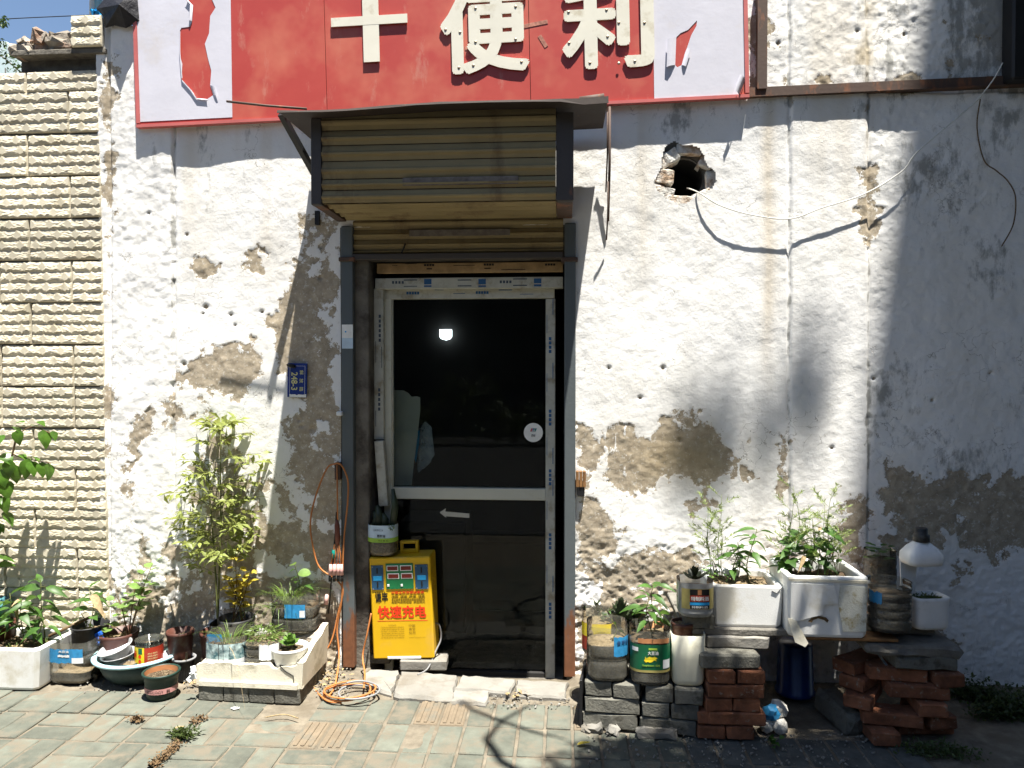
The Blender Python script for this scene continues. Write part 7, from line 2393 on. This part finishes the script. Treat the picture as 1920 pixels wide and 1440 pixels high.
for k in range(6):
    q = Vector((rnd.uniform(-.008, .008), rnd.uniform(-.006, .006), 0))
    b.tube([p0 + q * 1.6, p0.lerp(p1, .5) + q * .8, p1 + q * .5], 0.0016, 4)
b.box(p1, (0.03, 0.02, 0.02), bev=0.006)
o = b.obj('plastic_strip', MT['bag'])
tag(o, 'twisted strip of clear plastic hanging from the foam box corner', 'strip')

# ------------------------------------------------------------------ weeds, crumbs, dry leaves


def weed_patch(name, lab, pts, n, L, w_, seed, mt, hz=0.03, spread=0.05, cat='weeds'):
    r2 = random.Random(seed)
    b_ = MB()
    for k in range(n):
        px, py = r2.choice(pts)
        g_ = G(px, py)
        v = Vector((r2.gauss(0, spread), r2.gauss(0, spread * .6), abs(r2.gauss(0, hz))))
        p_ = g_ + v
        p_.z = max(p_.z, 0.004)
        d = Vector((r2.uniform(-1, 1), r2.uniform(-1, 1), r2.uniform(-.1, 1)))
        leaflets(b_, p_, d, L * r2.uniform(.6, 1.3), w_ * r2.uniform(.7, 1.3), r2)
    o_ = b_.obj(name, MT[mt])
    return tag(o_, lab, cat, kind='stuff')


weed_patch('weeds', 'low green weeds in the shade at the foot of the right wall', [(x, 1300 + (x - 1780) * 0.25) for x in range(1785, 1930, 12)] + [(x, 1345) for x in range(1850, 1930, 12)], 2600, 0.026, 0.012, 201, 'lf_weed', 0.04, 0.045)
weed_patch('weeds', 'patch of small weeds on the ground before the rear brick pillar', [(1720, 1408), (1750, 1415), (1780, 1410), (1800, 1420)], 700, 0.02, 0.008, 202, 'lf_weed', 0.015, 0.04)
weed_patch('weed_tuft', 'dried out green weed tuft lying on the paving', [(335, 1380), (345, 1385), (352, 1378)], 220, 0.03, 0.010, 203, 'lf_weed', 0.012, 0.022, 'weed')
weed_patch('dry_weeds', 'brown crumbs of withered weeds in the paving joints', [(252, 1350), (258, 1352), (365, 1356), (378, 1350), (325, 1405), (318, 1412), (308, 1420), (300, 1428), (290, 1436), (330, 1398)], 700, 0.014, 0.008, 204, 'stem_br', 0.008, 0.014)
weed_patch('seedling', 'single tiny green seedling on the dark soil under the shelf', [(1450, 1398)], 9, 0.035, 0.03, 205, 'lf_chili', 0.012, 0.012, 'seedling')
b = MB()
r2 = random.Random(9)
for k in range(520):
    if k < 240:
        px, py = r2.uniform(1100, 1640), r2.uniform(1378, 1440)
    elif k < 360:
        px, py = r2.uniform(585, 660), r2.uniform(1245, 1310)
    elif k < 420:
        px, py = r2.uniform(150, 380), r2.uniform(1275, 1300)
    else:
        px, py = r2.uniform(900, 1080), r2.uniform(1302, 1330)
    g_ = G(px, py)
    s = r2.uniform(0.002, 0.008)
    b.box((g_.x, g_.y, 0.003 + s * .3), (s * r2.uniform(1, 2), s, s * .7), M=Euler((r2.uniform(0, 1), r2.uniform(0, 1), r2.uniform(0, 6))).to_matrix())
o = b.obj('gravel_crumbs', MT['slab'])
tag(o, 'pale crumbs of plaster and grit scattered on the ground', 'gravel', kind='stuff')
b = MB()
for k in range(160):
    if k < 90:
        px, py = r2.gauss(608, 18), r2.gauss(1272, 16)
    else:
        px, py = r2.choice(((180 + r2.gauss(0, 8), 1276), (365 + r2.gauss(0, 8), 1285), (970 + r2.gauss(0, 10), 1308)))
    g_ = G(px, py)
    leaflets(b, Vector((g_.x, g_.y, 0.006 + r2.uniform(0, .02))), Vector((r2.uniform(-1, 1), r2.uniform(-1, 1), r2.uniform(-.1, .4))), r2.uniform(.015, .04), r2.uniform(.008, .016), r2)
o = b.obj('dry_leaves', MT['straw'])
tag(o, 'dry straw coloured leaves and husks along the wall foot', 'dry leaves', kind='stuff')
for (px, py, L, a_, lb, mt_) in ((325, 1370, 0.05, .2, 'small curled brown leaf on the paving near the weed tuft', 'straw'), (528, 1352, 0.16, 0.0, 'thin curved dry stalk lying on the paving before the tray', 'straw'), (1082, 1400, 0.06, .1, 'yellow green fallen leaf on the paving near the stack', 'lf_gold')):
    g_ = G(px, py)
    if L > .1:
        o = MB().tube(smooth_path([(-L / 2, 0, 0.006), (0, 0.03, 0.008), (L / 2, 0.0, 0.006)], 5), [0.001] + [.003] * 9 + [.001], 5).obj('fallen_leaf', MT[mt_])
    else:
        o = link('fallen_leaf', leaf_mesh('fallen_leaf', MT[mt_], 0.4, 'ovate', .5, -.1))
        o.scale = (L, L, L)
        o.rotation_euler = (0, 0, -1.4 + a_)
    o.location = (g_.x, g_.y, 0.008)
    tag(o, lb, 'leaf')
g_ = G(440, 1330)
o = MB().prism([(-.02, 0), (0, -.012), (.022, -.002), (.018, .012), (-.01, .012)], 0.002, lambda u_, v_, w_: (u_, v_, w_)).obj('paper_scrap', MT['white'])
o.location = (g_.x, g_.y, 0.004)
tag(o, 'small white paper scrap on the paving before the foam tray', 'scrap')

# ------------------------------------------------------------------ unseen surroundings
XB = 4.36


def block(name, lab, x0, x1, y0, y1, h, face, floors, cols):
    t_ = thing(name, lab, 'building', ((x0 + x1) / 2, (y0 + y1) / 2, 0))
    off = -t_.location
    MB().box(Vector(((x0 + x1) / 2, (y0 + y1) / 2, h / 2)) + off, (x1 - x0, y1 - y0, h)).obj('wall', MT['bldg'], t_)
    MB().box(Vector(((x0 + x1) / 2, (y0 + y1) / 2, h + 0.1)) + off, (x1 - x0 + 0.1, y1 - y0 + 0.1, 0.2)).obj('roof', MT['bldg'], t_)
    for q in range(floors):
        for k in range(cols):
            z = 1.9 + q * 3.1
            if face == 'x':
                yy = y0 + (k + .5) * (y1 - y0) / cols
                f_ = MB().box(Vector((x0 - 0.02, yy, z)) + off, (0.06, 1.1, 1.4)).obj('window', MT['pale_bldg'], t_)
                MB().box(Vector((x0 - 0.055, yy, z)) + off, (0.02, 0.96, 1.26)).obj('pane', MT['bldg_glass'], f_)
            else:
                xx = x0 + (k + .5) * (x1 - x0) / cols
                f_ = MB().box(Vector((xx, y1 + 0.02, z)) + off, (1.3, 0.06, 1.4)).obj('window', MT['pale_bldg'], t_)
                MB().box(Vector((xx, y1 + 0.055, z)) + off, (1.16, 0.02, 1.26)).obj('pane', MT['bldg_glass'], f_)
    return t_


block('shade_building', 'tall grey neighbouring house outside the frame whose shade darkens the right wall', XB, XB + 7, -9.0, -0.4, 22.0, 'x', 6, 3)  # added unseen block, its height set for a soft shade edge
OPP = block('opposite_building', 'long grey house across the street outside the frame', -22, 18, -22, -15, 7.0, 'y', 2, 9)


for q_ in OPP.children:
    if q_.name.startswith('wall') or q_.name.startswith('roof'):
        q_.data.materials[0] = MT['dark_render']
    elif q_.name.startswith('window'):
        q_.data.materials[0] = MT['dark_render']


hg = MB()  # added unseen hedge that roughens the reflection in the door glass
rh_ = random.Random(77)
for k in range(5200):
    x_ = rh_.uniform(-9, 9)
    z_ = rh_.uniform(0, 1) ** 0.7 * (1.1 + 0.35 * math.sin(x_ * 2.3) + 0.2 * math.sin(x_ * 7.1))
    leaflets(hg, Vector((x_, -11.5 + rh_.uniform(-.3, .3), z_)), Vector((rh_.uniform(-1, 1), rh_.uniform(-1, 1), rh_.uniform(-1, 1))), 0.14, 0.09, rh_)
hg = hg.obj('hedge', MT['lf_weed'])
tag(hg, 'dark hedge added across the street outside the frame to break up reflections', 'hedge', kind='stuff')


def street_tree(lab, base, clumps, n_per, seed, leaf=0.075):
    t_ = thing('street_tree', lab, 'tree', base)
    off = -Vector(base)
    r3 = random.Random(seed)
    b_ = MB()
    tr2 = MB()
    top = Vector(base) + Vector((0.05, 0.1, 4.2))
    tr2.tube([Vector(base) + off, Vector(base) + off + Vector((0.03, 0.02, 2)), top + off], [0.13, 0.11, 0.09], 9)
    for (c_, rad, dens) in clumps:
        c_ = Vector(c_)
        fl_ = isinstance(rad, tuple)
        sc_ = Vector(rad) if fl_ else Vector((rad, rad, rad))
        tr2.tube([top + off, top.lerp(c_, .5) + off + Vector((r3.uniform(-.1, .1), r3.uniform(-.1, .1), .2)), c_ + off], [0.03, 0.015, 0.003] if fl_ else [0.06, 0.04, 0.012], 6)
        for k in range(int(n_per * dens)):
            while True:
                v = Vector((r3.uniform(-1, 1), r3.uniform(-1, 1), r3.uniform(-1, 1)))
                if v.length < 1:
                    break
            leaflets(b_, c_ + v * sc_ + off, Vector((r3.uniform(-1, 1), r3.uniform(-1, 1), r3.uniform(-.8, .3))), leaf * r3.uniform(.7, 1.3), leaf * .6, r3)
    tr2.obj('trunk', MT['bark'], t_)
    stuff(b_.obj('crown', MT['lf_tree'], t_))
    return t_


def over(p_, h):
    """place at height h that lies between p_ and the sun"""
    return p_ - SUN_DIR * ((h - p_.z) / -SUN_DIR.z)


cl = []
for (px, py, h, rad, dens) in ((1180, 1425, 5.6, .22, 1.0), (1300, 1415, 6.4, .28, 1.2), (1420, 1420, 6.8, .28, 1.2), (1540, 1410, 6.0, .30, 1.3), (1620, 1390, 7.0, .35, 1.4), (1700, 1430, 6.2, .35, 1.4), (1600, 1440, 7.2, .3, 1.3), (1380, 1445, 6.9, .3, 1.2), (1240, 1450, 6.5, .3, 1.2), (1100, 1470, 6.6, .25, .8)):
    cl.append((over(G(px, py), h), rad, dens))
for (px, py, h, rad, dens) in ((1320, 825, 14.5, (.17, .028, .10), .50), (1345, 800, 15.0, (.10, .02, .06), .12), (1510, 735, 14.5, (.10, .030, .10), .42), (1440, 790, 15.0, (.10, .02, .06), .12), (1230, 1330, 6.0, .10, .10), (1290, 1335, 6.6, .10, .12)):
    cl.append((over(W(px, py, 0.0) if py < 1200 else G(px, py), h), rad, dens))
for c_, rad, dens in (((2.75, -1.7, 4.3), .75, 7), ((2.5, -2.6, 4.6), .8, 7), ((2.85, -0.9, 4.6), .6, 5), ((2.55, -3.6, 4.4), .8, 6), ((2.8, -2.2, 5.4), .8, 6), ((2.9, -1.3, 3.4), .5, 4)):
    cl.append((Vector(c_), rad, dens))  # extra crown masses added to keep sky and bounce light off the right wall
st3 = street_tree('street tree outside the frame whose leaves dapple the paving and wall', (2.7, -3.3, 0), cl, 300, 301)
# one bare twig that draws the branching shadow before the doorstep
tp = [G(860, 1318), G(940, 1350), G(912, 1385), G(940, 1425), G(985, 1450)]
tp2 = [G(940, 1350), G(985, 1325), G(1010, 1318)]
tp3 = [G(940, 1350), G(1000, 1370), G(1060, 1385)]
off = -Vector(st3.location)
b = MB()
b.tube([over(p_, 4.4 + 0.05 * k) + off for k, p_ in enumerate(tp)] + [Vector((0.05, 0.1, 4.2))], [.010, .016, .020, .022, .025, .04], 6)
b.tube([over(p_, 4.4) + off for p_ in tp2], [.012, .010, .006], 6)
b.tube([over(p_, 4.4) + off for p_ in tp3], [.012, .010, .006], 6)
b.obj('twig', MT['bark'], st3)
